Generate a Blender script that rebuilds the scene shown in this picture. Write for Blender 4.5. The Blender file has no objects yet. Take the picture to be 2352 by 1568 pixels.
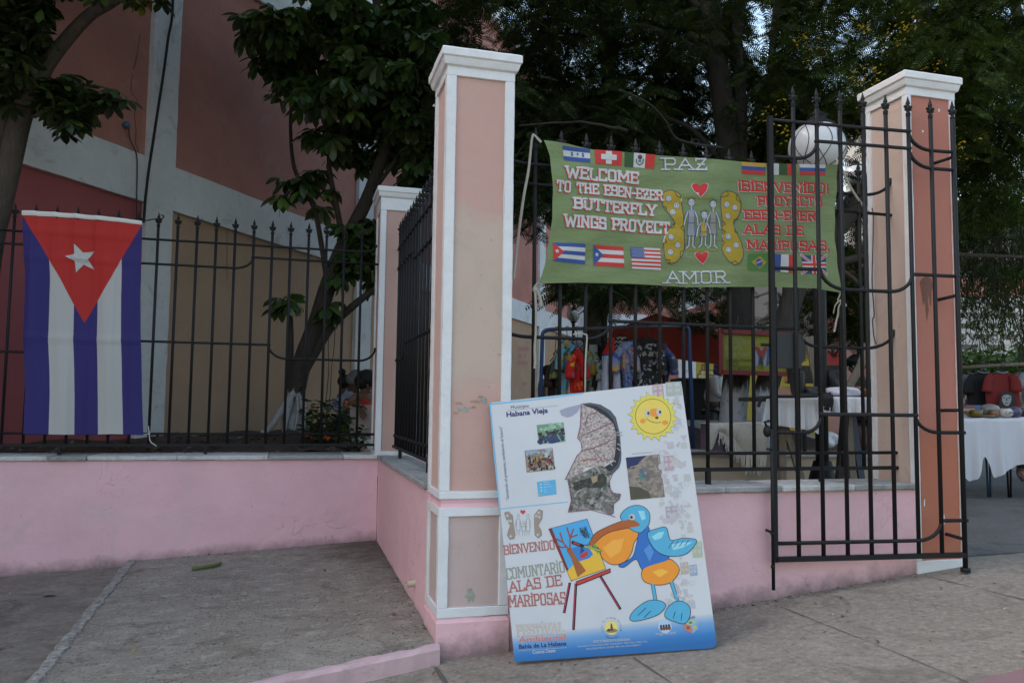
import bpy, bmesh, math, random
import numpy as np
from mathutils import Vector, Matrix
from mathutils.geometry import tessellate_polygon
from mathutils import noise as mnoise

# ------------------------------------------------------------------ camera, sky, sun
sc = bpy.context.scene
COL = sc.collection
random.seed(7)
rng = np.random.default_rng(11)
EYE = np.array([0.0, 0.0, 1.05])
FPX, YAW, PITCH, ROLL = 1873.4, math.radians(15.285), math.radians(4.379), math.radians(0.7304)
FW = np.array([math.sin(YAW)*math.cos(PITCH), math.cos(YAW)*math.cos(PITCH), math.sin(PITCH)])
_r = np.array([math.cos(YAW), -math.sin(YAW), 0.0]); _u = np.cross(_r, FW)
RT = _r*math.cos(ROLL) + _u*math.sin(ROLL); UP = -_r*math.sin(ROLL) + _u*math.cos(ROLL)
cam = bpy.data.cameras.new('camera'); camo = bpy.data.objects.new('camera', cam); COL.objects.link(camo)
cam.sensor_width = 36.0; cam.lens = 36.0*FPX/2352.0; cam.clip_end = 500; cam.clip_start = 0.05
camo.matrix_world = Matrix(((RT[0], UP[0], -FW[0], 0), (RT[1], UP[1], -FW[1], 0), (RT[2], UP[2], -FW[2], 1.05), (0, 0, 0, 1)))
sc.camera = camo
W = bpy.data.worlds.new('World'); sc.world = W; W.use_nodes = True
nt = W.node_tree; bg = nt.nodes['Background']; sky = nt.nodes.new('ShaderNodeTexSky')
SUN_EL, SUN_AZ = math.radians(48), math.radians(-82)      # hazy sun high over the left, veiled by cloud
sky.sky_type = 'NISHITA'; sky.sun_disc = False; sky.sun_elevation = SUN_EL; sky.sun_rotation = SUN_AZ
sky.air_density = 1.8; sky.dust_density = 2.6; sky.ozone_density = 1.0
bg.inputs[1].default_value = 0.15
nt.links.new(sky.outputs[0], bg.inputs[0])
sun = bpy.data.lights.new('sun', 'SUN'); suno = bpy.data.objects.new('sun', sun); COL.objects.link(suno)
sun.energy = 0.5; sun.angle = math.radians(60); sun.color = (1.0, 0.96, 0.92)
sd = Vector((math.sin(SUN_AZ)*math.cos(SUN_EL), math.cos(SUN_AZ)*math.cos(SUN_EL), math.sin(SUN_EL)))
suno.rotation_euler = (-sd).to_track_quat('-Z', 'Y').to_euler()
sc.view_settings.view_transform = 'Standard'; sc.view_settings.look = 'None'
sc.view_settings.exposure = 1.15; sc.view_settings.gamma = 1.0
sc.cycles.use_denoising = True
sc.cycles.max_bounces = 6

# ------------------------------------------------------------------ survey helpers (photo point -> point on a real plane)
def ray(u, v): return FW + RT*(u-1176)/FPX - UP*(v-784)/FPX
def pY(u, v, Y): d = ray(u, v); return EYE + d*(Y/d[1])
def pX(u, v, X): d = ray(u, v); return EYE + d*(X/d[0])
def pZ(u, v, Z): d = ray(u, v); return EYE + d*((Z-1.05)/d[2])
def pD(u, v, D): return EYE + ray(u, v)*D
def pP(u, v, n, c): d = ray(u, v); return EYE + d*(np.dot(n, c-EYE)/np.dot(n, d))
def zY(v, u=1100, Y=3.57): return pY(u, v, Y)[2]

# ------------------------------------------------------------------ materials
def lin(c):
    c = c/255.0
    return c/12.92 if c <= .04045 else ((c+.055)/1.055)**2.4
def A(r, g, b, k=.78):            # printed / painted colour from its look in the photograph to an albedo
    return tuple(min(.85, lin(x)/k) for x in (r, g, b))
_mats = {}
def nmat(name):
    m = bpy.data.materials.new(name); m.use_nodes = True
    return m, m.node_tree.nodes, m.node_tree.links, m.node_tree.nodes['Principled BSDF']
def pos(n, l, scale=1.0, sx=None):
    g = n.new('ShaderNodeNewGeometry')
    mp = n.new('ShaderNodeMapping'); mp.inputs['Scale'].default_value = sx or (scale,)*3
    l.new(g.outputs['Position'], mp.inputs[0]); return mp.outputs[0]
def noise(n, l, vec, scale, detail=4, rough=.6, dist=0):
    t = n.new('ShaderNodeTexNoise'); t.inputs['Scale'].default_value = scale; t.inputs['Detail'].default_value = detail
    t.inputs['Roughness'].default_value = rough; t.inputs['Distortion'].default_value = dist
    l.new(vec, t.inputs['Vector']); return t.outputs[0]
def ramp(n, l, fac, stops, const=False):
    r = n.new('ShaderNodeValToRGB')
    if const: r.color_ramp.interpolation = 'CONSTANT'
    e = r.color_ramp.elements
    while len(e) > 1: e.remove(e[-1])
    e[0].position = stops[0][0]; e[0].color = (*stops[0][1][:3], 1)
    for p, c in stops[1:]:
        q = e.new(p); q.color = (*c[:3], 1)
    l.new(fac, r.inputs[0]); return r.outputs[0]
def mix(n, l, fac, a, b):
    m = n.new('ShaderNodeMix'); m.data_type = 'RGBA'
    for s, x in ((m.inputs[0], fac), (m.inputs[6], a), (m.inputs[7], b)):
        if isinstance(x, (int, float)): s.default_value = x
        elif isinstance(x, tuple): s.default_value = (*x[:3], 1)
        else: l.new(x, s)
    return m.outputs[2]
def mathn(n, l, op, a, b=None, clamp=False):
    m = n.new('ShaderNodeMath'); m.operation = op; m.use_clamp = clamp
    for i, x in enumerate((a, b)):
        if x is None: continue
        if isinstance(x, (int, float)): m.inputs[i].default_value = x
        else: l.new(x, m.inputs[i])
    return m.outputs[0]
def bump(n, l, b, h, strength=.3, dist=.01):
    k = n.new('ShaderNodeBump'); k.inputs['Strength'].default_value = strength; k.inputs['Distance'].default_value = dist
    l.new(h, k.inputs['Height']); l.new(k.outputs[0], b.inputs['Normal'])
def step(n, l, v, lo, hi):
    m = n.new('ShaderNodeMapRange'); m.inputs[1].default_value = lo; m.inputs[2].default_value = hi
    l.new(v, m.inputs[0]); return m.outputs[0]
G3 = lambda x: (x, x, x)
def paint(c, rough=.6, var=.1, sc_=9, bmp=.05):
    """plain paint, print, cloth or plastic: slight tone variation"""
    key = ('p', tuple(round(x, 3) for x in c), rough, var, bmp)
    if key in _mats: return _mats[key]
    m, n, l, b = nmat('paint')
    v = pos(n, l); f = noise(n, l, v, sc_)
    l.new(mix(n, l, f, tuple(x*(1-var) for x in c), tuple(min(.9, x*(1+var)) for x in c)), b.inputs['Base Color'])
    b.inputs['Roughness'].default_value = rough
    if bmp: bump(n, l, b, noise(n, l, v, 60), bmp, .004)
    _mats[key] = m; return m
def stucco(name, c, dirt=(.25, .2, .17), amount=.25, var=.12, crack=.5, bmp=.5, grime_z=None, patch=None, rough=.9):
    """painted render: mottled tone, blotches where the coat is worn, hairline cracks, grime above the ground"""
    m, n, l, b = nmat(name); v = pos(n, l)
    big = noise(n, l, v, 1.7, 5, .6, .4); fine = noise(n, l, v, 22, 5, .7)
    col = mix(n, l, step(n, l, big, .3, .7), tuple(x*(1-var) for x in c), tuple(min(.88, x*(1+var*.7)) for x in c))
    col = mix(n, l, mathn(n, l, 'MULTIPLY', step(n, l, fine, .45, .75), .12), col, dirt)
    if patch:                      # a repainted area with its own ragged lower edge
        z0, z1, pc, zw = patch
        s = n.new('ShaderNodeSeparateXYZ'); l.new(v, s.inputs[0])
        zz = mathn(n, l, 'ADD', s.outputs[2], mathn(n, l, 'MULTIPLY', mathn(n, l, 'SUBTRACT', noise(n, l, v, 5, 3), .5), .22))
        pm = mathn(n, l, 'MULTIPLY', step(n, l, zz, z0-zw*3, z0+zw*3), step(n, l, zz, z1+zw, z1-zw))
        col = mix(n, l, pm, col, pc)
    st = noise(n, l, v, 3.1, 8, .75, .8)
    col = mix(n, l, mathn(n, l, 'MULTIPLY', step(n, l, st, .54, .66), amount), col, dirt)
    sc_ = mathn(n, l, 'MULTIPLY', step(n, l, noise(n, l, v, 14, 9, .8, .3), .61, .66), step(n, l, noise(n, l, v, 1.9, 2), .53, .62))
    col = mix(n, l, mathn(n, l, 'MULTIPLY', sc_, min(1, amount*1.8)), col, tuple(x*.35 for x in dirt))
    if grime_z is not None:
        s = n.new('ShaderNodeSeparateXYZ'); l.new(v, s.inputs[0])
        gz_ = mathn(n, l, 'SUBTRACT', s.outputs[2], mathn(n, l, 'MULTIPLY', s.outputs[0], grime_z[1]))
        e = mathn(n, l, 'ADD', gz_, mathn(n, l, 'MULTIPLY', noise(n, l, v, 9, 6, .7), -.16))
        col = mix(n, l, mathn(n, l, 'MULTIPLY', step(n, l, e, grime_z[0]+.03, grime_z[0]-.07), .75), col, (.09, .075, .065))
    vo = n.new('ShaderNodeTexVoronoi'); vo.feature = 'DISTANCE_TO_EDGE'; vo.inputs['Scale'].default_value = 2.3
    wv = n.new('ShaderNodeVectorMath'); wv.operation = 'ADD'
    nn = n.new('ShaderNodeTexNoise'); nn.inputs['Scale'].default_value = 3.5; nn.inputs['Detail'].default_value = 6; l.new(v, nn.inputs['Vector'])
    l.new(v, wv.inputs[0]); l.new(nn.outputs[1], wv.inputs[1]); l.new(wv.outputs[0], vo.inputs['Vector'])
    ck = mathn(n, l, 'MULTIPLY', step(n, l, vo.outputs['Distance'], .008, .0), step(n, l, noise(n, l, v, 1.3, 2), .55, .62))
    col = mix(n, l, mathn(n, l, 'MULTIPLY', ck, .6*crack), col, tuple(x*.35 for x in c))
    l.new(col, b.inputs['Base Color']); b.inputs['Roughness'].default_value = rough
    h = mathn(n, l, 'ADD', mathn(n, l, 'MULTIPLY', noise(n, l, v, 5, 5, .55), 1.0), mathn(n, l, 'MULTIPLY', noise(n, l, v, 70, 3), .12))
    h = mathn(n, l, 'SUBTRACT', h, mathn(n, l, 'MULTIPLY', ck, .5*crack))
    bump(n, l, b, h, bmp, .02)
    return m
def concrete(name, c, c2, streak=None, bmp=.6, spots=.5):
    m, n, l, b = nmat(name); v = pos(n, l)
    a = noise(n, l, v, 1.6, 8, .7, .5); f = noise(n, l, v, 35, 6, .75)
    col = mix(n, l, step(n, l, a, .3, .7), c, c2)
    if streak:
        w = noise(n, l, pos(n, l, sx=streak), 6, 6, .75, .3)
        col = mix(n, l, mathn(n, l, 'MULTIPLY', step(n, l, w, .5, .78), .5), col, tuple(min(.8, x*1.7) for x in c2))
        col = mix(n, l, mathn(n, l, 'MULTIPLY', step(n, l, w, .45, .25), .6), col, tuple(x*.45 for x in c))
    col = mix(n, l, mathn(n, l, 'MULTIPLY', step(n, l, f, .53, .62), .45*spots), col, tuple(min(.8, x*1.7) for x in c2))
    col = mix(n, l, mathn(n, l, 'MULTIPLY', step(n, l, f, .46, .37), .65*spots), col, tuple(x*.4 for x in c))
    st = noise(n, l, v, 2.7, 7, .7, 1.0)
    col = mix(n, l, mathn(n, l, 'MULTIPLY', step(n, l, st, .53, .64), .5), col, tuple(x*.5 for x in c))
    l.new(col, b.inputs['Base Color']); b.inputs['Roughness'].default_value = .9
    bump(n, l, b, mathn(n, l, 'ADD', noise(n, l, v, 12, 6, .7), mathn(n, l, 'MULTIPLY', f, .5)), bmp, .015)
    return m
def leafmat(name, c1, c2, rough=.35, trans=.25, pale=None, spec=.15):
    m, n, l, b = nmat(name)
    g = n.new('ShaderNodeNewGeometry')
    st = [(0, c1), (.75, c2)] + ([(.97, pale), (1, pale)] if pale else [])
    col = ramp(n, l, g.outputs['Random Per Island'], st)
    l.new(col, b.inputs['Base Color']); b.inputs['Roughness'].default_value = rough; b.inputs['Specular IOR Level'].default_value = spec
    tr = n.new('ShaderNodeBsdfTranslucent'); l.new(mix(n, l, .5, col, (.12, .2, .02)), tr.inputs[0])
    ms = n.new('ShaderNodeMixShader'); ms.inputs[0].default_value = trans
    l.new(b.outputs[0], ms.inputs[1]); l.new(tr.outputs[0], ms.inputs[2])
    l.new(ms.outputs[0], n['Material Output'].inputs[0])
    return m
def barkmat(name, c1, c2, lime_z=None, lime=(.6, .62, .64)):
    m, n, l, b = nmat(name); v = pos(n, l)
    f = noise(n, l, pos(n, l, sx=(14, 14, 3)), 2.2, 8, .75, .6)
    col = mix(n, l, step(n, l, f, .3, .7), c1, c2)
    if lime_z is not None:         # whitewashed foot with a brushed upper edge and rubbed-off bark
        s = n.new('ShaderNodeSeparateXYZ'); l.new(v, s.inputs[0])
        e = mathn(n, l, 'ADD', s.outputs[2], mathn(n, l, 'MULTIPLY', mathn(n, l, 'SUBTRACT', noise(n, l, pos(n, l, sx=(16, 16, 2)), 1.5, 4), .5), .5))
        w = mathn(n, l, 'MULTIPLY', step(n, l, e, lime_z+.03, lime_z-.03), step(n, l, noise(n, l, v, 17, 7, .75, .6), .66, .58))
        col = mix(n, l, w, col, lime)
    l.new(col, b.inputs['Base Color']); b.inputs['Roughness'].default_value = .9
    bump(n, l, b, f, .7, .03)
    return m
def floral(name, base, cols, scale=9, centre=None):
    m, n, l, b = nmat(name)
    v = pos(n, l, 1.0)
    vo = n.new('ShaderNodeTexVoronoi'); vo.inputs['Scale'].default_value = scale
    wv = n.new('ShaderNodeVectorMath'); wv.operation = 'ADD'
    sc2 = n.new('ShaderNodeVectorMath'); sc2.operation = 'SCALE'; sc2.inputs['Scale'].default_value = .12
    nn = n.new('ShaderNodeTexNoise'); nn.inputs['Scale'].default_value = 22; l.new(v, nn.inputs['Vector'])
    l.new(nn.outputs[1], sc2.inputs[0]); l.new(v, wv.inputs[0]); l.new(sc2.outputs[0], wv.inputs[1]); l.new(wv.outputs[0], vo.inputs['Vector'])
    s = n.new('ShaderNodeSeparateColor'); l.new(vo.outputs['Color'], s.inputs[0])
    k = len(cols); flow = ramp(n, l, s.outputs[0], [(i/k, c) for i, c in enumerate(cols)], True)
    col = mix(n, l, step(n, l, vo.outputs['Distance'], .42, .38), base, flow)
    if centre: col = mix(n, l, step(n, l, vo.outputs['Distance'], .16, .13), col, centre)
    l.new(col, b.inputs['Base Color']); b.inputs['Roughness'].default_value = .8
    bump(n, l, b, noise(n, l, v, 14), .2, .02)
    return m

# ------------------------------------------------------------------ mesh builder
class MB:
    def __init__(s): s.v = []; s.f = []; s.m = []; s.mi = 0
    def add(s, vs, fs):
        o = len(s.v); s.v += [tuple(map(float, p)) for p in vs]
        for f in fs: s.f.append(tuple(i+o for i in f)); s.m.append(s.mi)
        return s
    def box(s, x0, y0, z0, x1, y1, z1, bev=0):
        if bev:
            b = bev; vs = []; 
            for (x, sx) in ((x0, 1), (x1, -1)):
                for (y, sy) in ((y0, 1), (y1, -1)):
                    for (z, sz) in ((z0, 1), (z1, -1)):
                        vs += [(x, y+sy*b, z+sz*b), (x+sx*b, y, z+sz*b), (x+sx*b, y+sy*b, z)]
            bm = bmesh.new(); [bm.verts.new(p) for p in vs]
            bmesh.ops.convex_hull(bm, input=bm.verts); bm.verts.index_update()
            s.add([p.co for p in bm.verts], [[q.index for q in f.verts] for f in bm.faces]); bm.free(); return s
        return s.add([(x0, y0, z0), (x1, y0, z0), (x1, y1, z0), (x0, y1, z0), (x0, y0, z1), (x1, y0, z1), (x1, y1, z1), (x0, y1, z1)],
                     [(3, 2, 1, 0), (4, 5, 6, 7), (0, 1, 5, 4), (1, 2, 6, 5), (2, 3, 7, 6), (3, 0, 4, 7)])
    def obox(s, a, b, wx, wy, up=(0, 0, 1)):      # a beam from a to b
        a = np.array(a, float); b = np.array(b, float); t = (b-a)/np.linalg.norm(b-a); up = np.array(up, float)
        x = np.cross(t, up)
        if np.linalg.norm(x) < 1e-3: x = np.cross(t, (0, 1, 0))
        x /= np.linalg.norm(x); y = np.cross(x, t)
        vs = [p + x*sx*wx/2 + y*sy*wy/2 for p in (a, b) for sx, sy in ((-1, -1), (1, -1), (1, 1), (-1, 1))]
        return s.add(vs, [(3, 2, 1, 0), (4, 5, 6, 7), (0, 1, 5, 4), (1, 2, 6, 5), (2, 3, 7, 6), (3, 0, 4, 7)])
    def tube(s, path, r, n=8, cap=True, sq=1.0):
        P = [np.array(p, float) for p in path]; k = len(P); rs = [r]*k if isinstance(r, (int, float)) else list(r)
        T = []
        for i in range(k):
            t = P[min(i+1, k-1)] - P[max(i-1, 0)]; T.append(t/(np.linalg.norm(t)+1e-12))
        ref = np.array((0, 0, 1.0)) if abs(T[0][2]) < .9 else np.array((0, 1.0, 0))
        x = np.cross(T[0], ref); x /= np.linalg.norm(x); vs = []
        for i in range(k):
            x = x - T[i]*np.dot(x, T[i]); x /= np.linalg.norm(x); y = np.cross(T[i], x)
            for j in range(n):
                a = 2*math.pi*j/n; vs.append(P[i] + (x*math.cos(a)*sq + y*math.sin(a))*rs[i])
        fs = [(i*n+j, i*n+(j+1) % n, (i+1)*n+(j+1) % n, (i+1)*n+j) for i in range(k-1) for j in range(n)]
        if cap: fs += [tuple(range(n))[::-1], tuple((k-1)*n+j for j in range(n))]
        return s.add(vs, fs)
    def lathe(s, prof, c=(0, 0, 0), n=12, sy=1.0):
        vs = [(c[0]+r*math.cos(2*math.pi*j/n), c[1]+sy*r*math.sin(2*math.pi*j/n), c[2]+z) for r, z in prof for j in range(n)]
        k = len(prof)
        return s.add(vs, [(i*n+j, i*n+(j+1) % n, (i+1)*n+(j+1) % n, (i+1)*n+j) for i in range(k-1) for j in range(n)]
                     + [tuple(range(n))[::-1], tuple((k-1)*n+j for j in range(n))])
    def ball(s, c, r, n=10, k=7):
        r = (r, r, r) if isinstance(r, (int, float)) else r
        vs = [(c[0]+r[0]*math.sin(math.pi*i/k)*math.cos(2*math.pi*j/n), c[1]+r[1]*math.sin(math.pi*i/k)*math.sin(2*math.pi*j/n), c[2]+r[2]*math.cos(math.pi*i/k))
              for i in range(k+1) for j in range(n)]
        return s.add(vs, [(i*n+j, (i+1)*n+j, (i+1)*n+(j+1) % n, i*n+(j+1) % n) for i in range(k) for j in range(n)])
    def grid(s, fn, nu, nv):
        vs = [fn(i/nu, j/nv) for j in range(nv+1) for i in range(nu+1)]
        return s.add(vs, [(j*(nu+1)+i, j*(nu+1)+i+1, (j+1)*(nu+1)+i+1, (j+1)*(nu+1)+i) for j in range(nv) for i in range(nu)])
    def prism(s, pts, fn, h0, h1):                 # pts 2D outline, fn(p,h)->3D
        k = len(pts); vs = [fn(p, h0) for p in pts] + [fn(p, h1) for p in pts]
        tr = tessellate_polygon([[Vector((p[0], p[1], 0)) for p in pts]])
        fs = [tuple(t) for t in tr] + [tuple(i+k for i in t) for t in tr] + [(i, (i+1) % k, k+(i+1) % k, k+i) for i in range(k)]
        return s.add(vs, fs)
    def build(s, name, mats, parent=None, smooth=False, uv=None):
        me = bpy.data.meshes.new(name)
        off = np.array(parent['_loc']) if parent is not None else np.zeros(3)
        me.from_pydata((np.array(s.v) - off).tolist(), [], s.f)
        mats = mats if isinstance(mats, (list, tuple)) else [mats]
        for m in mats: me.materials.append(m)
        if len(mats) > 1: me.polygons.foreach_set('material_index', s.m)
        if smooth: me.polygons.foreach_set('use_smooth', [True]*len(s.f))
        if uv:
            L = me.uv_layers.new(name='UVMap')
            co = [uv[lp.vertex_index] for lp in me.loops]
            L.data.foreach_set('uv', np.array(co, float).ravel())
        me.update()
        o = bpy.data.objects.new(name, me); COL.objects.link(o)
        if parent is not None:
            o.parent = parent; o['_loc'] = list(parent['_loc'])
        else: o['_loc'] = [0, 0, 0]
        return o
def roughen(o, amp=.0015, cell=.035, freq=30, low=0.0):
    """hand-laid plaster: split long edges and let the surface wander a little"""
    bm = bmesh.new(); bm.from_mesh(o.data)
    for _ in range(7):
        E = [e for e in bm.edges if e.calc_length() > cell*1.6]
        if not E: break
        bmesh.ops.subdivide_edges(bm, edges=E, cuts=1, use_grid_fill=True)
    bm.normal_update(); off = Vector(o['_loc'])
    for v in bm.verts:
        p = v.co+off; v.co = v.co + v.normal*(amp*mnoise.noise(p*freq) + low*mnoise.noise(p*5))
    bm.to_mesh(o.data); bm.free(); o.data.update(); return o
def tag(o, label, cat, group=None):
    o['label'] = label; o['category'] = cat
    if group: o['group'] = group
    return o
def thing(name, label, cat, loc=(0, 0, 0), group=None):
    o = bpy.data.objects.new(name, None); COL.objects.link(o); o.location = [float(x) for x in loc]; o['_loc'] = [float(x) for x in loc]
    o.empty_display_size = .1
    return tag(o, label, cat, group)
def struct(o, kind='structure'): o['kind'] = kind; return o
def copy_part(src, name, parent, d):
    """a further copy of a part, moved by d"""
    c = src.copy(); COL.objects.link(c); c.parent = parent; c.location = src.location + Vector([float(x) for x in d]); return c
def smoothpath(P, k=6):
    P = [np.array(p, float) for p in P]; out = []
    for i in range(len(P)-1):
        p0, p1, p2, p3 = P[max(i-1, 0)], P[i], P[i+1], P[min(i+2, len(P)-1)]
        for j in range(k):
            t = j/k
            out.append(.5*((2*p1)+(-p0+p2)*t+(2*p0-5*p1+4*p2-p3)*t*t+(-p0+3*p1-3*p2+p3)*t**3))
    out.append(P[-1]); return out

# ------------------------------------------------------------------ flat paint on a surface: polygons, strokes and lettering
FONT = {}
def _f(ch, w, strokes, serifs=()): FONT[ch] = (w, strokes, serifs)
_f('A', .8, [[(.05, 0), (.4, 1), (.75, 0)], [(.2, .38), (.6, .38)]], [(.05, 0), (.75, 0)])
_f('B', .7, [[(.12, 0), (.12, 1), (.5, 1), (.6, .88), (.6, .64), (.5, .52), (.12, .52)], [(.5, .52), (.64, .4), (.64, .12), (.52, 0), (.12, 0)]], [(.1, 0), (.1, 1)])
_f('C', .7, [[(.64, .78), (.64, 1), (.15, 1), (.15, 0), (.64, 0), (.64, .2)]], [])
_f('D', .74, [[(.12, 0), (.12, 1), (.5, 1), (.64, .82), (.64, .18), (.5, 0), (.12, 0)]], [(.08, 0), (.08, 1)])
_f('E', .68, [[(.62, .8), (.62, 1), (.14, 1), (.14, 0), (.62, 0), (.62, .2)], [(.14, .52), (.5, .52)]], [(.1, 0), (.1, 1)])
_f('F', .66, [[(.6, .8), (.6, 1), (.14, 1), (.14, 0)], [(.14, .52), (.48, .52)]], [(.14, 0), (.1, 1)])
_f('G', .74, [[(.64, .8), (.64, 1), (.14, 1), (.14, 0), (.64, 0), (.64, .45), (.42, .45)]], [])
_f('H', .8, [[(.16, 0), (.16, 1)], [(.64, 0), (.64, 1)], [(.16, .52), (.64, .52)]], [(.16, 0), (.16, 1), (.64, 0), (.64, 1)])
_f('I', .34, [[(.17, 0), (.17, 1)]], [(.17, 0), (.17, 1)])
_f('i', .34, [[(.17, 0), (.17, .86)], [(.17, 1.05), (.17, 1.16)]], [(.17, 0), (.17, .86)])
_f('L', .66, [[(.16, 1), (.16, 0), (.6, 0), (.6, .22)]], [(.16, 1), (.12, 0)])
_f('M', .95, [[(.14, 0), (.14, 1), (.47, .35), (.8, 1), (.8, 0)]], [(.14, 0), (.14, 1), (.8, 0), (.8, 1)])
_f('N', .8, [[(.14, 0), (.14, 1), (.64, 0), (.64, 1)]], [(.14, 0), (.14, 1), (.64, 1)])
_f('O', .76, [[(.14, .1), (.14, .9), (.24, 1), (.52, 1), (.62, .9), (.62, .1), (.52, 0), (.24, 0), (.14, .1)]], [])
_f('P', .7, [[(.14, 0), (.14, 1), (.52, 1), (.62, .86), (.62, .6), (.52, .46), (.14, .46)]], [(.14, 0), (.1, 1)])
_f('R', .76, [[(.14, 0), (.14, 1), (.5, 1), (.6, .86), (.6, .64), (.5, .5), (.14, .5)], [(.38, .5), (.66, 0)]], [(.14, 0), (.1, 1), (.66, 0)])
_f('S', .68, [[(.6, .78), (.6, 1), (.14, 1), (.14, .55), (.6, .5), (.6, 0), (.12, 0), (.12, .22)]], [])
_f('T', .74, [[(.08, .78), (.08, 1), (.66, 1), (.66, .78)], [(.37, 1), (.37, 0)]], [(.37, 0)])
_f('U', .8, [[(.16, 1), (.16, .14), (.28, 0), (.54, 0), (.64, .14), (.64, 1)]], [(.16, 1), (.64, 1)])
_f('V', .8, [[(.1, 1), (.4, 0), (.7, 1)]], [(.1, 1), (.7, 1)])
_f('W', 1.05, [[(.08, 1), (.3, 0), (.52, .75), (.75, 0), (.96, 1)]], [(.08, 1), (.96, 1)])
_f('Y', .78, [[(.1, 1), (.39, .45), (.68, 1)], [(.39, .45), (.39, 0)]], [(.1, 1), (.68, 1), (.39, 0)])
_f('Z', .7, [[(.12, .8), (.12, 1), (.6, 1), (.12, 0), (.6, 0), (.6, .2)], [(.2, .5), (.52, .5)]], [])
_f('-', .45, [[(.06, .45), (.4, .45)]]); _f('.', .3, [[(.12, 0), (.12, .1)]]); _f(' ', .5, [])
_f('!', .3, [[(.14, .32), (.14, 1)], [(.14, 0), (.14, .08)]]); _f('¡', .3, [[(.14, -.1), (.14, .62)], [(.14, .86), (.14, .95)]])
_txt = {}
def textmesh(s, bold=0):
    if (s, bold) in _txt: return _txt[(s, bold)]
    c = bpy.data.curves.new('t', 'FONT'); c.body = s; c.size = 1; c.offset = bold; c.dimensions = '2D'; c.fill_mode = 'FRONT'; c.resolution_u = 3
    o = bpy.data.objects.new('t', c); COL.objects.link(o)
    dg = bpy.context.evaluated_depsgraph_get(); me = bpy.data.meshes.new_from_object(o.evaluated_get(dg))
    vs = np.array([v.co[:2] for v in me.vertices]); fs = [tuple(p.vertices) for p in me.polygons]
    bpy.data.objects.remove(o); bpy.data.curves.remove(c); bpy.data.meshes.remove(me)
    _txt[(s, bold)] = (vs, fs); return vs, fs
class Paint:
    """2D shapes in plane coordinates, laid on a surface fn(x, y, height)->3D"""
    def __init__(s, fn, maxlen=None): s.fn = fn; s.mb = MB(); s.mats = []; s.maxlen = maxlen; s.eps = 0
    def mat(s, c):
        m = c if isinstance(c, bpy.types.Material) else paint(c, .55, .08, 25, 0)
        if m not in s.mats: s.mats.append(m)
        s.mb.mi = s.mats.index(m)
    def tri(s, a, b, c, h):
        if s.maxlen:
            e = [(np.hypot(*(np.array(p)-np.array(q))), i) for i, (p, q) in enumerate(((a, b), (b, c), (c, a)))]
            L, i = max(e)
            if L > s.maxlen:
                p, q, r_ = ((a, b, c), (b, c, a), (c, a, b))[i]; mm = ((p[0]+q[0])/2, (p[1]+q[1])/2)
                s.tri(p, mm, r_, h); s.tri(mm, q, r_, h); return
        s.mb.add([s.fn(p[0], p[1], h) for p in (a, b, c)], [(0, 1, 2)])
    def poly(s, pts, c, h=1):
        s.mat(c); pts = [tuple(map(float, p[:2])) for p in pts]; s.eps = (s.eps + .013) % .4; hh = h + s.eps
        for t in tessellate_polygon([[Vector((p[0], p[1], 0)) for p in pts]]): s.tri(pts[t[0]], pts[t[1]], pts[t[2]], hh)
    def line(s, pts, w, c, h=1, closed=False):
        pts = [np.array(p[:2], float) for p in pts]
        if closed: pts = pts + [pts[0]]
        for i in range(len(pts)-1):
            a, b = pts[i], pts[i+1]; d = b-a; L = np.linalg.norm(d)
            if L < 1e-6: continue
            d /= L; q = np.array((-d[1], d[0]))*w/2; e = d*w*.45
            s.poly([a-e+q, a-e-q, b+e-q, b+e+q], c, h)
    def ell(s, c0, rx, ry, c, h=1, n=18, rot=0):
        s.poly([(c0[0]+rx*math.cos(t)*math.cos(rot)-ry*math.sin(t)*math.sin(rot), c0[1]+rx*math.cos(t)*math.sin(rot)+ry*math.sin(t)*math.cos(rot)) for t in (2*math.pi*i/n for i in range(n))], c, h)
    def star(s, c0, r, c, h=1, rot=0, inner=.4):
        s.poly([(c0[0]+(r if i % 2 == 0 else r*inner)*math.sin(rot+i*math.pi/5), c0[1]+(r if i % 2 == 0 else r*inner)*math.cos(rot+i*math.pi/5)) for i in range(10)], c, h)
    def text(s, txt, a, b, cap, c, h=1, bold=0):
        """type between points a and b (baseline), capital height cap"""
        vs, fs = textmesh(txt, bold); s.mat(c)
        a = np.array(a[:2], float); b = np.array(b[:2], float); x0, x1 = vs[:, 0].min(), vs[:, 0].max()
        ex = (b-a)/(x1-x0); ey = np.array((-(b-a)[1], (b-a)[0])); ey = ey/np.linalg.norm(ey)*cap/.7
        Q = [a + ex*(v[0]-x0) + ey*v[1] for v in vs]
        s.mb.add([s.fn(q[0], q[1], h) for q in Q], fs)
    def hand(s, txt, a, b, cap, w, c, h=1, serif=.26, sh=None, slant=0):
        """brush lettering with slab serifs from the stroke table; sh=(dx,dy,colour) adds a painted drop edge"""
        a = np.array(a[:2], float); b = np.array(b[:2], float); tot = sum(FONT[k][0] for k in txt)
        ex = (b-a)/tot; dn = ex/np.linalg.norm(ex); ey = np.array((-dn[1], dn[0]))*cap; x = 0
        for k in txt:
            wd, st, sf = FONT[k]; jit = random.uniform(-.02, .02)
            for off, col, hh in ((([sh[0], sh[1]], sh[2], h-.5),) if sh else ()) + (([0, 0], c, h),):
                T = lambda p: a + ex*(x+p[0]) + ey*(p[1]+jit+slant*p[0]) + np.array(off)
                for q in st: s.line([T(p) for p in q], w, col, hh)
                for p in sf: s.line([T((p[0]-serif/2, p[1])), T((p[0]+serif/2, p[1]))], w*.75, col, hh)
            x += wd
    def build(s, name, parent, label=None):
        o = s.mb.build(name, s.mats, parent)
        if label: o['label'] = label
        return o
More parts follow.
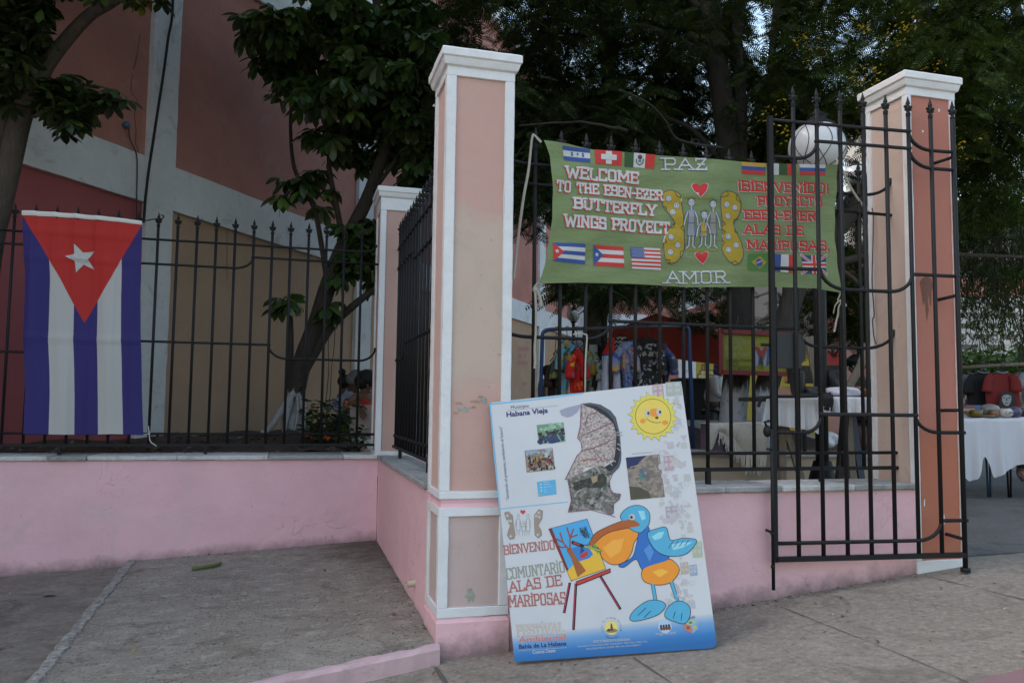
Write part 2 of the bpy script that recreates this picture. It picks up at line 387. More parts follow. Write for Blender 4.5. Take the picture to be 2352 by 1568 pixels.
# ------------------------------------------------------------------ ground
GX = [-9, -1.76, 0, .62, .97, 1.73, 1.99, 3.15, 3.5, 4.6, 7, 60]
GZ = [-.9, -.185, -.105, -.06, -.045, .06, .086, .204, .238, .262, .28, .28]
def GH(x, y):
    s = .03 if x < .3 else (.03*(.9-x)/.6 if x < .9 else 0)
    return float(np.interp(x, GX, GZ)) + s*(min(max(y, -4), 7)-3.5)
def hf(name, xs, ys, mat, h, keep=None, dz=0.0):
    mb = MB(); nx, ny = len(xs), len(ys)
    vs = [(x, y, h(x, y)+dz) for y in ys for x in xs]
    fs = [(j*nx+i, j*nx+i+1, (j+1)*nx+i+1, (j+1)*nx+i) for j in range(ny-1) for i in range(nx-1) if keep is None or keep((xs[i]+xs[i+1])/2, (ys[j]+ys[j+1])/2)]
    mb.add(vs, fs); return struct(mb.build(name, mat, None, True))
m_walk = concrete('sidewalk concrete', (.19, .155, .122), (.268, .226, .184), spots=.8)
m_road = concrete('old roadway', (.15, .125, .10), (.25, .215, .175), streak=(1.2, 2.2, 1))
m_ramp = concrete('brushed ramp concrete', (.135, .12, .102), (.205, .187, .163), streak=(1.6, 4, 1), spots=1.4, bmp=1)
m_ramp, n, l, b = nmat('rough ramp concrete'); v = pos(n, l); st_ = pos(n, l, sx=(1, 1.6, 1))
col = mix(n, l, step(n, l, noise(n, l, v, 2.2, 9, .72, .6), .32, .68), (.29, .245, .195), (.43, .38, .315))
col = mix(n, l, mathn(n, l, 'MULTIPLY', step(n, l, noise(n, l, st_, 9, 10, .78, .6), .52, .62), .6), col, (.60, .56, .50))
col = mix(n, l, mathn(n, l, 'MULTIPLY', step(n, l, noise(n, l, st_, 4, 10, .78, .8), .47, .38), .6), col, (.16, .128, .10))
col = mix(n, l, mathn(n, l, 'MULTIPLY', step(n, l, noise(n, l, v, 75, 3, .7), .60, .65), .8), col, (.55, .53, .5))
col = mix(n, l, mathn(n, l, 'MULTIPLY', step(n, l, noise(n, l, v, 60, 3, .7), .41, .36), .8), col, (.05, .042, .036))
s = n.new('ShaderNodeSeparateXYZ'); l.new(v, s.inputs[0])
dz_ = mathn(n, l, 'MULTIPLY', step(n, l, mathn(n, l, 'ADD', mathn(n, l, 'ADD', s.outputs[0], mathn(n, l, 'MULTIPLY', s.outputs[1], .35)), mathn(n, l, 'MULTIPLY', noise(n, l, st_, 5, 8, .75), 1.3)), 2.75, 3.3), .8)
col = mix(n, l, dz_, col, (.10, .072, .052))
l.new(col, b.inputs['Base Color']); b.inputs['Roughness'].default_value = .95
bump(n, l, b, mathn(n, l, 'ADD', noise(n, l, st_, 14, 9, .8), mathn(n, l, 'MULTIPLY', noise(n, l, v, 80, 4, .8), .6)), 1, .02)
m_court = concrete('courtyard floor', (.085, .082, .076), (.125, .121, .114), spots=.5)
L = lambda a, b, n: list(np.linspace(a, b, n))
hf('sidewalk', L(-.72, 4.6, 55)+[5.2, 6, 8, 12, 20, 40], [-30, -15, -8, -4, -2]+L(-1, 3.6, 24)+[3.9], m_walk, GH)
hf('roadway', [-40, -20, -9, -6, -4.5]+L(-3.6, -.72, 20), [-30, -15, -8, -4, -2]+L(-1, 6.2, 24), m_road, GH)
hf('courtyard_floor', L(.85, 4.6, 14)+[6, 8, 12, 20, 40, 90], [3.75, 4.5, 6, 8, 12, 20, 40, 90], m_court, lambda x, y: (lambda g_: g_+(.28-g_)*min(1, max(0, (y-3.75)/2.5))+.004)(max(.16, GH(x, 3.5))))
def on_ground(u, v, dz=.004):
    p = pZ(u, v, .1)
    for _ in range(12): p = pZ(u, v, GH(p[0], p[1])+dz)
    return p
m_joint = concrete('joint grime', (.075, .064, .054), (.12, .105, .09))
def ground_strip(name, P, w, mat):
    mb = MB(); Q = [on_ground(*p) for p in P]
    for a, b in zip(Q, Q[1:]):
        n = max(1, int(np.hypot(*(b-a)[:2])/.12)); d = (b-a)[:2]; d /= np.linalg.norm(d); q = np.array((-d[1], d[0]))
        for i in range(n):
            c0 = a+(b-a)*i/n; c1 = a+(b-a)*(i+1)/n; w0 = w*(.7+.5*math.sin(i*2.1)); w1 = w*(.7+.5*math.sin((i+1)*2.1))
            f = lambda c, s: (c[0]+q[0]*s, c[1]+q[1]*s, GH(c[0]+q[0]*s, c[1]+q[1]*s)+.003)
            mb.add([f(c0, -w0/2), f(c1, -w1/2), f(c1, w1/2), f(c0, w0/2)], [(0, 1, 2, 3)])
    return struct(mb.build(name, mat))
ground_strip('sidewalk_joint', [(1793, 1391), (1895, 1432), (2040, 1489), (2189, 1550), (2260, 1580)], .005, m_joint)
ground_strip('sidewalk_joint', [(1455, 1508), (1546, 1568), (1600, 1610)], .009, m_joint)
ground_strip('sidewalk_joint', [(1000, 1530), (1035, 1580)], .02, m_joint)
ground_strip('sidewalk_joint', [(2136, 1323), (2352, 1375), (2420, 1391)], .007, m_joint)
m_pink = stucco('pink wall paint', (.78, .475, .515), dirt=(.56, .43, .43), amount=.35, var=.07, bmp=.6, grime_z=(-.13, .1))
m_pinkL = stucco('pink wall paint, long wall', (.78, .475, .525), dirt=(.57, .45, .46), amount=.4, var=.08, bmp=.65, grime_z=(-.03, .055))
m_kerb = stucco('painted kerb', (.24, .13, .135), dirt=(.2, .17, .15), amount=.7, var=.12)
Q = [on_ground(u, v, .006) for u, v in ((2196, 1573), (2270, 1554), (2352, 1534), (2450, 1508), (2500, 1640), (2200, 1720))]
mb = MB(); mb.add(Q, [(0, 1, 2, 3, 4, 5)]); struct(mb.build('painted_kerb_edge', m_kerb))

# raised ramp slab, with a grey kerb on its left and a pink painted front
def RZ(x, y): return -.036+.0535*(x+.96)-.0135*(6.076-y)
F0 = (.66, 3.535); F1 = (-.13, 3.335); F2 = (-.905, 3.14)       # front edge, right to left
ramp_t = thing('ramp', 'rough grey concrete ramp slab with pink painted front edge', 'ramp', (0, 4.8, -.1)); ramp_t['kind'] = 'structure'
mb = MB()
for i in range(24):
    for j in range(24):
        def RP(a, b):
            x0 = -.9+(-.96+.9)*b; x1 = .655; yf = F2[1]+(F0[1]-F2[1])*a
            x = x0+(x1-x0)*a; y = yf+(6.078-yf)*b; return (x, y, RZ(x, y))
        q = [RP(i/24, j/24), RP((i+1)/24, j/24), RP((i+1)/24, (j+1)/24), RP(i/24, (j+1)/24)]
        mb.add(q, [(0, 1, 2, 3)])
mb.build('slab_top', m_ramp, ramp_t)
mb = MB(); n = 26; vs = []
for i in range(n+1):
    t = i/n; x = F2[0]+(F0[0]-F2[0])*t; y = F2[1]+(F0[1]-F2[1])*t; z = RZ(x, y); w = .018*math.sin(i*1.9)*math.sin(i*.7)
    vs += [(x, y-.022, -.4), (x, y-.022+w*.3, z-.012), (x, y-.012, z+.004), (x, y+.02+w, z+.005)]
mb.add(vs, [(i*4+k, i*4+4+k, i*4+5+k, i*4+1+k) for i in range(n) for k in range(3)])
mb.build('painted_front', stucco('ramp front paint', (.55, .37, .39), dirt=(.3, .25, .22), amount=.7, var=.1), ramp_t)
m_cem = concrete('grey kerb cement', (.22, .20, .178), (.34, .318, .285), spots=1.4)
mb = MB(); n = 60; vs = []
for i in range(n+1):
    t = i/n; y = F2[1]+(6.075-F2[1])*t; x = -.9-.06*t; z = RZ(x, y); w = .005*math.sin(i*2.3)+.006*math.sin(i*5.1)+random.uniform(-.006, .006)
    vs += [(x-.07, y, -.35), (x-.045+w, y, z-.004), (x-.036+w, y, z+.008), (x+.008+w*.8, y, z+.01), (x+.02, y, z-.02)]
mb.add(vs, [(i*5+k, i*5+5+k, i*5+6+k, i*5+1+k) for i in range(n) for k in range(4)])
mb.build('side_kerb', m_cem, ramp_t)
# faint pour lines across the slab and the lengthwise seam
mb = MB()
def ramp_strip(P, w):
    Q = [pP(u, v, np.array((-.0535, -.0135, 1.0)), np.array((-.96, 6.076, -.036+.004))) for u, v in P]
    for a, b in zip(Q, Q[1:]):
        d = (b-a)/np.linalg.norm(b-a); q = np.array((-d[1], d[0], 0))*w/2; N = 8
        N = 26
        for i in range(N):
            if random.random() < .4: continue
            c0 = a+(b-a)*i/N+q*random.uniform(-.4, .4); c1 = a+(b-a)*(i+.93)/N+q*random.uniform(-.4, .4); s0 = random.uniform(.15, .8); mb.add([c0-q*s0, c1-q*s0, c1+q*s0, c0+q*s0], [(0, 1, 2, 3)])
for P in ([(420, 1376), (700, 1366), (870, 1352)], [(500, 1489), (640, 1480)]): ramp_strip(P, .010)
for P in ([(595, 1345), (601, 1400), (600, 1470), (596, 1510)], [(380, 1332), (560, 1324), (700, 1316)], [(700, 1424), (860, 1412), (960, 1404)], [(250, 1470), (420, 1456)]): ramp_strip(P, .011)
mb.build('pour_line', concrete('cement laitance', (.27, .245, .215), (.36, .335, .30)), ramp_t)

# ------------------------------------------------------------------ low walls and their stone copings
ZK = .635; TOP = .665
m_stone = concrete('grey stone coping', (.27, .27, .265), (.38, .38, .375), spots=.5)
m_marble = concrete('pale marble coping', (.5, .49, .475), (.62, .61, .59), spots=.4)
def slabs(parent, a, b, cuts, mk):
    """coping slabs along x between the cuts; mk(x0,x1)->box"""
    for i, (c0, c1) in enumerate(zip(cuts, cuts[1:])):
        mb = MB(); mk(mb, c0+.0015, c1-.0015); roughen(mb.build('coping_slab', a if i % 3 else b, parent), .003, .03, 25, .002)
lw = thing('low_wall', 'long pink rendered low wall under the iron fence with the flag', 'wall', (-1.5, 6.2, -.2))
roughen(MB().box(-4.2, 6.076, -.6, .652, 6.44, ZK).build('wall_body', m_pinkL, lw), .0025, .06, 9, .005)
slabs(lw, m_marble, m_stone, [-4.2, -2.4, -1.95, -1.52, -1.285, -.72, -.12, .4, .655], lambda m, p, q: m.box(p, 6.055+.004*math.sin(p*9), ZK, q, 6.46, TOP, .006))
sw = thing('low_wall', 'short pink low wall with a pipe, between the tall and the small rear pillar', 'wall', (.75, 5, -.1))
roughen(MB().box(.656, 3.87, -.4, .85, 6.074, ZK).build('wall_body', m_pink, sw), .0025, .05, 9, .004)
for c0, c1 in ((3.93, 4.62), (4.623, 5.3), (5.303, 6.052)): roughen(MB().box(.642, c0, ZK, .87, c1, TOP, .005).build('coping_slab', m_stone, sw), .003, .03, 25, .002)
MB().box(.84, 6.08, -.4, 1.1, 6.4, ZK+.02).build('wall_end', m_pink, sw)
mw = thing('low_wall', 'pink low wall behind the leaning board, under the green banner', 'wall', (2.1, 3.7, 0))
roughen(MB().box(.97, 3.576, -.4, 3.16, 3.85, ZK).build('wall_body', m_pink, mw), .0025, .05, 9, .004)
slabs(mw, m_stone, m_marble, [.976, 1.62, 2.05, 2.36, 2.78, 3.154], lambda m, p, q: m.box(p, 3.556+.003*math.sin(p*7), ZK, q, 3.87, TOP, .006))
pipe = MB(); p0 = pX(955, 1338, .66); pipe.tube([p0, p0+np.array((-.045, -.004, -.004))], .0165, 14, False)
pipe.tube([p0+np.array((-.045, -.004, -.004)), p0+np.array((0, 0, 0))], .0135, 14, False)
tag(pipe.build('drain_pipe', paint((.5, .45, .34), .5), None, True), 'short cream plastic drain pipe stub sticking out of the pink side wall', 'pipe')

# ------------------------------------------------------------------ pillars
m_white = stucco('white trim paint', (.72, .725, .75), dirt=(.5, .49, .48), amount=.22, var=.04, crack=.2, bmp=.45, rough=.7)
m_p1 = stucco('salmon panel', (.56, .345, .30), dirt=(.36, .35, .31), amount=.3, var=.06, crack=.1, bmp=.3, patch=(1.12, 1.90, (.53, .41, .345), .03))
m_p1s = stucco('salmon side panel', (.60, .41, .36), dirt=(.5, .4, .35), amount=.2, var=.05, crack=.1, bmp=.3)
m_pl = stucco('faded pink panel', (.54, .41, .39), dirt=(.36, .35, .34), amount=.3, var=.05, crack=.2, bmp=.4)
m_p2l = stucco('cream pink panel', (.56, .43, .375), dirt=(.3, .22, .17), amount=.3, var=.06, crack=0, bmp=.25)
m_p2f = stucco('brick orange panel', (.46, .18, .135), dirt=(.42, .24, .18), amount=.25, var=.08, crack=0, bmp=.3, patch=(-.5, .95, (.44, .155, .095), .12))
m_p3 = stucco('dusky pink panel', (.50, .32, .275), dirt=(.4, .33, .3), amount=.35, var=.07, crack=.2, bmp=.4)
PW = .32
def loft(mb, x0, y0, w, prof):
    vs = []
    for o, z in prof: vs += [(x0-o, y0-o, z), (x0+w+o, y0-o, z), (x0+w+o, y0+w+o, z), (x0-o, y0+w+o, z)]
    k = len(prof)
    mb.add(vs, [(i*4+j, i*4+(j+1) % 4, i*4+4+(j+1) % 4, i*4+4+j) for i in range(k-1) for j in range(4)] + [(3, 2, 1, 0), tuple((k-1)*4+j for j in range(4))])
def frame(mb, x0, y0, w, zb, zbt, ztb, zt, t=.045):
    """white frame: bottom band zb..zbt, top band ztb..zt, four corner strips"""
    loft(mb, x0, y0, w, [(-.004, zb), (0, zb+.004), (0, zbt-.002), (-.003, zbt)])
    loft(mb, x0, y0, w, [(-.003, ztb), (0, ztb+.002), (0, zt)])
    for cx in (0, 1):
        for cy in (0, 1):
            mb.box(x0 if not cx else x0+w-t, y0 if not cy else y0+w-t, zbt, x0+t if not cx else x0+w, y0+t if not cy else y0+w, ztb, .003)
def panel(parent, name, x0, y0, w, zb, zt, mf, ms, i=.011):
    mb = MB(); mb.mi = 0; a = i
    X0, X1, Y0_, Y1 = x0+a, x0+w-a, y0+a, y0+w-a
    mb.add([(X0, Y0_, zb), (X1, Y0_, zb), (X1, Y0_, zt), (X0, Y0_, zt)], [(0, 1, 2, 3)])
    mb.add([(X1, Y1, zb), (X0, Y1, zb), (X0, Y1, zt), (X1, Y1, zt)], [(0, 1, 2, 3)]); mb.mi = 1
    mb.add([(X0, Y1, zb), (X0, Y0_, zb), (X0, Y0_, zt), (X0, Y1, zt)], [(0, 1, 2, 3)])
    mb.add([(X1, Y0_, zb), (X1, Y1, zb), (X1, Y1, zt), (X1, Y0_, zt)], [(0, 1, 2, 3)])
    return roughen(mb.build(name, [mf, ms], parent), .0012, .05, 9, .0018)
def cap(parent, x0, y0, w, top):
    mb = MB(); loft(mb, x0, y0, w, [(-.002, top-.088), (.0, top-.082), (.012, top-.075), (.016, top-.064), (.02, top-.05), (.0215, top-.042), (.026, top-.041), (.029, top-.037), (.0295, top-.006), (.025, top), (-.05, top+.006)])
    roughen(mb.build('cap', m_white, parent), .0022, .03, 22)
X1P, Y1P = .654, 3.57
p1 = thing('pillar', 'tall salmon and white gate pillar the cartoon board leans on', 'pillar', (X1P+.16, Y1P+.16, -.05))
zt_ = 2.585
zu_b, zu_bt, zu_tb = zY(1147, 1012), zY(1128, 1035), zY(174, 1054)
zl_t, zl_tb, zl_bt, zl_b = zY(1167, 1013), zY(1186, 1036), zY(1396.5, 1028), zY(1421, 1006)
mb = MB(); frame(mb, X1P, Y1P, PW, zu_b, zu_bt, zu_tb, zt_); roughen(mb.build('shaft_frame', m_white, p1), .0022, .035, 20, .002)
panel(p1, 'shaft_panel', X1P, Y1P, PW, zu_bt, zu_tb, m_p1, m_p1s)
mb = MB(); frame(mb, X1P, Y1P, PW, zl_b, zl_bt, zl_tb, zl_t); roughen(mb.build('plinth_frame', m_white, p1), .0022, .03, 20, .002)
panel(p1, 'plinth_panel', X1P, Y1P, PW, zl_bt, zl_tb, m_pl, m_pl)
mb = MB(); loft(mb, X1P, Y1P, PW, [(-.008, zl_t), (-.012, (zl_t+zu_b)/2), (-.008, zu_b)]); mb.build('neck_groove', m_pink, p1)
mb = MB(); loft(mb, X1P, Y1P, PW, [(.006, -.4), (.004, zl_b-.02), (-.006, zl_b)]); roughen(mb.build('base', m_pink, p1), .003, .03, 14, .003)
cap(p1, X1P, Y1P, PW, 2.667)
# worn plaster patches on the tall pillar
pp = Paint(lambda x, z, h: (x, Y1P+.011-.0008*h, z))
m_cempatch = concrete('bare cement', (.3, .3, .27), (.4, .4, .37))
def blob(pa, u, v, rx, ry, c, h=1, n=16, seed=1, Y=Y1P, rough=.45):
    r = random.Random(seed); P = []
    for i in range(n):
        a = 2*math.pi*i/n; k = 1+rough*(r.random()-.5)*2; q = pY(u+rx*k*math.cos(a), v+ry*k*math.sin(a), Y); P.append((q[0], q[2]))
    pa.poly(P, c, h)
blob(pp, 1066, 940, 15, 7, m_cempatch, 1, 18, 3); blob(pp, 1113, 918, 6, 8, m_cempatch, 1, 16, 5); blob(pp, 1082, 1368, 12, 16, m_cempatch, 1, 18, 9, rough=.35)
m_chip = stucco('old pink coat', (.44, .26, .22), amount=.4)
for k, (u, v, rx, ry) in enumerate(((1095, 921, 10, 3), (1056, 925, 8, 3), (1104, 911, 5, 3), (1046, 948, 5, 3), (1088, 935, 5, 2.5))): blob(pp, u, v, rx, ry, m_chip, 2, 14, 20+k, rough=.6)
pp.build('worn_patch', p1)

X2P = 3.156
p2 = thing('pillar', 'white framed pillar with orange front behind the open iron gate', 'pillar', (X2P+.16, Y1P+.16, .2))
z2t = 2.862
z2_tb = zY(217.5, 2088); z2_bt = zY(1288, 2117); z2_b = zY(1312, 2110)
mb = MB(); frame(mb, X2P, Y1P, PW, .05, z2_bt, z2_tb, z2t-.082, .034); roughen(mb.build('shaft_frame', m_white, p2), .0022, .035, 20, .002)
panel(p2, 'shaft_panel', X2P, Y1P, PW, z2_bt, z2_tb, m_p2f, m_p2l); cap(p2, X2P, Y1P, PW, z2t)
pp = Paint(lambda x, z, h: (x, Y1P+.011-.0008*h, z))
m_soot = stucco('damp stain', (.2, .085, .06), amount=.2, var=.15, crack=0)
S = [(2116, 648), (2121, 638), (2132, 634), (2143, 640), (2146, 655), (2143, 668), (2142, 700), (2139, 702), (2137, 676), (2134, 690), (2137, 712), (2132, 738), (2129, 712), (2127, 690), (2123, 702), (2121, 680), (2118, 662)]
pp.poly([(pY(u, v, Y1P)[0], pY(u, v, Y1P)[2]) for u, v in S], m_soot, 1)
for u, v, w, h in ((2123, 300, 2, 3), (2160, 252, 2, 4), (2127, 1155, 1.5, 9), (2172, 1192, 1.2, 16), (2171, 1222, 1.2, 12)):
    blob(pp, u, v, w, h, m_white, 1, 8, int(u))
pp.build('worn_patch', p2)

p3 = thing('pillar', 'small dusky pink rear pillar where the two fences meet', 'pillar', (.8, 6.236, .65))
X3P, Y3P = .628, 6.076
z3_tb = pY(889, 482, Y3P)[2]; z3_bt = pY(870, 1036, Y3P)[2]
mb = MB(); frame(mb, X3P, Y3P, PW, TOP-.03, z3_bt, z3_tb, 2.585, .045); roughen(mb.build('shaft_frame', m_white, p3), .0015, .04, 20)
panel(p3, 'shaft_panel', X3P, Y3P, PW, z3_bt, z3_tb, m_p3, m_p3); cap(p3, X3P, Y3P, PW, 2.667)

# ------------------------------------------------------------------ iron fences
m, n, l, b = nmat('black painted iron')
v = pos(n, l); b.inputs['Base Color'].default_value = (.012, .013, .016, 1); b.inputs['Roughness'].default_value = .6; b.inputs['Specular IOR Level'].default_value = .3
l.new(mix(n, l, step(n, l, noise(n, l, v, 40, 6, .7), .6, .72), (.010, .010, .012), (.03, .021, .017)), b.inputs['Base Color'])
bump(n, l, b, noise(n, l, v, 130, 4), .5, .003); m_iron = m
FB = MB()
FB.lathe([(.0095, 0), (.0125, .002), (.0125, .007), (.0095, .009), (.0125, .011), (.0125, .017), (.009, .02), (.0085, .026), (.011, .032), (.011, .056), (.0075, .06), (.0115, .066), (.0105, .072), (.007, .084), (.004, .096), (.0028, .103), (.001, .106)], (0, 0, 0), 10)
for sx in (-1, 1):
    FB.ball((sx*.0135, 0, .036), (.0075, .007, .0075), 8, 6); FB.ball((sx*.017, 0, .051), (.0085, .0075, .0085), 8, 6)
    FB.ball((0, sx*.0125, .044), (.006, .008, .011), 8, 6)
    FB.tube([(sx*.004, 0, .03), (sx*.012, 0, .045), (sx*.02, 0, .057)], (.006, .006, .003), 6)
_fin = None
def finial(parent, base, ang=0):
    """spear head on a bar; all share one mesh"""
    global _fin
    if _fin is None:
        o = FB.build('spearhead', m_iron, None, True); _fin = o.data
    else:
        o = bpy.data.objects.new('spearhead', _fin); COL.objects.link(o)
    o.parent = parent; o.location = [float(base[i]-parent['_loc'][i]) for i in range(3)]; o.rotation_euler = (0, 0, ang); o['_loc'] = [0, 0, 0]
    return o
def railpath(P):
    """(s,z) corner points; where the level changes the bar bends: level tangent at the low end, upright at the high end"""
    out = [P[0]]
    for (a, za), (c, zc) in zip(P, P[1:]):
        if abs(za-zc) < .02 or abs(a-c) < 1e-6: out.append((c, zc)); continue
        for i in range(1, 8):
            t = i/7*math.pi/2
            out.append((a+(c-a)*math.sin(t), za+(zc-za)*(1-math.cos(t))) if zc > za else (a+(c-a)*(1-math.cos(t)), za+(zc-za)*math.sin(t)))
    return out
class Fence:
    def __init__(s, name, label, o, d, group=None):
        s.o = np.array(o, float); s.d = np.array(d, float); s.t = thing(name, label, 'fence' if 'fence' in name else 'gate', o, group); s.n = np.array((s.d[1], -s.d[0], 0))
        s.ang = math.atan2(s.d[1], s.d[0])
    def p(s, k, z, off=0): q = s.o + s.d*k + s.n*off; return np.array((q[0], q[1], z))
    def bar(s, k, z0, ztip, r=.0098, spear=True):
        b = MB().tube([s.p(k, z0), s.p(k, ztip-.1 if spear else ztip)], r, 8).build('bar', m_iron, s.t, True)
        if spear: finial(b, s.p(k, ztip-.104), s.ang)
    def rail(s, P, r=.0085, knobs=(), off=0):
        mb = MB().tube([s.p(k, z, off) for k, z in railpath(P)], r, 8)
        for k, z in knobs: mb.ball(s.p(k, z), .0145, 8, 6)
        return mb.build('rail', m_iron, s.t, True)
    def flat(s, k0, k1, z, h=.018, w=.026): return MB().obox(s.p(k0, z), s.p(k1, z), w, h).build('rail', m_iron, s.t)
    def leg(s, k, z0, z1): MB().obox(s.p(k, z0), s.p(k, z1), .022, .022, (0, 1, 0)).build('leg', m_iron, s.t)
SP = .1313; ZT = 2.388
# left fence
YL = 6.252; zl = lambda u, v: pY(u, v, YL)[2]
fl = Fence('iron_fence', 'black iron fence above the long pink wall, carrying the blue white and red flag', (-1.724, YL, TOP), (1, 0, 0))
zb1, zb2 = zl(300, 995.5), zl(300, 1021.5)
for i in range(-8, 18): fl.bar(i*SP, zb2, ZT)
zt1 = zl(574, 563); zh, zo = zl(632, 594), zl(330, 604.6); zmh, zml = zl(500, 788.5), zl(740, 826)
K = lambda z, ks: [(k*SP, z) for k in ks]
fl.rail([(-8*SP, zt1), (17*SP, zt1), (18*SP-.02, zt1+.06)], knobs=K(zt1, range(-8, 18)))
fl.rail([(-8*SP, zh), (1*SP, zh), (2*SP, zo), (10*SP, zo), (11*SP, zh), (18*SP, zh)], knobs=K(zo, range(2, 11))+K(zh, range(11, 18)))
fl.rail([(-8*SP, zml), (0, zml), (SP, zmh), (12*SP, zmh), (13*SP, zml), (17*SP, zml), (18*SP-.01, zml+.1)], knobs=K(zmh, range(1, 13))+K(zml, range(13, 18)))
fl.rail([(-8*SP, zb1), (18*SP, zb1)]); fl.flat(-8*SP, 18*SP, zb2)
for k in (-5, 1.72*1, 8.9): fl.leg(k*SP, TOP-.01, zb2)
# side fence
fs_ = Fence('iron_fence', 'short black iron fence seen nearly edge on between the two salmon pillars', (.765, 5.978, TOP), (0, -1, 0))
for i in range(0, 16): fs_.bar(i*SP, zb2, ZT)
fs_.rail([(-.1, zt1), (15*SP, zt1), (15.8*SP, zt1)], knobs=K(zt1, range(0, 16)))
fs_.rail([(-.09, zh-.06), (5*SP, zh-.06), (6*SP, zh-.12), (11*SP, zh-.12), (12*SP, zh-.06), (15.9*SP, zh-.06)], knobs=K(zh-.06, range(0, 6))+K(zh-.12, range(6, 12)))
fs_.rail([(-.09, zml), (2*SP, zml), (3*SP, zmh), (12*SP, zmh), (13*SP, zml), (15.9*SP, zml)], knobs=K(zml, range(0, 3))+K(zmh, range(3, 13)))
fs_.rail([(-.09, zb1), (15.9*SP, zb1)], knobs=K(zb1, range(0, 16))); fs_.flat(-.09, 15.9*SP, zb2)
fs_.leg(11*SP, TOP-.01, zb2); fs_.leg(2*SP, TOP-.01, zb2)
# main fence
YM = 3.712; zm = lambda u, v: pY(u, v, YM)[2]
fm = Fence('iron_fence', 'black iron fence that the green welcome banner is tied to', (1.1204, YM, TOP), (1, 0, 0))
zc1, zc2 = zm(1800, 1040), zm(1800, 1076)
for i in range(0, 15): fm.bar(i*SP, zc2, ZT)
k0, k1 = .974-1.1204, 3.156-1.1204+.012
za, zb_ = zm(1262, 381), zm(1180, 419)
fm.rail([(k0, zm(1182, 358)), (-.03, za), (14*SP, za), (k1, zm(2024, 408)), ], knobs=K(za, range(0, 15)))
fm.rail([(k0, zb_), (k1, zb_)], knobs=K(zb_, range(0, 15)))
zd, ze = zm(1280, 776), zm(1550, 743.5); zf = zm(1950, 799)
fm.rail([(k0, zm(1177, 755)), (-.02, zd), (2*SP, zd), (3*SP, ze), (11*SP, ze), (12*SP, zf), (14*SP, zf), (k1, zm(2036, 757))], knobs=K(zd, range(0, 3))+K(ze, range(3, 12))+K(zf, range(12, 15)))
fm.rail([(k0, zc1), (k1, zc1)], knobs=K(zc1, range(0, 15))); fm.flat(k0, k1, zc2)
for k in (2, 7, 12): fm.leg(k*SP, TOP-.01, zc2)
mb = MB()                                       # scroll between the two top rails at the right end
for cx in (13.5,):
    for s in (-1, 1):
        P = []
        for i in range(26):
            a = i/25*math.pi*2.6; r = .034*(1-i/32); P.append(fm.p(cx*SP+s*.002+s*(.034-r*math.cos(a))*.8-s*.03, (za+zb_)/2+s*r*math.sin(a)*.8))
        mb.tube(P, .006, 6)
mb.build('scroll', m_iron, fm.t, True)
# lock box on the fence end of the gate, seen as a dark plate
# gate leaf, folded open against the wall
gd = math.radians(-4.568); GD = (math.cos(gd), math.sin(gd), 0)
ga = Fence('iron_gate', 'black iron gate leaf standing open in front of the orange fronted pillar', (2.426, 3.524, .24), GD)
GN = np.array((-GD[1], GD[0], 0)); GC = np.array((2.426, 3.524, 0)); zg = lambda u, v: pP(u, v, GN, GC)[2]
ZGT = 2.678; zgb = zg(1990, 1279)
for i in range(0, 7): ga.bar(i*SP, zgb, ZGT, .0105)
hs = MB().tube([ga.p(7*SP, .235), ga.p(7*SP, ZGT-.1)], .0125, 10); hs.tube([ga.p(7*SP, .232), ga.p(7*SP, .252)], .024, 10)
hs = hs.build('hinge_stile', m_iron, ga.t, True); finial(hs, ga.p(7*SP, ZGT-.104), gd)
MB().obox(ga.p(-SP+.004, zgb-.01), ga.p(-SP+.004, zg(1768, 268)), .024, .024, GD).build('lock_stile', m_iron, ga.t)
cb = MB().tube([ga.p(-SP-.012, zg(1772, 1353), .012), ga.p(-SP-.012, zg(1772, 985), .012)], .0085, 8)
for v_ in (1030, 1224, 1300): cb.ball(ga.p(-SP-.014, zg(1772, v_), .012), .011, 8, 6)
cb.tube([ga.p(-SP-.012, zg(1772, 1222), .012), ga.p(-SP-.05, zg(1772, 1215), .016)], .007, 6); cb.build('drop_bolt', m_iron, ga.t, True)
zr = [zg(1930, 289), zg(2138, 346), zg(1965, 331.5), zg(1800, 361.5), zg(2138, 387), zg(2053, 670), zg(1840, 618.5), zg(2140, 632), zg(1980, 952), zg(1815, 992.6), zg(2170, 993), zg(1950, 1244), zg(2180, 1195)]
kk = -SP
ga.rail([(kk, zr[0]), (5*SP, zr[0]), (6*SP, zr[1]), (7*SP, zr[1])], .0095, K(zr[0], range(0, 6)))
ga.rail([(kk, zr[3]), (.02, zr[3]), (SP, zr[2]), (5*SP, zr[2]), (6*SP, zr[4]), (7*SP, zr[4])], .0095, K(zr[2], range(1, 6)))
ga.rail([(kk, zr[6]), (SP+.01, zr[6]+.004), (2*SP+.02, zr[5]), (4*SP, zr[5]), (5*SP, zr[7]), (7*SP+.02, zr[7])], .0095, K(zr[5], range(3, 5)))
ga.rail([(kk, zr[9]), (.04, zr[9]), (SP, zr[8]), (5*SP, zr[8]), (6*SP, zr[10]), (7*SP+.02, zr[10])], .0095, K(zr[8], range(1, 6)))
ga.rail([(kk, zr[11]), (5*SP, zr[11]), (6*SP, zr[12]), (7*SP+.02, zr[12])], .0095, K(zr[11], range(0, 6)))
MB().obox(ga.p(kk, zgb), ga.p(7*SP, zgb), .024, .024).build('rail', m_iron, ga.t)
for (u, v, u2, v2) in ((2145, 375, 2196, 361), (2154, 688, 2205, 678), (2159, 942, 2218, 942), (2172, 1226, 2223, 1238)):
    a = pY(u, v, Y1P); q = ga.p(7*SP, zg(u2, v2)); MB().tube([a, a+np.array((.004, -.01, 0)), q], .009, 8).build('hinge_bracket', m_iron, ga.t, True)
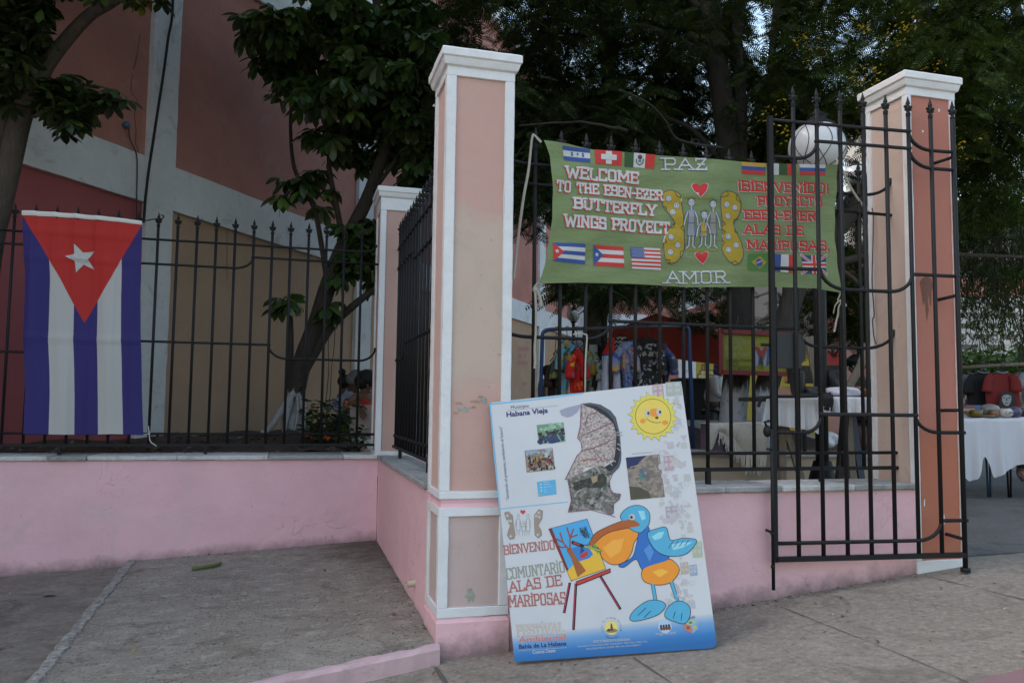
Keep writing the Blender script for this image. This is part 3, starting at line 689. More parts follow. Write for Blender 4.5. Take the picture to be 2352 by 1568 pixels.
lb = MB(); P0, P1 = pP(1779, 765, GN, GC+np.array((0, .03, 0))), pP(1836, 846, GN, GC+np.array((0, .03, 0)))
lb.obox((P0[0], P0[1], (P0[2]+P1[2])/2), (P1[0], P1[1], (P0[2]+P1[2])/2), .045, P0[2]-P1[2])
c_ = (P1[0], P1[1], (P0[2]+P1[2])/2)
lb.prism([(.035*math.cos(t), .062*math.sin(t)) for t in np.linspace(-math.pi/2, math.pi/2, 14)], lambda p, h: (c_[0]+p[0], c_[1]+h, c_[2]+p[1]), -.009, .009)
lb.build('lock_box', paint((.014, .016, .021), .55, .15), ga.t)
q0 = pP(1749, 791, GN, GC); MB().tube([q0, q0+np.array((.06, 0, 0))], .008, 8).build('lock_latch', m_iron, ga.t, True)
mb = MB(); q0 = pP(1762, 990, GN, GC); mb.ball(q0, (.02, .02, .03), 8, 6); mb.tube([q0+np.array((0, 0, .02)), q0+np.array((-.02, -.01, .045)), q0+np.array((.012, 0, .05))], .007, 6); mb.build('latch', m_iron, ga.t, True)
# ------------------------------------------------------------------ national flag hung on the left fence
C_RED = A(160, 19, 13); C_BLUE = A(30, 19, 92); C_WHT = (.47, .46, .45)
YFL = 6.222
def interp(P, t):
    P = np.array(P, float); s = np.linspace(0, 1, len(P)); return np.array([np.interp(t, s, P[:, 0]), np.interp(t, s, P[:, 1])])
def coons(top, bot, lef, rig, u, v):
    T, B, Lf, R = interp(top, u), interp(bot, u), interp(lef, v), interp(rig, v)
    c = [np.array(q, float) for q in (top[0], top[-1], bot[0], bot[-1])]
    return (1-v)*T+v*B+(1-u)*Lf+u*R-((1-u)*(1-v)*c[0]+u*(1-v)*c[1]+(1-u)*v*c[2]+u*v*c[3])
ft, fb = [(53, 496), (120, 501), (190, 506), (260, 511), (327, 516)], [(57, 996), (120, 997), (190, 998), (260, 996), (330, 999)]
fle, fr = [(53, 496), (55, 560), (60, 633), (57, 710), (54, 782), (58, 850), (60, 900), (57, 996)], [(327, 516), (325, 600), (323, 685), (324, 760), (326, 822), (327, 910), (330, 999)]
def flagpt(u, v, h=0):
    q = coons(ft, fb, fle, fr, u, v); p = pY(q[0], q[1], YFL)
    d = .014*math.sin(u*9+.6)*(.35+v*.65) + .010*math.sin(u*19+v*1.5)*(.2+.8*v) + .005*math.sin(u*31-v*3) + .007*math.sin(v*7+u*4)
    for bx in range(-1, 7): d += .009*math.exp(-((p[0]-(-1.724+bx*SP))/.014)**2)*(1-.6*v)
    for z in (zt1, zo, zmh): d += .012*math.exp(-((p[2]-z)/.014)**2)
    p[1] -= d + .012 + h; return p
m, n, l, b = nmat('flag cloth'); uvn = n.new('ShaderNodeUVMap'); s = n.new('ShaderNodeSeparateXYZ'); l.new(uvn.outputs[0], s.inputs[0])
U, V = s.outputs[0], s.outputs[1]
col = ramp(n, l, U, [(0, C_BLUE), (.222, C_WHT), (.427, C_BLUE), (.628, C_WHT), (.83, C_BLUE)], True)
t1 = mathn(n, l, 'SUBTRACT', U, mathn(n, l, 'MULTIPLY', V, .52/.475)); t2 = mathn(n, l, 'SUBTRACT', mathn(n, l, 'SUBTRACT', 1.0, mathn(n, l, 'MULTIPLY', V, .48/.475)), U)
col = mix(n, l, mathn(n, l, 'GREATER_THAN', mathn(n, l, 'MINIMUM', t1, t2), 0.0), col, C_RED)
wv = noise(n, l, pos(n, l), 260, 2); col = mix(n, l, mathn(n, l, 'MULTIPLY', wv, .12), col, (.1, .1, .1))
l.new(col, b.inputs['Base Color']); b.inputs['Roughness'].default_value = .75; bump(n, l, b, noise(n, l, pos(n, l), 5, 3), .12, .03)
b.inputs['Sheen Weight'].default_value = .1; m_flag = m
fg = thing('flag', 'blue and white striped flag with red triangle and star, hanging down from the fence', 'flag', pY(190, 500, YFL))
mb = MB(); NU, NV = 72, 60; mb.grid(flagpt, NU, NV)
mb.build('cloth', m_flag, fg, True, [(i/NU, j/NV) for j in range(NV+1) for i in range(NU+1)])
mb = MB()
def hem(u, v):
    p = pY(52+275*u, 484.5+(23.5*u)+(11.5-2.5*u)*v-3*math.sin(u*math.pi), YFL); q_ = flagpt(u, 0); p[1] = q_[1]-.003-.005*math.sin(v*math.pi); return p
mb.grid(hem, 40, 4); mb.build('heading_tape', paint((.66, .64, .6), .8, .06, 30, .1), fg, True)
pa = Paint(lambda u, v, h: flagpt(u, v, .004+.001*h), .03)
Q2 = lambda a, b_: ((a-140)/(810-140), (b_-100)/(1332-100))
pa.poly([Q2(*q) for q in ((433, 247), (480, 292), (543, 280), (506, 328), (543, 381), (483, 358), (438, 406), (435, 345), (377, 322), (433, 305))], C_WHT, 1)
pa.build('star', fg)
def cord(name, label, pts, r, c, cat='cord', group=None, n=6, k=5):
    o = MB().tube(smoothpath(pts, k), r, n).build(name, paint(c, .8, .2, 40, .2), None, True); return tag(o, label, cat, group)
fpt = lambda u, v, d=0: pY(u, v, YFL-.012+d)
cord('flag_tie', 'black cord knotted from the top right flag corner to a fence spear', [fpt(326, 508), fpt(340, 506), fpt(356, 503), fpt(372, 502, .02), fpt(376, 496, .04), fpt(370, 494, -.005)], .0045, (.02, .02, .02), 'cord')
cord('flag_tie', 'black cord holding the top left flag corner to its fence', [fpt(54, 489), fpt(46, 487), fpt(39, 490, .03), fpt(36, 485, .05)], .0045, (.02, .02, .02), 'cord')
cord('flag_tie', 'white string tying the lower right flag corner to the fence', [fpt(329, 998), fpt(338, 996), fpt(345, 995, .03), fpt(342, 988), fpt(341, 978), fpt(343, 1000), fpt(346, 1014), fpt(360, 1024)], .003, (.6, .6, .58), 'string')

# ------------------------------------------------------------------ green painted banner
YB = 3.688
bt = [(1246, 325.5), (1305, 333), (1367, 345), (1428, 351), (1500, 359), (1579, 364), (1699, 373), (1832, 379), (1919, 380.6)]
bb = [(1236, 652), (1331, 650.5), (1433, 652), (1510, 656), (1579, 660), (1700, 660), (1781, 660), (1871, 662.6), (1930, 673)]
be = [(1246, 325.5), (1261, 364), (1268, 441), (1265.4, 505), (1256.5, 569), (1247, 615), (1236, 652)]
br_ = [(1919, 380.6), (1917, 441), (1913, 492), (1913, 556), (1919.5, 607.5), (1930, 673)]
def bandisp(x, z):
    d = .006*math.sin(x*7+z*3)+.004*math.sin(x*13-z*9+1) + .004*math.sin((z-.5*x)*34)*math.exp(-((x-1.3)/.35)**2) + .0035*math.sin((z+.35*x)*38)*math.exp(-((x-2.65)/.4)**2)
    d += .0025*math.sin((z-.12*x)*60+2)*max(0, math.sin(x*4.2))
    return d+.014
m_ban, n, l, b = nmat('green cotton'); v = pos(n, l)
col = mix(n, l, step(n, l, noise(n, l, v, 2.4, 5, .6), .35, .7), A(88, 100, 66, .62), A(101, 114, 79, .62))
col = mix(n, l, mathn(n, l, 'MULTIPLY', step(n, l, noise(n, l, v, 4, 8, .75, .5), .6, .78), .3), col, A(125, 145, 120))
l.new(col, b.inputs['Base Color']); b.inputs['Roughness'].default_value = .85
bump(n, l, b, mathn(n, l, 'ADD', noise(n, l, pos(n, l, sx=(3, 3, 9)), 3, 4), mathn(n, l, 'MULTIPLY', noise(n, l, v, 300, 1), .08)), .25, .03)
banner = thing('banner', 'green hand painted welcome banner with butterfly, flags and slab lettering, tied on the fence', 'banner', pY(1580, 364, YB))
def banpt(u, v):
    q = coons(bt, bb, be, br_, u, v); p = pY(q[0], q[1], YB); p[1] -= bandisp(p[0], p[2]); return p
MB().grid(banpt, 90, 44).build('cloth', m_ban, banner, True)
bfn = lambda x, z, h: (x, YB-bandisp(x, z)-.0012-.0007*h, z)
B2 = lambda q: tuple(pY(q[0], q[1], YB)[[0, 2]])
cA = lambda a, b_: B2((1177+.2563*a, 287.1+.2563*b_))       # survey sheet A (left half of the banner)
cB = lambda a, b_: B2((1550.4+.2563*a, 287.1+.2563*b_))     # survey sheet B (right half)
WHT = (.50, .50, .51); RED = A(165, 32, 24); BLU = A(34, 62, 120); YEL = A(142, 120, 16); NAV = A(35, 50, 85); DRK = (.02, .02, .018)
px = .2563*.00205*1.0
def quad(pa, P, c, h=1): pa.poly(P, c, h)
tx = Paint(bfn, .05)
for t, a, b_, hgt in (('WELCOME', (466, 472), (1122, 528), 108), ('TO THE EBEN-EZER', (384, 592), (1342, 680), 98), ('BUTTERFLY', (535, 752), (1285, 815), 104), ('WINGS PROYECT', (452, 908), (1398, 975), 108)):
    tx = Paint(bfn, .05); q = cA(*a); r_ = cA(*b_); tx.hand(t, q, r_, hgt*px*.92, .0092 if 'EZER' in t else .0115, WHT, 3, .24, (-.0048, -.0042, RED)); tx.build('lettering', banner, 'white lettering line with red edges')
tx = Paint(bfn, .05)
for t, a, b_, hgt in (('¡BiENVENiDO!', (548, 588), (1365, 620), 98), ('PROYECTO', (730, 722), (1312, 728), 92), ('EBEN-EZER', (604, 848), (1256, 858), 92), ('ALAS DE', (600, 978), (1145, 988), 90), ('MARiPOSAS.', (622, 1120), (1372, 1128), 94)):
    tx = Paint(bfn, .05); q = cB(*a); r_ = cB(*b_); tx.hand(t, q, r_, hgt*px*.92, .0106, RED, 3, .24, (-.0034, -.0034, WHT)); tx.build('lettering', banner, 'red lettering line with white edges')
tx = Paint(bfn, .05)
q = B2((1519, 391)); r_ = B2((1622, 393)); tx.hand('PAZ', q, r_, .055, .0082, WHT, 3, .4, (-.002, -.002, BLU)); tx.build('lettering', banner, 'thin white word at the top'); tx = Paint(bfn, .05)
q = B2((1526, 651)); r_ = B2((1667, 650)); tx.hand('AMOR', q, r_, .058, .0078, WHT, 3, .4, (-.002, -.002, BLU))
tx.build('lettering', banner, 'thin white word at the bottom')
def bl(P, u, v):
    a, b_, c, d = [np.array(p) for p in P]     # tl,tr,br,bl
    return tuple((1-v)*((1-u)*a+u*b_)+v*((1-u)*d+u*c))
def pflag(label, P, draw):
    pa = Paint(bfn, .05); R = lambda u0, v0, u1, v1, c, h=1: pa.poly([bl(P, u0, v0), bl(P, u1, v0), bl(P, u1, v1), bl(P, u0, v1)], c, h)
    draw(pa, R, lambda u, v: bl(P, u, v)); pa.build('painted_flag', banner, label)
MG = A(58, 100, 40); DG = A(32, 66, 26)
def d_hon(pa, R, p):
    R(0, 0, 1, .3, BLU); R(0, .3, 1, .7, WHT); R(0, .7, 1, 1, BLU)
    for u, v in ((.33, .42), (.33, .57), (.54, .47), (.74, .42), (.74, .57)): pa.star(p(u, v), .0085, BLU, 3)
pflag('blue and white flag with five blue stars', [cA(436, 196), cA(692, 218), cA(690, 344), cA(456, 322)], d_hon)
def d_swi(pa, R, p): R(0, 0, 1, 1, RED); R(.4, .04, .62, .95, WHT, 2.2); R(.22, .28, .8, .66, WHT, 3)
pflag('red flag with white cross', [cA(734, 222), cA(974, 246), cA(968, 370), cA(735, 354)], d_swi)
def d_mex(pa, R, p):
    R(0, 0, .3, 1, DG); R(.3, 0, .68, 1, WHT); R(.68, 0, 1, 1, RED)
    pa.ell(p(.5, .28), .012, .012, A(70, 50, 40), 3); pa.line([p(.38, .45), p(.4, .68), p(.5, .82), p(.6, .68), p(.62, .42)], .005, A(40, 70, 65), 3); pa.ell(p(.5, .55), .009, .006, A(60, 110, 100), 3)
pflag('green white and red flag with a wreathed emblem', [cA(994, 250), cA(1266, 276), cA(1258, 400), cA(996, 380)], d_mex)
def tri_(pa, p, cc, cs):
    pa.poly([p(0, 0), p(.33, .46), p(0, 1)], cc, 2.5); pa.star(p(.115, .46), .0125, cs, 4)
def d_cub(pa, R, p):
    for i, c in enumerate((BLU, WHT, BLU, WHT, BLU)): R(0, i/5, 1, (i+1)/5, c)
    tri_(pa, p, RED, WHT)
pflag('blue and white striped flag with red triangle', [cA(350, 1060), cA(637, 1072), cA(639, 1254), cA(350, 1228)], d_cub)
def d_pr(pa, R, p):
    for i, c in enumerate((RED, WHT, RED, WHT, RED)): R(0, i/5, 1, (i+1)/5, c)
    tri_(pa, p, BLU, WHT)
pflag('red and white striped flag with blue triangle', [cA(712, 1078), cA(988, 1094), cA(992, 1278), cA(718, 1264)], d_pr)
def d_usa(pa, R, p):
    for i in range(11): R(0, i/11, 1, (i+1)/11, WHT if i % 2 == 0 else RED)
    R(0, 0, .45, .5, BLU, 2.2)
    for i in range(6):
        for j in range(5): pa.ell(p(.05+.07*i+.03*(j % 2), .06+.09*j), .0026, .0026, WHT, 4, 6)
pflag('striped flag with a blue starry corner', [cA(1048, 1096), cA(1314, 1110), cA(1322, 1302), cA(1064, 1290)], d_usa)
def d_3h(*c):
    def f(pa, R, p):
        for i, k in enumerate(c): R(0, i/3, 1, (i+1)/3, k)
    return f
def d_3v(*c):
    def f(pa, R, p):
        for i, k in enumerate(c): R(i/3, 0, (i+1)/3, 1, k)
    return f
pflag('yellow blue and red banded flag', [cB(584, 336), cB(806, 346), cB(804, 450), cB(586, 444)], d_3h(A(165, 130, 50), BLU, RED))
pflag('white green and red upright banded flag', [cB(848, 348), cB(1066, 358), cB(1068, 454), cB(850, 450)], d_3v(WHT, DG, RED))
pflag('white blue and red banded flag', [cB(1096, 358), cB(1328, 364), cB(1326, 460), cB(1100, 456)], d_3h(WHT, BLU, RED))
def d_bra(pa, R, p):
    R(0, 0, 1, 1, MG); pa.poly([p(.15, .5), p(.53, .14), p(.84, .48), p(.53, .86)], YEL, 2.2); pa.ell(p(.5, .52), .021, .021, BLU, 3.4); pa.line([p(.38, .56), p(.6, .42)], .004, WHT, 4.4)
pflag('green flag with yellow diamond and blue disc', [cB(632, 1160), cB(836, 1156), cB(842, 1320), cB(628, 1306)], d_bra)
pflag('blue white and red upright banded flag', [cB(866, 1160), cB(1082, 1166), cB(1080, 1328), cB(866, 1312)], d_3v(BLU, WHT, RED))
def d_uk(pa, R, p):
    R(0, 0, 1, 1, NAV)
    for a, b_ in (((0, 0), (1, 1)), ((0, 1), (1, 0))): pa.line([p(*a), p(*b_)], .014, WHT, 2.2); pa.line([p(*a), p(*b_)], .006, RED, 3)
    R(.4, 0, .6, 1, WHT, 3.6); R(0, .37, 1, .66, WHT, 3.7); R(.45, 0, .56, 1, RED, 4.6); R(0, .44, 1, .58, RED, 4.7)
pflag('blue flag with crossed red and white bars', [cB(1126, 1166), cB(1338, 1172), cB(1338, 1340), cB(1128, 1334)], d_uk)
def heart(P, label):
    pa = Paint(bfn, .05); c = np.mean(P, axis=0); pa.poly([tuple(c+(np.array(p)-c)*1.09) for p in P], WHT, 1); pa.poly(P, A(170, 25, 30), 2); pa.build('painted_heart', banner, label)
heart([cB(*q) for q in ((208, 655), (150, 600), (132, 560), (140, 538), (165, 532), (190, 545), (205, 562), (225, 538), (250, 532), (270, 540), (273, 562), (255, 605))], 'upper red heart')
heart([cB(*q) for q in ((240, 1248), (190, 1210), (164, 1170), (172, 1148), (195, 1142), (225, 1165), (245, 1142), (270, 1140), (282, 1152), (276, 1185), (255, 1225))], 'lower red heart')
FACE = (.46, .47, .48)
def wing(P, faces, arcs, label):
    pa = Paint(bfn, .05); c = np.mean(P, axis=0)
    pa.line(P, .0055, WHT, 1, True); pa.line(P, .0042, DRK, 1.6, True); pa.poly(P, YEL, 1)
    for a in arcs: pa.line(a, .003, DRK, 3)
    for f in faces:
        pa.ell(f, .0158, .0158, BLU, 2.2); pa.ell(f, .0142, .0142, FACE, 3)
        for s in (-1, 1): pa.ell((f[0]+s*.0052, f[1]+.004), .0022, .003, DRK, 4, 8)
        pa.line([(f[0]+.0085*math.cos(t), f[1]-.001+.0085*math.sin(t)) for t in np.linspace(-2.7, -.45, 6)], .0016, DRK, 4)
    pa.build('painted_wing', banner, label)
wing([cA(*q) for q in ((1335, 620), (1365, 595), (1410, 588), (1460, 606), (1492, 640), (1500, 720), (1516, 830), (1522, 960), (1528, 1120), (1505, 1180), (1450, 1235), (1405, 1248), (1368, 1232), (1352, 1180), (1340, 1060), (1360, 985), (1395, 925), (1440, 885), (1425, 855), (1395, 815), (1362, 765), (1338, 730))],
     [cA(*q) for q in ((1387, 668), (1456, 730), (1421, 788), (1405, 1013), (1467, 1082), (1402, 1144))],
     [[cA(1440, 606), cA(1455, 645), cA(1492, 664)], [cA(1338, 732), cA(1368, 742), cA(1366, 772)], [cA(1395, 925), cA(1425, 925), cA(1440, 890)], [cA(1518, 900), cA(1494, 925), cA(1522, 962)], [cA(1528, 1122), cA(1490, 1140), cA(1490, 1190)], [cA(1352, 1030), cA(1368, 1050), cA(1345, 1070)], [cA(1360, 1215), cA(1390, 1212), cA(1404, 1245)]], 'left yellow butterfly wing with faces')
wing([cB(*q) for q in ((388, 650), (410, 615), (455, 598), (505, 606), (550, 635), (578, 690), (576, 760), (550, 830), (508, 888), (520, 935), (548, 1000), (575, 1060), (592, 1140), (585, 1200), (555, 1245), (510, 1262), (455, 1220), (420, 1170), (402, 1120), (412, 1040), (405, 960), (408, 880), (395, 760))],
     [cB(*q) for q in ((447, 720), (521, 748), (456, 825), (458, 1008), (528, 1085), (459, 1126))],
     [[cB(455, 600), cB(458, 640), cB(398, 655)], [cB(540, 628), cB(535, 670), cB(576, 700)], [cB(548, 852), cB(515, 850), cB(512, 885)], [cB(412, 870), cB(436, 890), cB(408, 915)], [cB(405, 940), cB(432, 960), cB(412, 985)], [cB(520, 935), cB(516, 965), cB(542, 975)], [cB(412, 1040), cB(428, 1060), cB(408, 1090)], [cB(480, 1240), cB(515, 1225), cB(545, 1245)]], 'right yellow butterfly wing with faces')
def figure(hx, hy, top, waist, hem, foot, skirt, shade, label):
    pa = Paint(bfn, .05); c = lambda a, b_: cB(a, b_); w = 26
    pa.poly([c(hx-w, top), c(hx+w, top), c(hx+w*1.1, waist), c(hx-w*1.1, waist)], shade[0], 1)
    pa.poly([c(hx-w*1.1, waist), c(hx+w*1.1, waist), c(hx+w*1.5, hem), c(hx-w*1.5, hem)], shade[1], 1)
    for P in ([(hx-w, top), (hx-w*1.1, waist), (hx-w*1.4, hem), (hx+w*1.4, hem), (hx+w*1.1, waist), (hx+w, top), (hx-w, top)], [(hx-w*1.1, waist), (hx+w*1.1, waist)]): pa.line([c(*q) for q in P], .0028, BLU, 2.2)
    for s in (-1, 1):
        pa.line([c(hx+s*w, top+8), c(hx+s*w*2, (top+waist)/2+15), c(hx+s*w*2.5, waist+40)], .0062, FACE, 2); pa.line([c(hx+s*w*1.25, top+8), c(hx+s*w*2.3, (top+waist)/2+10), c(hx+s*w*2.75, waist+36)], .0022, BLU, 3)
        pa.line([c(hx+s*16, hem), c(hx+s*18, foot-22), c(hx+s*40, foot)], .0062, FACE, 2); pa.line([c(hx+s*28, hem), c(hx+s*30, foot-24), c(hx+s*50, foot)], .0022, BLU, 3)
    pa.line([c(hx, hy+35), c(hx, top)], .006, FACE, 2)
    pa.ell(c(hx, hy), .0185, .0205, BLU, 2.2); pa.ell(c(hx, hy), .0165, .0185, FACE, 3)
    for s in (-1, 1): pa.ell(c(hx+s*12, hy-7), .0026, .0032, NAV, 4, 8)
    pa.line([c(hx-15, hy+12), c(hx, hy+22), c(hx+15, hy+12)], .0018, NAV, 4)
    for k in range(-3, 4): pa.line([c(hx+k*9, hy-34+abs(k)*3), c(hx+k*12, hy-52+abs(k)*3)], .0018, NAV, 3)
    pa.build('painted_figure', banner, label)
figure(127, 705, 765, 885, 1000, 1108, 0, (A(125, 125, 125), A(115, 118, 122)), 'left adult figure in trousers')
figure(240, 820, 872, 965, 1005, 1098, 1, (A(150, 122, 40), A(140, 118, 60)), 'child figure in yellow')
figure(322, 722, 785, 885, 985, 1106, 1, (A(125, 118, 105), A(120, 112, 105)), 'right adult figure in a skirt')
pa = Paint(bfn, .05); OL = A(108, 108, 28)
pa.poly([cB(60, 648), cB(330, 652), cB(330, 672), cB(60, 668)], OL, .6); pa.build('yellow_stroke', banner); pa = Paint(bfn, .05); pa.poly([cB(100, 1115), cB(372, 1118), cB(372, 1134), cB(100, 1136)], OL, .6); pa.build('yellow_stroke', banner)
# banner ties and loose straps
R_ = (.42, .38, .32)
mp = lambda u, v, Y=3.69: pY(u, v, Y)
o = MB(); 
def ribbon(mb, P, w, ph=0.0):
    P = smoothpath(P, 6); N = len(P); vs = []
    for i, p in enumerate(P):
        t = P[min(i+1, N-1)]-P[max(i-1, 0)]; a = ph+i*.12; q = np.cross(t/np.linalg.norm(t), (math.sin(a)*.5, -1, 0)); q /= np.linalg.norm(q)+1e-9
        vs += [p-q*w/2+np.array((0, -.002, 0)), p+q*w/2+np.array((0, -.002, 0)), p+q*w/2+np.array((0, .001, 0)), p-q*w/2+np.array((0, .001, 0))]
    mb.add(vs, [(i*4+j, i*4+(j+1) % 4, i*4+4+(j+1) % 4, i*4+4+j) for i in range(N-1) for j in range(4)])
ribbon(o, [mp(1243, 327), mp(1236, 320), mp(1228, 312, 3.70), mp(1222, 318), mp(1214, 390), mp(1203, 450), mp(1192, 530), mp(1185, 590), mp(1180, 640)], .013)
tag(o.build('banner_tie', paint(R_, .9, .2, 50, .2), None, True), 'cream cloth strip slanting down from the first fence spear at the banner corner', 'strap')
o = MB(); ribbon(o, [mp(1237, 651), mp(1229, 658), mp(1226, 668, 3.70), mp(1231, 662), mp(1236, 672), mp(1241, 686), mp(1243, 704)], .014); o.ball(mp(1229, 665, 3.695), (.014, .012, .016), 8, 6)
ribbon(o, [mp(1229, 660), mp(1231, 720), mp(1230, 770), mp(1228, 800), mp(1229, 830), mp(1228, 846)], .013, .4)
tag(o.build('banner_tie', paint(R_, .9, .2, 50, .2), None, True), 'cream cloth strip knotted at the lower left banner corner with a long loose end', 'strap')
o = MB(); ribbon(o, [mp(1919, 381), mp(1924, 374), mp(1921, 366, 3.70), mp(1930, 377), mp(1940, 402), mp(1957, 436), mp(1980, 470, 3.71), mp(1995, 487, 3.72)], .012)
tag(o.build('banner_tie', paint(R_, .9, .2, 50, .2), None, True), 'cream cloth strip from the upper right banner corner to the gate side rail', 'strap')
o = MB(); ribbon(o, [mp(1930, 673), mp(1927, 682), mp(1924, 690), mp(1931, 694), mp(1926, 706), mp(1925, 722), mp(1921, 736), mp(1918, 752), mp(1916, 762)], .009); ribbon(o, [mp(1928, 690), mp(1938, 694), mp(1944, 703)], .014)
ribbon(o, [mp(1926, 692), mp(1918, 702), mp(1914, 720)], .008)
tag(o.build('banner_tie', paint(R_, .9, .2, 50, .2), None, True), 'cream string knotted at the lower right banner corner with dangling ends', 'string')
cord('string', 'twisted white twine hanging from the rail down behind the board', [mp(1316, 768, 3.69), mp(1330, 766, 3.69), mp(1344, 768, 3.69), mp(1348, 776, 3.69), mp(1345, 830, 3.68), mp(1344, 900, 3.67)], .0042, (.4, .38, .33), 'string')
cord('wire', 'thin dark wire running down the left edge of the orange fronted pillar', [pX(u, v, X2P-.006) for u, v in ((2003, 478), (2006, 500), (2005, 560), (2003, 650), (2008, 720), (2004, 735), (2007, 770), (2012, 790))], .003, (.05, .035, .03), 'wire')

# ------------------------------------------------------------------ painted board leaning on the tall pillar
KS = 1.017
bo = lambda p: EYE + (np.array(p)-EYE)*KS
BL_, BR_, TL_, TR_ = bo((.936, 3.334, -.017)), bo((1.703, 3.031, .082)), bo((.86, 3.491, 1.055)), bo((1.628, 3.188, 1.154))
BW, BH = np.linalg.norm(BR_-BL_), np.linalg.norm(TL_-BL_); EX = (BR_-BL_)/BW; EZ = (TL_-BL_)/BH; EN = np.cross(EX, EZ); EN /= np.linalg.norm(EN)   # EN towards the viewer
BP = lambda s, t, h: tuple(BL_+EX*s+EZ*t+EN*h)
def bq(a, b_):                    # survey sheet point -> board coordinates
    p = pP(1091+.4507*a, 861.3+.4507*b_, EN, BL_) - BL_; return (float(p@EX), float(p@EZ))
board = thing('display_board', 'big white festival board with cartoon prints and a map, leaning on the tall pillar', 'board', (BL_+BR_)/2)
m, n, l, b = nmat('white laminated board'); uvn = n.new('ShaderNodeUVMap'); s = n.new('ShaderNodeSeparateXYZ'); l.new(uvn.outputs[0], s.inputs[0])
base = mix(n, l, step(n, l, noise(n, l, pos(n, l), 3, 6, .7), .4, .75), (.57, .595, .645), (.52, .545, .595))
gr = mathn(n, l, 'ADD', s.outputs[1], mathn(n, l, 'MULTIPLY', s.outputs[0], -.03))
r1 = ramp(n, l, gr, [(0, A(30, 92, 150)), (.03, A(40, 105, 165)), (.075, A(95, 140, 185)), (.115, (.55, .575, .625))])
col = mix(n, l, step(n, l, gr, .118, .10), base, r1)
col = mix(n, l, mathn(n, l, 'MULTIPLY', step(n, l, noise(n, l, pos(n, l), 24, 8, .8), .66, .74), .5), col, (.4, .39, .37))
l.new(col, b.inputs['Base Color']); b.inputs['Roughness'].default_value = .38; bump(n, l, b, noise(n, l, pos(n, l), 3, 2), .06, .02)
out = [(.004, .012), (.012, .004), (BW-.03, 0), (BW-.012, .004), (BW-.003, .014), (BW, .03), (BW, BH-.012), (BW-.004, BH-.004), (BW-.012, BH), (.006, BH), (0, BH-.006)]
mb = MB(); tr = tessellate_polygon([[Vector((*p, 0)) for p in out]]); mb.add([BP(s_, t_, 0) for s_, t_ in out], [tuple(t) for t in tr]); uvs = list(out)
mb.build('print_face', m, board, False, uvs)
mb = MB(); mb.prism(out, lambda p, h: BP(p[0], p[1], h), -.014, -.0006); mb.build('panel', paint((.5, .49, .46), .8, .2, 20, .2), board)
bfn2 = lambda s_, t_, h: BP(s_, t_, .0005+.0004*h)
PN = lambda: Paint(bfn2)
q1 = lambda *P: [bq(*p) for p in P]
def capq(px_): return px_*.4507*KS*.00193
LB = A(95, 165, 205); NV = A(32, 38, 95); PU = A(110, 55, 85)
pa = PN()
pa.line(q1((77, 148), (300, 124), (550, 92)), .006, LB, 1); pa.line(q1((77, 148), (100, 420), (127, 680)), .0055, LB, 1.5); pa.line(q1((127, 680), (470, 645)), .0035, LB, 1); pa.build('border_line', board)
pa = PN()
pa.text('Municipio', bq(183, 172), bq(275, 163), capq(17), A(55, 55, 80), 1); pa.line(q1((163, 180), (425, 155)), .0012, A(110, 110, 120), 1)
pa.text('Habana Vieja', bq(161, 213), bq(372, 190), capq(25), NV, 1, .03); pa.build('heading', board, 'navy printed heading'); pa = PN()
pa.text('“Saneando el presente, cambiando el futuro”', bq(174, 638), bq(137, 258), capq(15), A(45, 50, 105), 1); pa.build('slogan', board); pa = PN()
pa.text('Habana Vieja', bq(545, 437), bq(624, 430), capq(12), A(180, 60, 50), 6); pa.build('map_label', board); pa = PN()
pa.text('Especialización del Municipio Habana Vieja', bq(800, 404), bq(905, 394), capq(5), A(70, 70, 75), 1)
pa.build('map_caption', board)
BR1 = A(150, 92, 86); BRO = A(125, 112, 100)
pa = PN(); S_ = .27
pa.hand('BiENVENiDO', bq(148, 912), bq(410, 884), capq(40), .0052, BR1, 1, .2); pa.build('lettering', board, 'faded red hand lettered greeting line'); pa = PN()
pa.hand('COMUNTARiO', bq(160, 1038), bq(462, 1000), capq(48), .0056, A(128, 132, 122), 1, .2); pa.build('lettering', board, 'pale grey green hand lettered line'); pa = PN()
pa.hand('ALAS DE', bq(176, 1104), bq(446, 1066), capq(46), .0066, BR1, 1, .3); pa.build('lettering', board); pa = PN()
pa.hand('MARiPOSAS', bq(172, 1180), bq(465, 1160), capq(50), .0064, BR1, 1, .3); pa.build('lettering', board, 'faded red hand lettered welcome')
pa = PN()
pa.hand('FESTiVAL', bq(217, 1324), bq(460, 1310), capq(46), .0088, A(170, 168, 165), 1, .2, (-.0015, -.0012, A(165, 110, 80))); pa.build('festival_title', board); pa = PN()
pa.text('Ambiental', bq(222, 1359), bq(463, 1346), capq(24), A(190, 112, 80), 1, .015); pa.text('Bahía de La Habana', bq(225, 1392), bq(467, 1374), capq(19), NV, 1, .025)
pa.line(q1((222, 1402), (467, 1386)), .0012, WHT, 1); pa.text('Cuenca Oeste', bq(294, 1418), bq(411, 1409), capq(16), WHT, 1, .015); pa.build('festival_subtitle', board); pa = PN()
pa.text('GRUPO DE TRABAJO ESTATAL BAHÍA HABANA.', bq(602, 1362), bq(794, 1350), capq(11), WHT, 1, .01)
pa.text('Desamparados s/n frente a Damas. Muelle “Aracelio Iglesias”. Habana Vieja, La Habana, Cuba.', bq(523, 1384), bq(880, 1358), capq(8), WHT, 1)
pa.text('Teléf. (537) 862 4908. Fax: (537) 863 1400 e-mail: postmaster@gteb.cu', bq(566, 1398), bq(845, 1375), capq(8), WHT, 1)
pa.build('address_print', board); pa = PN()
pa.text('“Amigos de la Bahía”', bq(917, 1324), bq(1030, 1316), capq(12), WHT, 1); pa.build('logo_caption', board); pa = PN()
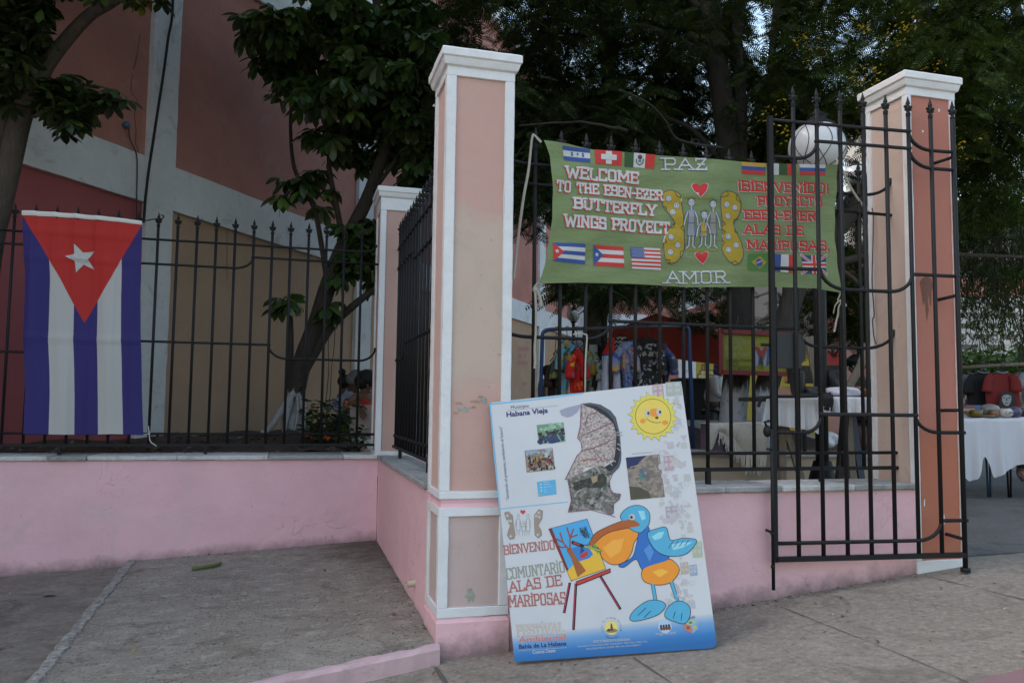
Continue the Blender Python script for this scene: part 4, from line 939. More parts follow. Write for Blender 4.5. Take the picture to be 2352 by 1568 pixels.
pa.text('IDAD', bq(1092, 1243), bq(1124, 1235), capq(11), A(60, 60, 70), 1, .02); pa.build('logo_caption', board)
# photographs printed on the board
def photo(P, label, pal, extra):
    pa = PN(); Q = [bq(*p) for p in P]; f = lambda u, v: bl(Q, u, v)
    pa.poly(Q, pal[0], 1)
    r = random.Random(len(label))
    for (u0, u1, v0, v1, cs, k, sz) in extra:
        for i in range(k): pa.ell(f(r.uniform(u0, u1), r.uniform(v0, v1)), sz*r.uniform(.6, 1.3), sz*r.uniform(.6, 1.6), r.choice(cs), 2+i*.01, 7, r.random()*3)
    pa.build('photo_print', board, label)
dk = [A(25, 28, 32), A(40, 45, 60), A(60, 45, 40)]
photo(((314, 254), (451, 240), (461, 338), (324, 352)), 'greenish indoor group photo', [A(95, 130, 105)], [(.1, .95, .03, .3, [A(140, 165, 145), A(120, 150, 130)], 18, .007), (.02, .2, .45, .9, dk, 14, .007), (.35, .98, .35, .62, dk, 30, .006), (.05, .95, .65, .95, [A(30, 45, 95), A(25, 30, 50), A(45, 55, 90)], 40, .007)])
photo(((252, 384), (396, 371), (408, 480), (263, 496)), 'outdoor clean up group photo', [A(120, 110, 100)], [(.02, .98, .02, .18, [A(120, 140, 165), A(140, 150, 160)], 24, .006), (0.03, .97, .3, .96, dk+[A(150, 145, 140), A(120, 45, 40), A(90, 80, 70), A(140, 120, 60)], 110, .0055), (.7, .9, .15, .6, [A(160, 160, 165)], 12, .007)])
pa = PN(); Q = q1((315, 543), (410, 531), (416, 606), (323, 618)); pa.poly(Q, A(78, 150, 190), 1)
for v_ in (.1, .25, .42, .6, .76): pa.line([bl(Q, .35, v_), bl(Q, .35+.45*((v_*7) % 1), v_)], .0016, A(165, 190, 205), 2)
for v_ in (.2, .42, .64): pa.ell(bl(Q, .2, v_), .004, .004, A(150, 185, 205), 2, 8)
pa.ell(bl(Q, .1, .9), .005, .005, A(150, 150, 60), 2, 8); pa.build('legend_print', board)
def satmat(name, c, scale, contrast, dark):
    m, n, l, b = nmat(name); v = pos(n, l); vo = n.new('ShaderNodeTexVoronoi'); vo.inputs['Scale'].default_value = scale; l.new(v, vo.inputs['Vector'])
    s = n.new('ShaderNodeSeparateColor'); l.new(vo.outputs['Color'], s.inputs[0])
    col = ramp(n, l, s.outputs[0], [(0, dark), (.25, tuple(x*.7 for x in c)), (.6, c), (1, tuple(min(.8, x*contrast) for x in c))])
    ve = n.new('ShaderNodeTexVoronoi'); ve.feature = 'DISTANCE_TO_EDGE'; ve.inputs['Scale'].default_value = scale*.4; l.new(v, ve.inputs['Vector'])
    col = mix(n, l, mathn(n, l, 'MULTIPLY', step(n, l, ve.outputs['Distance'], .07, .03), .6), col, tuple(x*.8 for x in c))
    l.new(col, b.inputs['Base Color']); b.inputs['Roughness'].default_value = .45; return m
m_city = satmat('aerial city print', A(150, 140, 138), 170, 1.5, A(85, 78, 80)); m_port = satmat('aerial port print', A(98, 97, 94), 90, 2.2, A(28, 28, 28)); m_wood = satmat('aerial dark print', A(40, 44, 38), 90, 2.2, A(15, 18, 18))
pa = PN()
pa.poly(q1((430, 180), (470, 165), (541, 148), (536, 165), (520, 190), (495, 208), (470, 216), (440, 205)), A(135, 138, 158), .5)
pa.poly(q1((541, 146), (585, 140), (640, 150), (690, 180), (718, 215), (738, 300), (746, 400), (744, 440), (735, 470), (700, 505), (672, 520), (655, 470), (705, 440), (716, 380), (724, 300), (706, 250), (685, 226), (655, 203), (605, 172)), A(66, 70, 84), 1)
pa.poly(q1((545, 148), (620, 158), (672, 190), (704, 226), (724, 280), (736, 345), (738, 405), (726, 455), (690, 492), (668, 505), (655, 470), (705, 440), (716, 380), (720, 300), (706, 250), (685, 226), (655, 203), (605, 172)), A(26, 30, 37), 1.4)
pa.poly(q1((541, 148), (600, 170), (655, 203), (686, 227), (706, 252), (722, 300), (735, 345), (722, 400), (712, 430), (650, 462), (560, 470), (530, 530), (480, 530), (460, 530), (490, 470), (520, 410), (546, 385), (540, 340), (522, 320), (536, 260)), m_city, 1)
pa.poly(q1((470, 530), (530, 505), (600, 470), (655, 462), (690, 500), (684, 545), (690, 580), (705, 600), (742, 605), (735, 632), (706, 655), (706, 700), (690, 712), (640, 690), (590, 684), (475, 696), (490, 640)), m_port, 1.5)
pa.poly(q1((500, 545), (545, 535), (590, 520), (650, 500), (672, 520), (670, 560), (640, 575), (560, 570), (520, 590), (502, 580)), m_wood, 2)
pa.poly(q1((590, 520), (625, 508), (622, 540), (600, 552)), A(135, 122, 95), 2.6)
for P in ([(541, 148), (536, 260), (522, 320), (540, 340), (546, 385), (520, 410), (490, 470), (460, 530), (480, 530), (490, 640), (475, 697), (590, 685), (690, 712), (714, 722)], [(690, 712), (706, 700), (706, 655), (735, 632), (742, 605), (705, 600), (690, 580), (684, 540), (700, 505)], [(541, 310), (705, 240)], [(541, 385), (600, 372), (720, 320)], [(600, 372), (650, 440), (712, 420)], [(560, 258), (575, 205), (620, 190)]): pa.line(q1(*P), .0028, PU, 4)
for a, b_ in (((722, 292), (748, 290)), ((724, 304), (750, 306)), ((726, 350), (740, 356)), ((724, 372), (738, 382)), ((690, 420), (715, 440)), ((680, 440), (700, 460))): pa.line(q1(a, b_), .004, A(140, 140, 145), 4)
pa.text('Ensenada de Atarés', bq(662, 503), bq(692, 492), capq(7), A(150, 150, 70), 6); pa.build('map_print', board)
pa = PN(); Q = q1((768, 420), (940, 402), (968, 620), (793, 635)); f = lambda u, v: bl(Q, u, v)
pa.poly(Q, satmat('aerial region print', A(118, 108, 102), 70, 1.3, A(85, 78, 72)), 1)
pa.poly([f(0, 0), f(.62, 0), f(.42, .1), f(.28, .22), f(0, .2)], A(28, 36, 78), 2); pa.poly([f(0, .2), f(.28, .22), f(.2, .27), f(0, .26)], A(50, 35, 60), 2.4)
pa.poly([f(0, .68), f(.3, .72), f(.55, .85), f(.6, 1), f(0, 1)], A(66, 64, 52), 2); pa.poly([f(.35, .3), f(.45, .3), f(.5, .45), f(.62, .42), f(.58, .55), f(.46, .5), f(.38, .52)], A(70, 92, 105), 2); pa.poly([f(.32, .4), f(.4, .4), f(.42, .55), f(.34, .58)], A(70, 115, 105), 2.4)
pa.line([f(.68, .02), f(.5, .1), f(.4, .2), f(.1, .24)], .003, A(150, 140, 130), 3); pa.build('map_print', board, 'smaller square aerial map')
# smiling sun
pa = PN(); c0 = np.array(bq(907, 210)); rr = .077
SY = A(198, 178, 82); r = random.Random(2); N = 20; P = []
for i in range(N):
    a = 2*math.pi*i/N; P += [tuple(c0+rr*(1.33+.1*(i % 2))*np.array((math.cos(a+.13), math.sin(a+.13)))), tuple(c0+rr*1.17*np.array((math.cos(a+.2), math.sin(a+.2)))), tuple(c0+rr*1.14*np.array((math.cos(a+.29), math.sin(a+.29))))]
pa.line(P, .0018, A(60, 75, 60), 1, True); pa.poly(P, A(190, 180, 75), 1.5); pa.ell(c0, rr*1.0, rr*1.0, A(80, 70, 20), 2.2, 40); pa.ell(c0, rr*.97, rr*.97, SY, 3, 40)
for dx, dy, s_ in ((-.6, -.2, .16), (.62, -.42, .17), (.1, .2, .3)): pa.ell(c0+rr*np.array((dx, dy)), rr*s_, rr*s_*.8, A(200, 130, 50), 3.6, 16)
for s_ in (-.3, .36): pa.ell(c0+rr*np.array((s_, .2)), rr*.15, rr*.2, WHT, 4.6, 16); pa.ell(c0+rr*np.array((s_+.06, .2)), rr*.07, rr*.09, A(30, 60, 60), 5.4, 10)
pa.line([tuple(c0+rr*np.array((-.4+.8*t, -.2-.28*t+.12*(2*t-1)**2))) for t in np.linspace(0, 1, 7)], .002, A(70, 40, 20), 5); pa.ell(c0+rr*np.array((.2, -.1)), rr*.1, rr*.07, A(70, 45, 25), 5, 10); pa.build('sun_print', board)
# easel with seaside picture
pa = PN(); CAN = [(378, 783), (570, 733), (665, 985), (490, 1045)]; Q = q1(*CAN); f = lambda u, v: bl(Q, u, v)
BLK = A(25, 18, 25); MAG = A(150, 35, 75)
for P in ([(482, 1062), (455, 1204)], [(514, 1066), (502, 1290)], [(640, 1025), (738, 1186)]): pa.line(q1(*P), .0115, BLK, .8); pa.line(q1(*[(x-2, y) for x, y in P]), .0048, MAG, 1.6)
pa.poly([tuple(np.array(p)) for p in q1((374, 783), (392, 780), (500, 1046), (490, 1050))], A(110, 35, 32), 1.6); pa.line(Q, .004, BLK, 1.2, True); pa.poly(Q, A(62, 145, 195), 1.4)
pa.poly([f(0, .82), f(.3, .72), f(.7, .72), f(1, .6), f(1, 1), f(0, 1)], A(200, 160, 50), 2.4); pa.poly([f(.25, .45), f(.95, .45), f(1, .68), f(.6, .78), f(.22, .78)], A(45, 110, 175), 2.2)
TRK = A(140, 80, 40)
pa.poly([f(.2, .45), f(.34, .42), f(.36, .6), f(.48, .92), f(.2, .98), f(.24, .62)], TRK, 3)
for P in ([(.27, .46), (.2, .3), (.06, .2)], [(.2, .3), (.22, .12)], [(.3, .45), (.42, .25), (.58, .12)], [(.42, .25), (.44, .06)], [(.24, .4), (.1, .38), (.02, .3)], [(.42, .25), (.62, .24)]): pa.line([f(*q) for q in P], .006, A(130, 62, 45), 3)
pa.poly([f(.5, .6), f(.66, .56), f(.6, .46)], A(40, 60, 110), 3); pa.poly([f(.46, .62), f(.74, .57), f(.68, .66), f(.52, .69)], A(170, 45, 40), 3)
pa.poly([f(.78, .5), f(.86, .48), f(1, .9), f(.9, .94)], A(195, 165, 60), 3); pa.poly([f(.88, .4), f(.96, .4), f(1, .65), f(.95, .7)], A(80, 140, 60), 3)
r = random.Random(4); pa.line([f(.82+.13*math.cos(i*1.9)*(.5+.5*r.random()), .24+.12*math.sin(i*2.3)) for i in range(26)], .0014, BLK, 3)
pa.poly(q1((512, 1050), (690, 982), (692, 1004), (522, 1072)), BLK, 2.4); pa.poly(q1((516, 1053), (687, 988), (688, 1000), (524, 1066)), A(175, 50, 42), 3.2); pa.build('easel_print', board)
# plain wading bird in place of the printed cartoon
OR = A(205, 130, 40); TE = A(70, 150, 185); BU = A(38, 95, 165); LT = A(130, 185, 200); DO = A(150, 80, 35)
pa = PN()
def PB(pts, c, h):
    k = len(pts); Q = []
    for i in range(k):
        p0, p1, p2, p3 = (np.array(pts[(i+j-1) % k], float) for j in range(4))
        for t in (0, .25, .5, .75): Q.append(.5*((2*p1)+(-p0+p2)*t+(2*p0-5*p1+4*p2-p3)*t*t+(-p0+3*p1-3*p2+p3)*t**3))
    pa.line(q1(*Q), .005, BLK, h-.3, True); pa.poly(q1(*Q), c, h)
PB([(590, 850), (640, 800), (700, 775), (790, 752), (842, 770), (836, 812), (810, 850), (795, 905), (760, 950), (700, 962), (650, 930), (632, 880)], OR, 2)
PB([(582, 862), (612, 808), (670, 775), (745, 745), (800, 735), (840, 765), (760, 780), (680, 800), (625, 838), (600, 868)], DO, 3)
PB([(742, 720), (770, 682), (815, 664), (860, 672), (888, 705), (885, 755), (862, 785), (842, 800), (806, 790), (770, 760)], TE, 3.2)
PB([(845, 770), (880, 770), (905, 830), (975, 870), (985, 950), (960, 1000), (900, 1030), (850, 985), (820, 935), (760, 975), (735, 965), (800, 930), (822, 870)], BU, 2.8)
PB([(880, 806), (930, 782), (972, 776), (985, 815), (1000, 842), (1060, 832), (1128, 842), (1080, 905), (1010, 920), (950, 908), (905, 870)], TE, 4)
for P_, c_, h_ in ([(900, 822), (935, 800), (965, 796), (950, 830), (915, 840)], LT, 4.4), ([(1000, 862), (1060, 850), (1110, 850), (1060, 878), (1010, 890)], LT, 4.4), ([(650, 880), (700, 840), (760, 830), (740, 900), (690, 930)], A(215, 150, 60), 2.6), ([(860, 890), (890, 860), (910, 900), (890, 950)], A(70, 125, 185), 3.2), ([(830, 690), (862, 690), (870, 730), (850, 740)], LT, 3.8), ([(905, 1000), (950, 985), (985, 1000), (940, 1030)], A(220, 160, 60), 3.4): pa.poly(q1(*P_), c_, h_)
for k in range(4): pa.line(q1((1010+k*26, 845-k*2), (985+k*28, 880-k*4)), .0022, BLK, 5)
PB([(860, 985), (960, 950), (1000, 940), (1040, 990), (1000, 1050), (930, 1066), (860, 1045)], OR, 3)
for P in ([(905, 1060), (920, 1150)], [(1000, 1050), (1030, 1145)]): pa.line(q1(*P), .016, BLK, 1.6); pa.line(q1(*P), .0115, TE, 2.6)
PB([(790, 1235), (815, 1195), (880, 1150), (945, 1150), (970, 1175), (935, 1215), (870, 1240), (810, 1250)], TE, 3.4); PB([(968, 1225), (990, 1175), (1040, 1150), (1085, 1170), (1096, 1215), (1070, 1262), (1010, 1250)], TE, 3.4)
for a, b_ in (((830, 1222), (870, 1185)), ((862, 1232), (895, 1200)), ((1010, 1235), (1020, 1205)), ((1050, 1245), (1055, 1210))): pa.line(q1(a, b_), .0025, BLK, 5)
pa.ell(bq(800, 722), .013, .013, WHT, 4.6); pa.ell(bq(797, 723), .006, .006, BLK, 5.6)
pa.line(q1((500, 852), (545, 868)), .014, BLK, 4); pa.line(q1((505, 853), (530, 862)), .007, A(160, 50, 40), 5); pa.line(q1((548, 868), (640, 892)), .009, BLK, 4); pa.line(q1((560, 872), (640, 892)), .006, A(150, 165, 60), 5)
pa.build('bird_print', board)
# butterfly drawing
pa = PN(); GW = A(135, 122, 112)
for P in ([(150, 700), (170, 694), (192, 715), (196, 760), (205, 810), (200, 832), (178, 836), (164, 815), (172, 785), (180, 765), (160, 735)], [(345, 690), (325, 683), (303, 710), (302, 760), (306, 815), (322, 830), (340, 815), (338, 790), (322, 765), (342, 730)]):
    pa.line(q1(*P), .0022, A(110, 100, 95), 1, True); pa.poly(q1(*P), GW, 1)
for a, b_ in ((165, 715), (182, 742), (170, 742), (182, 820), (325, 700), (312, 716), (328, 722), (320, 812)): pa.ell(bq(a, b_), .006, .006, FACE, 2.4, 10)
for hx, top, bot in ((220, 715, 815), (248, 752, 818), (270, 715, 818)):
    pa.line([(p[0]+.0055*math.cos(t), p[1]+.0065*math.sin(t)) for p in [bq(hx, top)] for t in np.linspace(0, 6.28, 11)], .0014, A(120, 115, 112), 1)
    pa.line(q1((hx-8, top+16), (hx+8, top+16), (hx+10, bot-25), (hx-10, bot-25), (hx-8, top+16)), .0014, A(120, 115, 112), 1)
    for s_ in (-1, 1): pa.line(q1((hx+s_*5, bot-25), (hx+s_*6, bot)), .0014, A(120, 115, 112), 1); pa.line(q1((hx+s_*8, top+18), (hx+s_*15, bot-45)), .0014, A(120, 115, 112), 1)
pa.poly(q1((244, 708), (231, 697), (232, 687), (240, 686), (244, 692), (249, 686), (256, 688), (256, 697)), A(180, 50, 45), 2); pa.build('butterfly_print', board)
# pastel children's drawings down the right edge
pa = PN(); r = random.Random(5); PC = [tuple(.5*x+.5*y for x, y in zip(c, (.56, .585, .63))) for c in [A(150, 130, 140), A(140, 150, 140), A(160, 140, 135), A(135, 140, 160), A(150, 135, 155), A(160, 150, 135), A(140, 125, 130)]]
for i in range(185):
    t = r.random(); y = 50+t*1120; x = 905+t*72+r.random()*150
    if (x < 1025+.0*y and y < 330 and x < 1010): continue
    p = np.array(bq(x, y)); s_ = r.uniform(.006, .0145); c = r.choice(PC); k = r.randrange(6); a = r.random()*6
    R2 = lambda dx, dy: (p[0]+s_*(dx*math.cos(a)-dy*math.sin(a)), p[1]+s_*(dx*math.sin(a)+dy*math.cos(a)))
    if p[0] > BW-.02 or p[1] > BH-.02: continue
    if k == 0: pa.poly([R2(-1, -.8), R2(1, -.8), R2(0, 1)], c, 1+r.random())
    elif k == 1: pa.ell(p, s_, s_*.55, c, 1+r.random(), 12, a); pa.poly([R2(-.9, 0), R2(-1.6, .5), R2(-1.6, -.5)], c, 1+r.random())
    elif k == 2: pa.line([R2(math.cos(q), math.sin(q)*.8) for q in np.linspace(0, 6.3, 9)], .0014, c, 1+r.random())
    elif k == 3: pa.poly([(p[0]-s_, p[1]-s_), (p[0]+s_, p[1]-s_), (p[0]+s_, p[1]+s_), (p[0]-s_, p[1]+s_)], c, 1+r.random()); pa.poly([(p[0]-s_*.4, p[1]-s_*.1), (p[0]+s_*.4, p[1]-s_*.1), (p[0]+s_*.4, p[1]+s_*.6), (p[0]-s_*.4, p[1]+s_*.6)], FACE, 2.5)
    elif k == 4:
        for q in range(5): pa.ell((p[0]+s_*.7*math.cos(q*1.26+a), p[1]+s_*.7*math.sin(q*1.26+a)), s_*.5, s_*.3, c, 1+r.random(), 8, q*1.26+a)
    else: pa.line([R2(-1+2*q, .5*math.sin(q*9)) for q in np.linspace(0, 1, 8)], .0016, c, 1+r.random())
for (x, y, w, h, c) in ((930, 88, 55, 70, A(165, 130, 140)), (1010, 72, 80, 70, A(145, 155, 150)), (985, 450, 50, 75, A(160, 130, 145)), (1000, 700, 60, 60, A(150, 135, 155)), (1065, 985, 40, 60, A(165, 145, 130)), (1110, 995, 38, 55, A(125, 145, 170)), (1130, 890, 50, 80, A(145, 160, 135))):
    Q = q1((x-w/2, y-h/2), (x+w/2, y-h/2-5), (x+w/2+5, y+h/2-5), (x-w/2+5, y+h/2)); pa.poly(Q, c, 1.5)
    for u, v in ((.1, .1), (.58, .1), (.1, .5), (.58, .5)): pa.poly([bl(Q, u, v), bl(Q, u+.3, v), bl(Q, u+.3, v+.25), bl(Q, u, v+.25)], FACE, 2.5)
pa.build('pastel_drawings', board)
# round logos on the blue foot
pa = PN(); c0 = np.array(bq(695, 1285)); pa.ell(c0, .03, .03, A(170, 175, 150), 1, 24); pa.ell(c0, .026, .026, A(200, 185, 110), 2, 24); pa.ell(c0+(0, -.012), .024, .008, A(130, 110, 70), 3); pa.poly([c0+(-.006, -.012), c0+(.008, -.012), c0+(.004, .016), c0+(-.001, .018)], A(90, 70, 45), 3.5); pa.ell(c0+(-.012, -.008), .007, .005, A(60, 50, 50), 4)
for ph, txt in ((0, 'Grupo de Trabajo Estatal'), (1, 'Bahía de La Habana')):
    for i, ch in enumerate(txt):
        if ch == ' ': continue
        N = len(txt)-1
        if not ph: a = math.radians(200-220*i/N); d = np.array((math.cos(a), math.sin(a))); tdir = np.array((d[1], -d[0])); p = c0+d*.038
        else: a = math.radians(235+70*i/N); d = np.array((math.cos(a), math.sin(a))); tdir = np.array((-d[1], d[0])); p = c0+d*.044
        pa.text(ch, p-tdir*.0024, p+tdir*.0024, .0055, A(60, 75, 110), 1)
pa.build('logo_print', board); pa = PN(); c0 = np.array(bq(968, 1278)); pa.ell(c0, .028, .028, A(150, 175, 200), 1, 20)
for i in range(4): pa.ell(c0+(-.016+.011*i, -.008), .006, .008, A(95, 60, 50), 2+i*.1, 10); pa.ell(c0+(-.016+.011*i, .002), .0045, .0055, A(50, 35, 30), 3, 10)
pa.build('logo_print', board); pa = PN(); c0 = np.array(bq(1100, 1276))
for P, c in (([(-.03, .012), (0, .026), (.03, .014), (.002, .002)], A(140, 165, 150)), ([(-.03, .012), (.002, .002), (.004, -.03), (-.024, -.016)], A(165, 110, 90)), ([(.002, .002), (.03, .014), (.028, -.014), (.004, -.03)], A(110, 150, 190))): pa.poly([c0+p for p in P], c, 1.5)
pa.ell(c0+(.016, -.006), .008, .008, A(170, 160, 80), 3, 10); pa.ell(c0+(-.012, -.006), .007, .007, A(150, 60, 60), 3, 10); pa.ell(c0+(0, .013), .008, .005, A(60, 120, 80), 3, 10); pa.build('logo_print', board)
# ------------------------------------------------------------------ soil bed and the long building behind the left fence
m_soil, n, l, b = nmat('reddish soil'); v = pos(n, l)
col = mix(n, l, step(n, l, noise(n, l, v, 3, 6, .7), .35, .7), (.05, .03, .02), (.11, .06, .035))
col = mix(n, l, mathn(n, l, 'MULTIPLY', step(n, l, noise(n, l, v, 45, 4, .8), .6, .72), .7), col, (.2, .15, .11))
l.new(col, b.inputs['Base Color']); b.inputs['Roughness'].default_value = .95; bump(n, l, b, noise(n, l, v, 25, 6, .8), 1, .03)
hf('garden_soil', L(-5, .6, 40), L(6.46, 9, 20)+L(9.2, 13, 8), m_soil, lambda x, y: .648+.012*(y-6.4)+.02*math.sin(x*5+y*3)+.014*math.sin(x*13-y*7))
BETA = math.radians(34.5); WD = np.array((math.sin(BETA), math.cos(BETA), 0)); WN = np.array((math.cos(BETA), -math.sin(BETA), 0)); WC = np.array((-1.256, 8.902, 0))
def wp(u, v): return pP(u, v, WN, WC)
def ws(u, v): return float((wp(u, v)-WC) @ WD)
def wbox(mb, s0, s1, z0, z1, out, back=-.25):
    vs = []
    for z in (z0, z1):
        for s_, o in ((s0, back), (s1, back), (s1, out), (s0, out)): q = WC+WD*s_+WN*o; vs.append((q[0], q[1], z))
    mb.add(vs, [(3, 2, 1, 0), (4, 5, 6, 7), (0, 1, 5, 4), (1, 2, 6, 5), (2, 3, 7, 6), (3, 0, 4, 7)])
m_salm = stucco('salmon wall', (.44, .185, .145), dirt=(.36, .3, .26), amount=.35, var=.13, crack=.6, bmp=.35)
m_crim = stucco('crimson wall', (.36, .095, .105), dirt=(.3, .12, .1), amount=.2, var=.1, crack=.3, bmp=.3)
m_beige = stucco('beige wall', (.43, .288, .195), dirt=(.35, .24, .16), amount=.35, var=.1, crack=.6, bmp=.3)
m_wband = stucco('whitewashed band', (.68, .69, .71), dirt=(.3, .29, .27), amount=.5, var=.1, crack=.8, bmp=.4)
m_peel = stucco('peeling salmon wall', (.46, .20, .16), dirt=(.42, .41, .37), amount=1, var=.14, crack=.6, bmp=.5)
bld = thing('building', 'long salmon building with white bands receding behind the trees on the left', 'building', (-1.256, 8.902, 0))
pil = [(-99, None)]
PS = [(ws(325, 500), ws(388, 500)), (ws(807, 837), ws(842, 837)), (ws(1234, 780), ws(1247, 780)), (ws(1326, 700), ws(1351, 700))]
ZB0, ZB1, ZB2, ZB3, ZB4 = 2.985, 3.44, 5.85, 6.35, 9.2
S0 = -9.0
edges = [S0]+[x for p in PS for x in p]
segs = [(S0, PS[0][0])]+[(PS[i][1], PS[i+1][0]) for i in range(3)]
for i, (a, c) in enumerate(segs):
    mb = MB(); wbox(mb, a, c, -.1, ZB0, 0); mb.build('lower_wall', m_crim if i == 0 else m_beige, bld)
    mb = MB(); wbox(mb, a, c, ZB1, ZB2, 0); mb.build('upper_wall', m_peel if i == 3 else m_salm, bld)
    mb = MB(); wbox(mb, a, c, ZB3, ZB4, 0); mb.build('upper_wall', m_salm, bld)
    for z0, z1 in ((ZB0, ZB1), (ZB2, ZB3)): mb = MB(); wbox(mb, a, c, z0, z1, .05); roughen(mb.build('white_band', m_wband, bld), .006, .16, 7, .006)
for a, c in PS: mb = MB(); wbox(mb, a, c, -.1, ZB4, .055); roughen(mb.build('pilaster', m_wband, bld), .006, .16, 7, .006)
mb = MB(); wbox(mb, S0-.1, PS[-1][1]+.1, ZB4, ZB4+.35, .12); mb.build('cornice', m_wband, bld)
mb = MB(); q = ws(1256, 300); wbox(mb, ws(870, 800), ws(1230, 800), 0.2, .9, .03); mb.build('wall_foot', stucco('worn foot', (.38, .27, .2), amount=.8), bld)
# stencilled red marks and cracks on the wall
m_sten = stucco('faded red stencil', (.42, .2, .16), dirt=(.42, .3, .22), amount=.9, var=.1)
pw = Paint(lambda s_, z, h: tuple((WC+WD*s_+WN*(.002+.001*h))[:2])+(z,))
W2 = lambda u, v: (ws(u, v), wp(u, v)[2])
for (u0, v0, u1, v1) in ((1190, 796, 1216, 806), (1190, 813, 1199, 823), (1203, 813, 1208, 824), (1188, 828, 1214, 838), (1200, 877, 1211, 884)): 
    pw = Paint(lambda s_, z, h: tuple((WC+WD*s_+WN*(.002+.001*h))[:2])+(z,)); pw.poly([W2(u0, v0), W2(u1, v0+1), W2(u1-2, v1), W2(u0+1, v1)], m_sten, 1); pw.build('red_stencil', bld)
pw = Paint(lambda s_, z, h: tuple((WC+WD*s_+WN*(.002+.001*h))[:2])+(z,))
for P in ([(321, 80), (316, 118), (311, 142), (306, 160)], [(304, 172), (301, 190), (300, 210), (316, 232), (308, 262), (312, 300), (310, 330), (317, 345), (316, 360)], [(508, 440), (515, 470), (521, 500), (521, 640)]): 
    pw = Paint(lambda s_, z, h: tuple((WC+WD*s_+WN*(.002+.001*h))[:2])+(z,)); pw.line([W2(*p) for p in P], .008, (.12, .05, .04), 1); pw.build('crack', bld)

# end building, facing the camera across the yard
ED = 24.0; EC = EYE+FW*ED; FH = np.array((FW[0], FW[1], 0)); FH /= np.linalg.norm(FH); RH = np.array((FH[1], -FH[0], 0))
def ep(u, v, o=0.0): return pP(u, v, FH, np.array((*(FH*(ED-o))[:2], 0)))
def er(u, v): q = ep(u, v); return float(q@RH), q[2]
def ebox(mb, r0, r1, z0, z1, out, back=-.3):
    vs = []
    for z in (z0, z1):
        for r_, o in ((r0, back), (r1, back), (r1, out), (r0, out)): q = FH*(ED-o)+RH*r_; vs.append((q[0], q[1], z))
    mb.add(vs, [(3, 2, 1, 0), (4, 5, 6, 7), (0, 1, 5, 4), (1, 2, 6, 5), (2, 3, 7, 6), (3, 0, 4, 7)])
eb = thing('building', 'far salmon and yellow building with painted mural closing the yard', 'building', FH*ED+RH*3)
rx = lambda u: er(u, 740)[0]; zz = lambda v: er(1500, v)[1]
m_yel = stucco('mustard mural wall', (.42, .33, .05), dirt=(.4, .34, .15), amount=.3, var=.1, crack=.2)
for nm, u0, u1, v0, v1, mt, o in (('upper_wall', 1351, 1557, 300, 723, m_salm, 0), ('white_band', 1351, 1557, 723, 755, m_wband, .05), ('lower_wall', 1351, 1557, 755, 990, m_salm, 0), ('pilaster', 1557, 1597, 300, 990, m_wband, .06),
                               ('mural_wall', 1597, 1900, 775, 990, m_yel, 0), ('upper_wall', 1597, 1900, 400, 775, stucco('grey weathered wall', (.26, .22, .19), amount=.6), 0), ('lower_wall', 1900, 2110, 775, 990, stucco('pale pink wall', (.46, .26, .23)), 0), ('upper_wall', 1900, 2110, 560, 775, m_salm, 0)):
    mb = MB(); ebox(mb, rx(u0), rx(u1), 0 if v1 == 990 else zz(v1), zz(v0), o); mb.build(nm, mt, eb)
mb = MB(); ebox(mb, rx(1340), rx(1560), zz(300), zz(285), .15); mb.build('cornice', m_wband, eb)
pw = Paint(lambda r_, z, h: tuple((FH*(ED-.004-.004*h)+RH*r_)[:2])+(z,)); E2 = lambda u, v: er(u, v); LN = A(110, 85, 30)
cu = lambda a, b_: E2(1579+.238*a, 746.5+.238*b_)      # sheet "2750,1300"
for P in ([(98, 478), (125, 545), (230, 545), (262, 470)], [(122, 440), (122, 472), (268, 472), (268, 440), (122, 440)], [(135, 438), (140, 385), (165, 375), (165, 438)], [(98, 478), (262, 476)], [(250, 560), (330, 560)]): pw.line([cu(*p) for p in P], .03, A(70, 62, 25), 1)
for a, b_ in ((145, 457), (178, 457), (205, 457), (240, 457), (122, 495), (142, 495), (160, 495)): pw.ell(cu(a, b_), .09, .09, A(70, 62, 25), 1, 12); pw.ell(cu(a, b_), .06, .06, A(165, 150, 100), 2, 12)
pw.poly([cu(128, 378), (cu(165, 375)), cu(165, 438), cu(140, 438)], A(150, 90, 45), .5)
dv = lambda a, b_: E2(1751.4+.238*a, 746.5+.238*b_)
pw.poly([dv(185, 590), dv(270, 590), dv(275, 640), dv(155, 640)], A(120, 115, 55), .6); pw.poly([dv(155, 600), dv(205, 598), dv(280, 640), dv(280, 680), dv(150, 680)], A(150, 110, 92), 1)
for r0 in range(4): pw.line([dv(205, 490+r0*20), dv(275, 492+r0*20)], .02, A(95, 75, 25), 1)
pw.poly([dv(220, 540), dv(246, 540), dv(246, 560), dv(220, 560)], A(120, 25, 20), 1.6)
for k in range(9): a = dv(640+k*17, 290+(k*37) % 90); pw.ell(a, .12, .14, A(140, 50, 50), 1, 8)
for k in range(8): pw.line([dv(620+k*20, 350), dv(628+k*20, 385), dv(640+k*20, 352)], .03, A(135, 60, 55), 1.5)
pw.build('mural_drawing', eb)
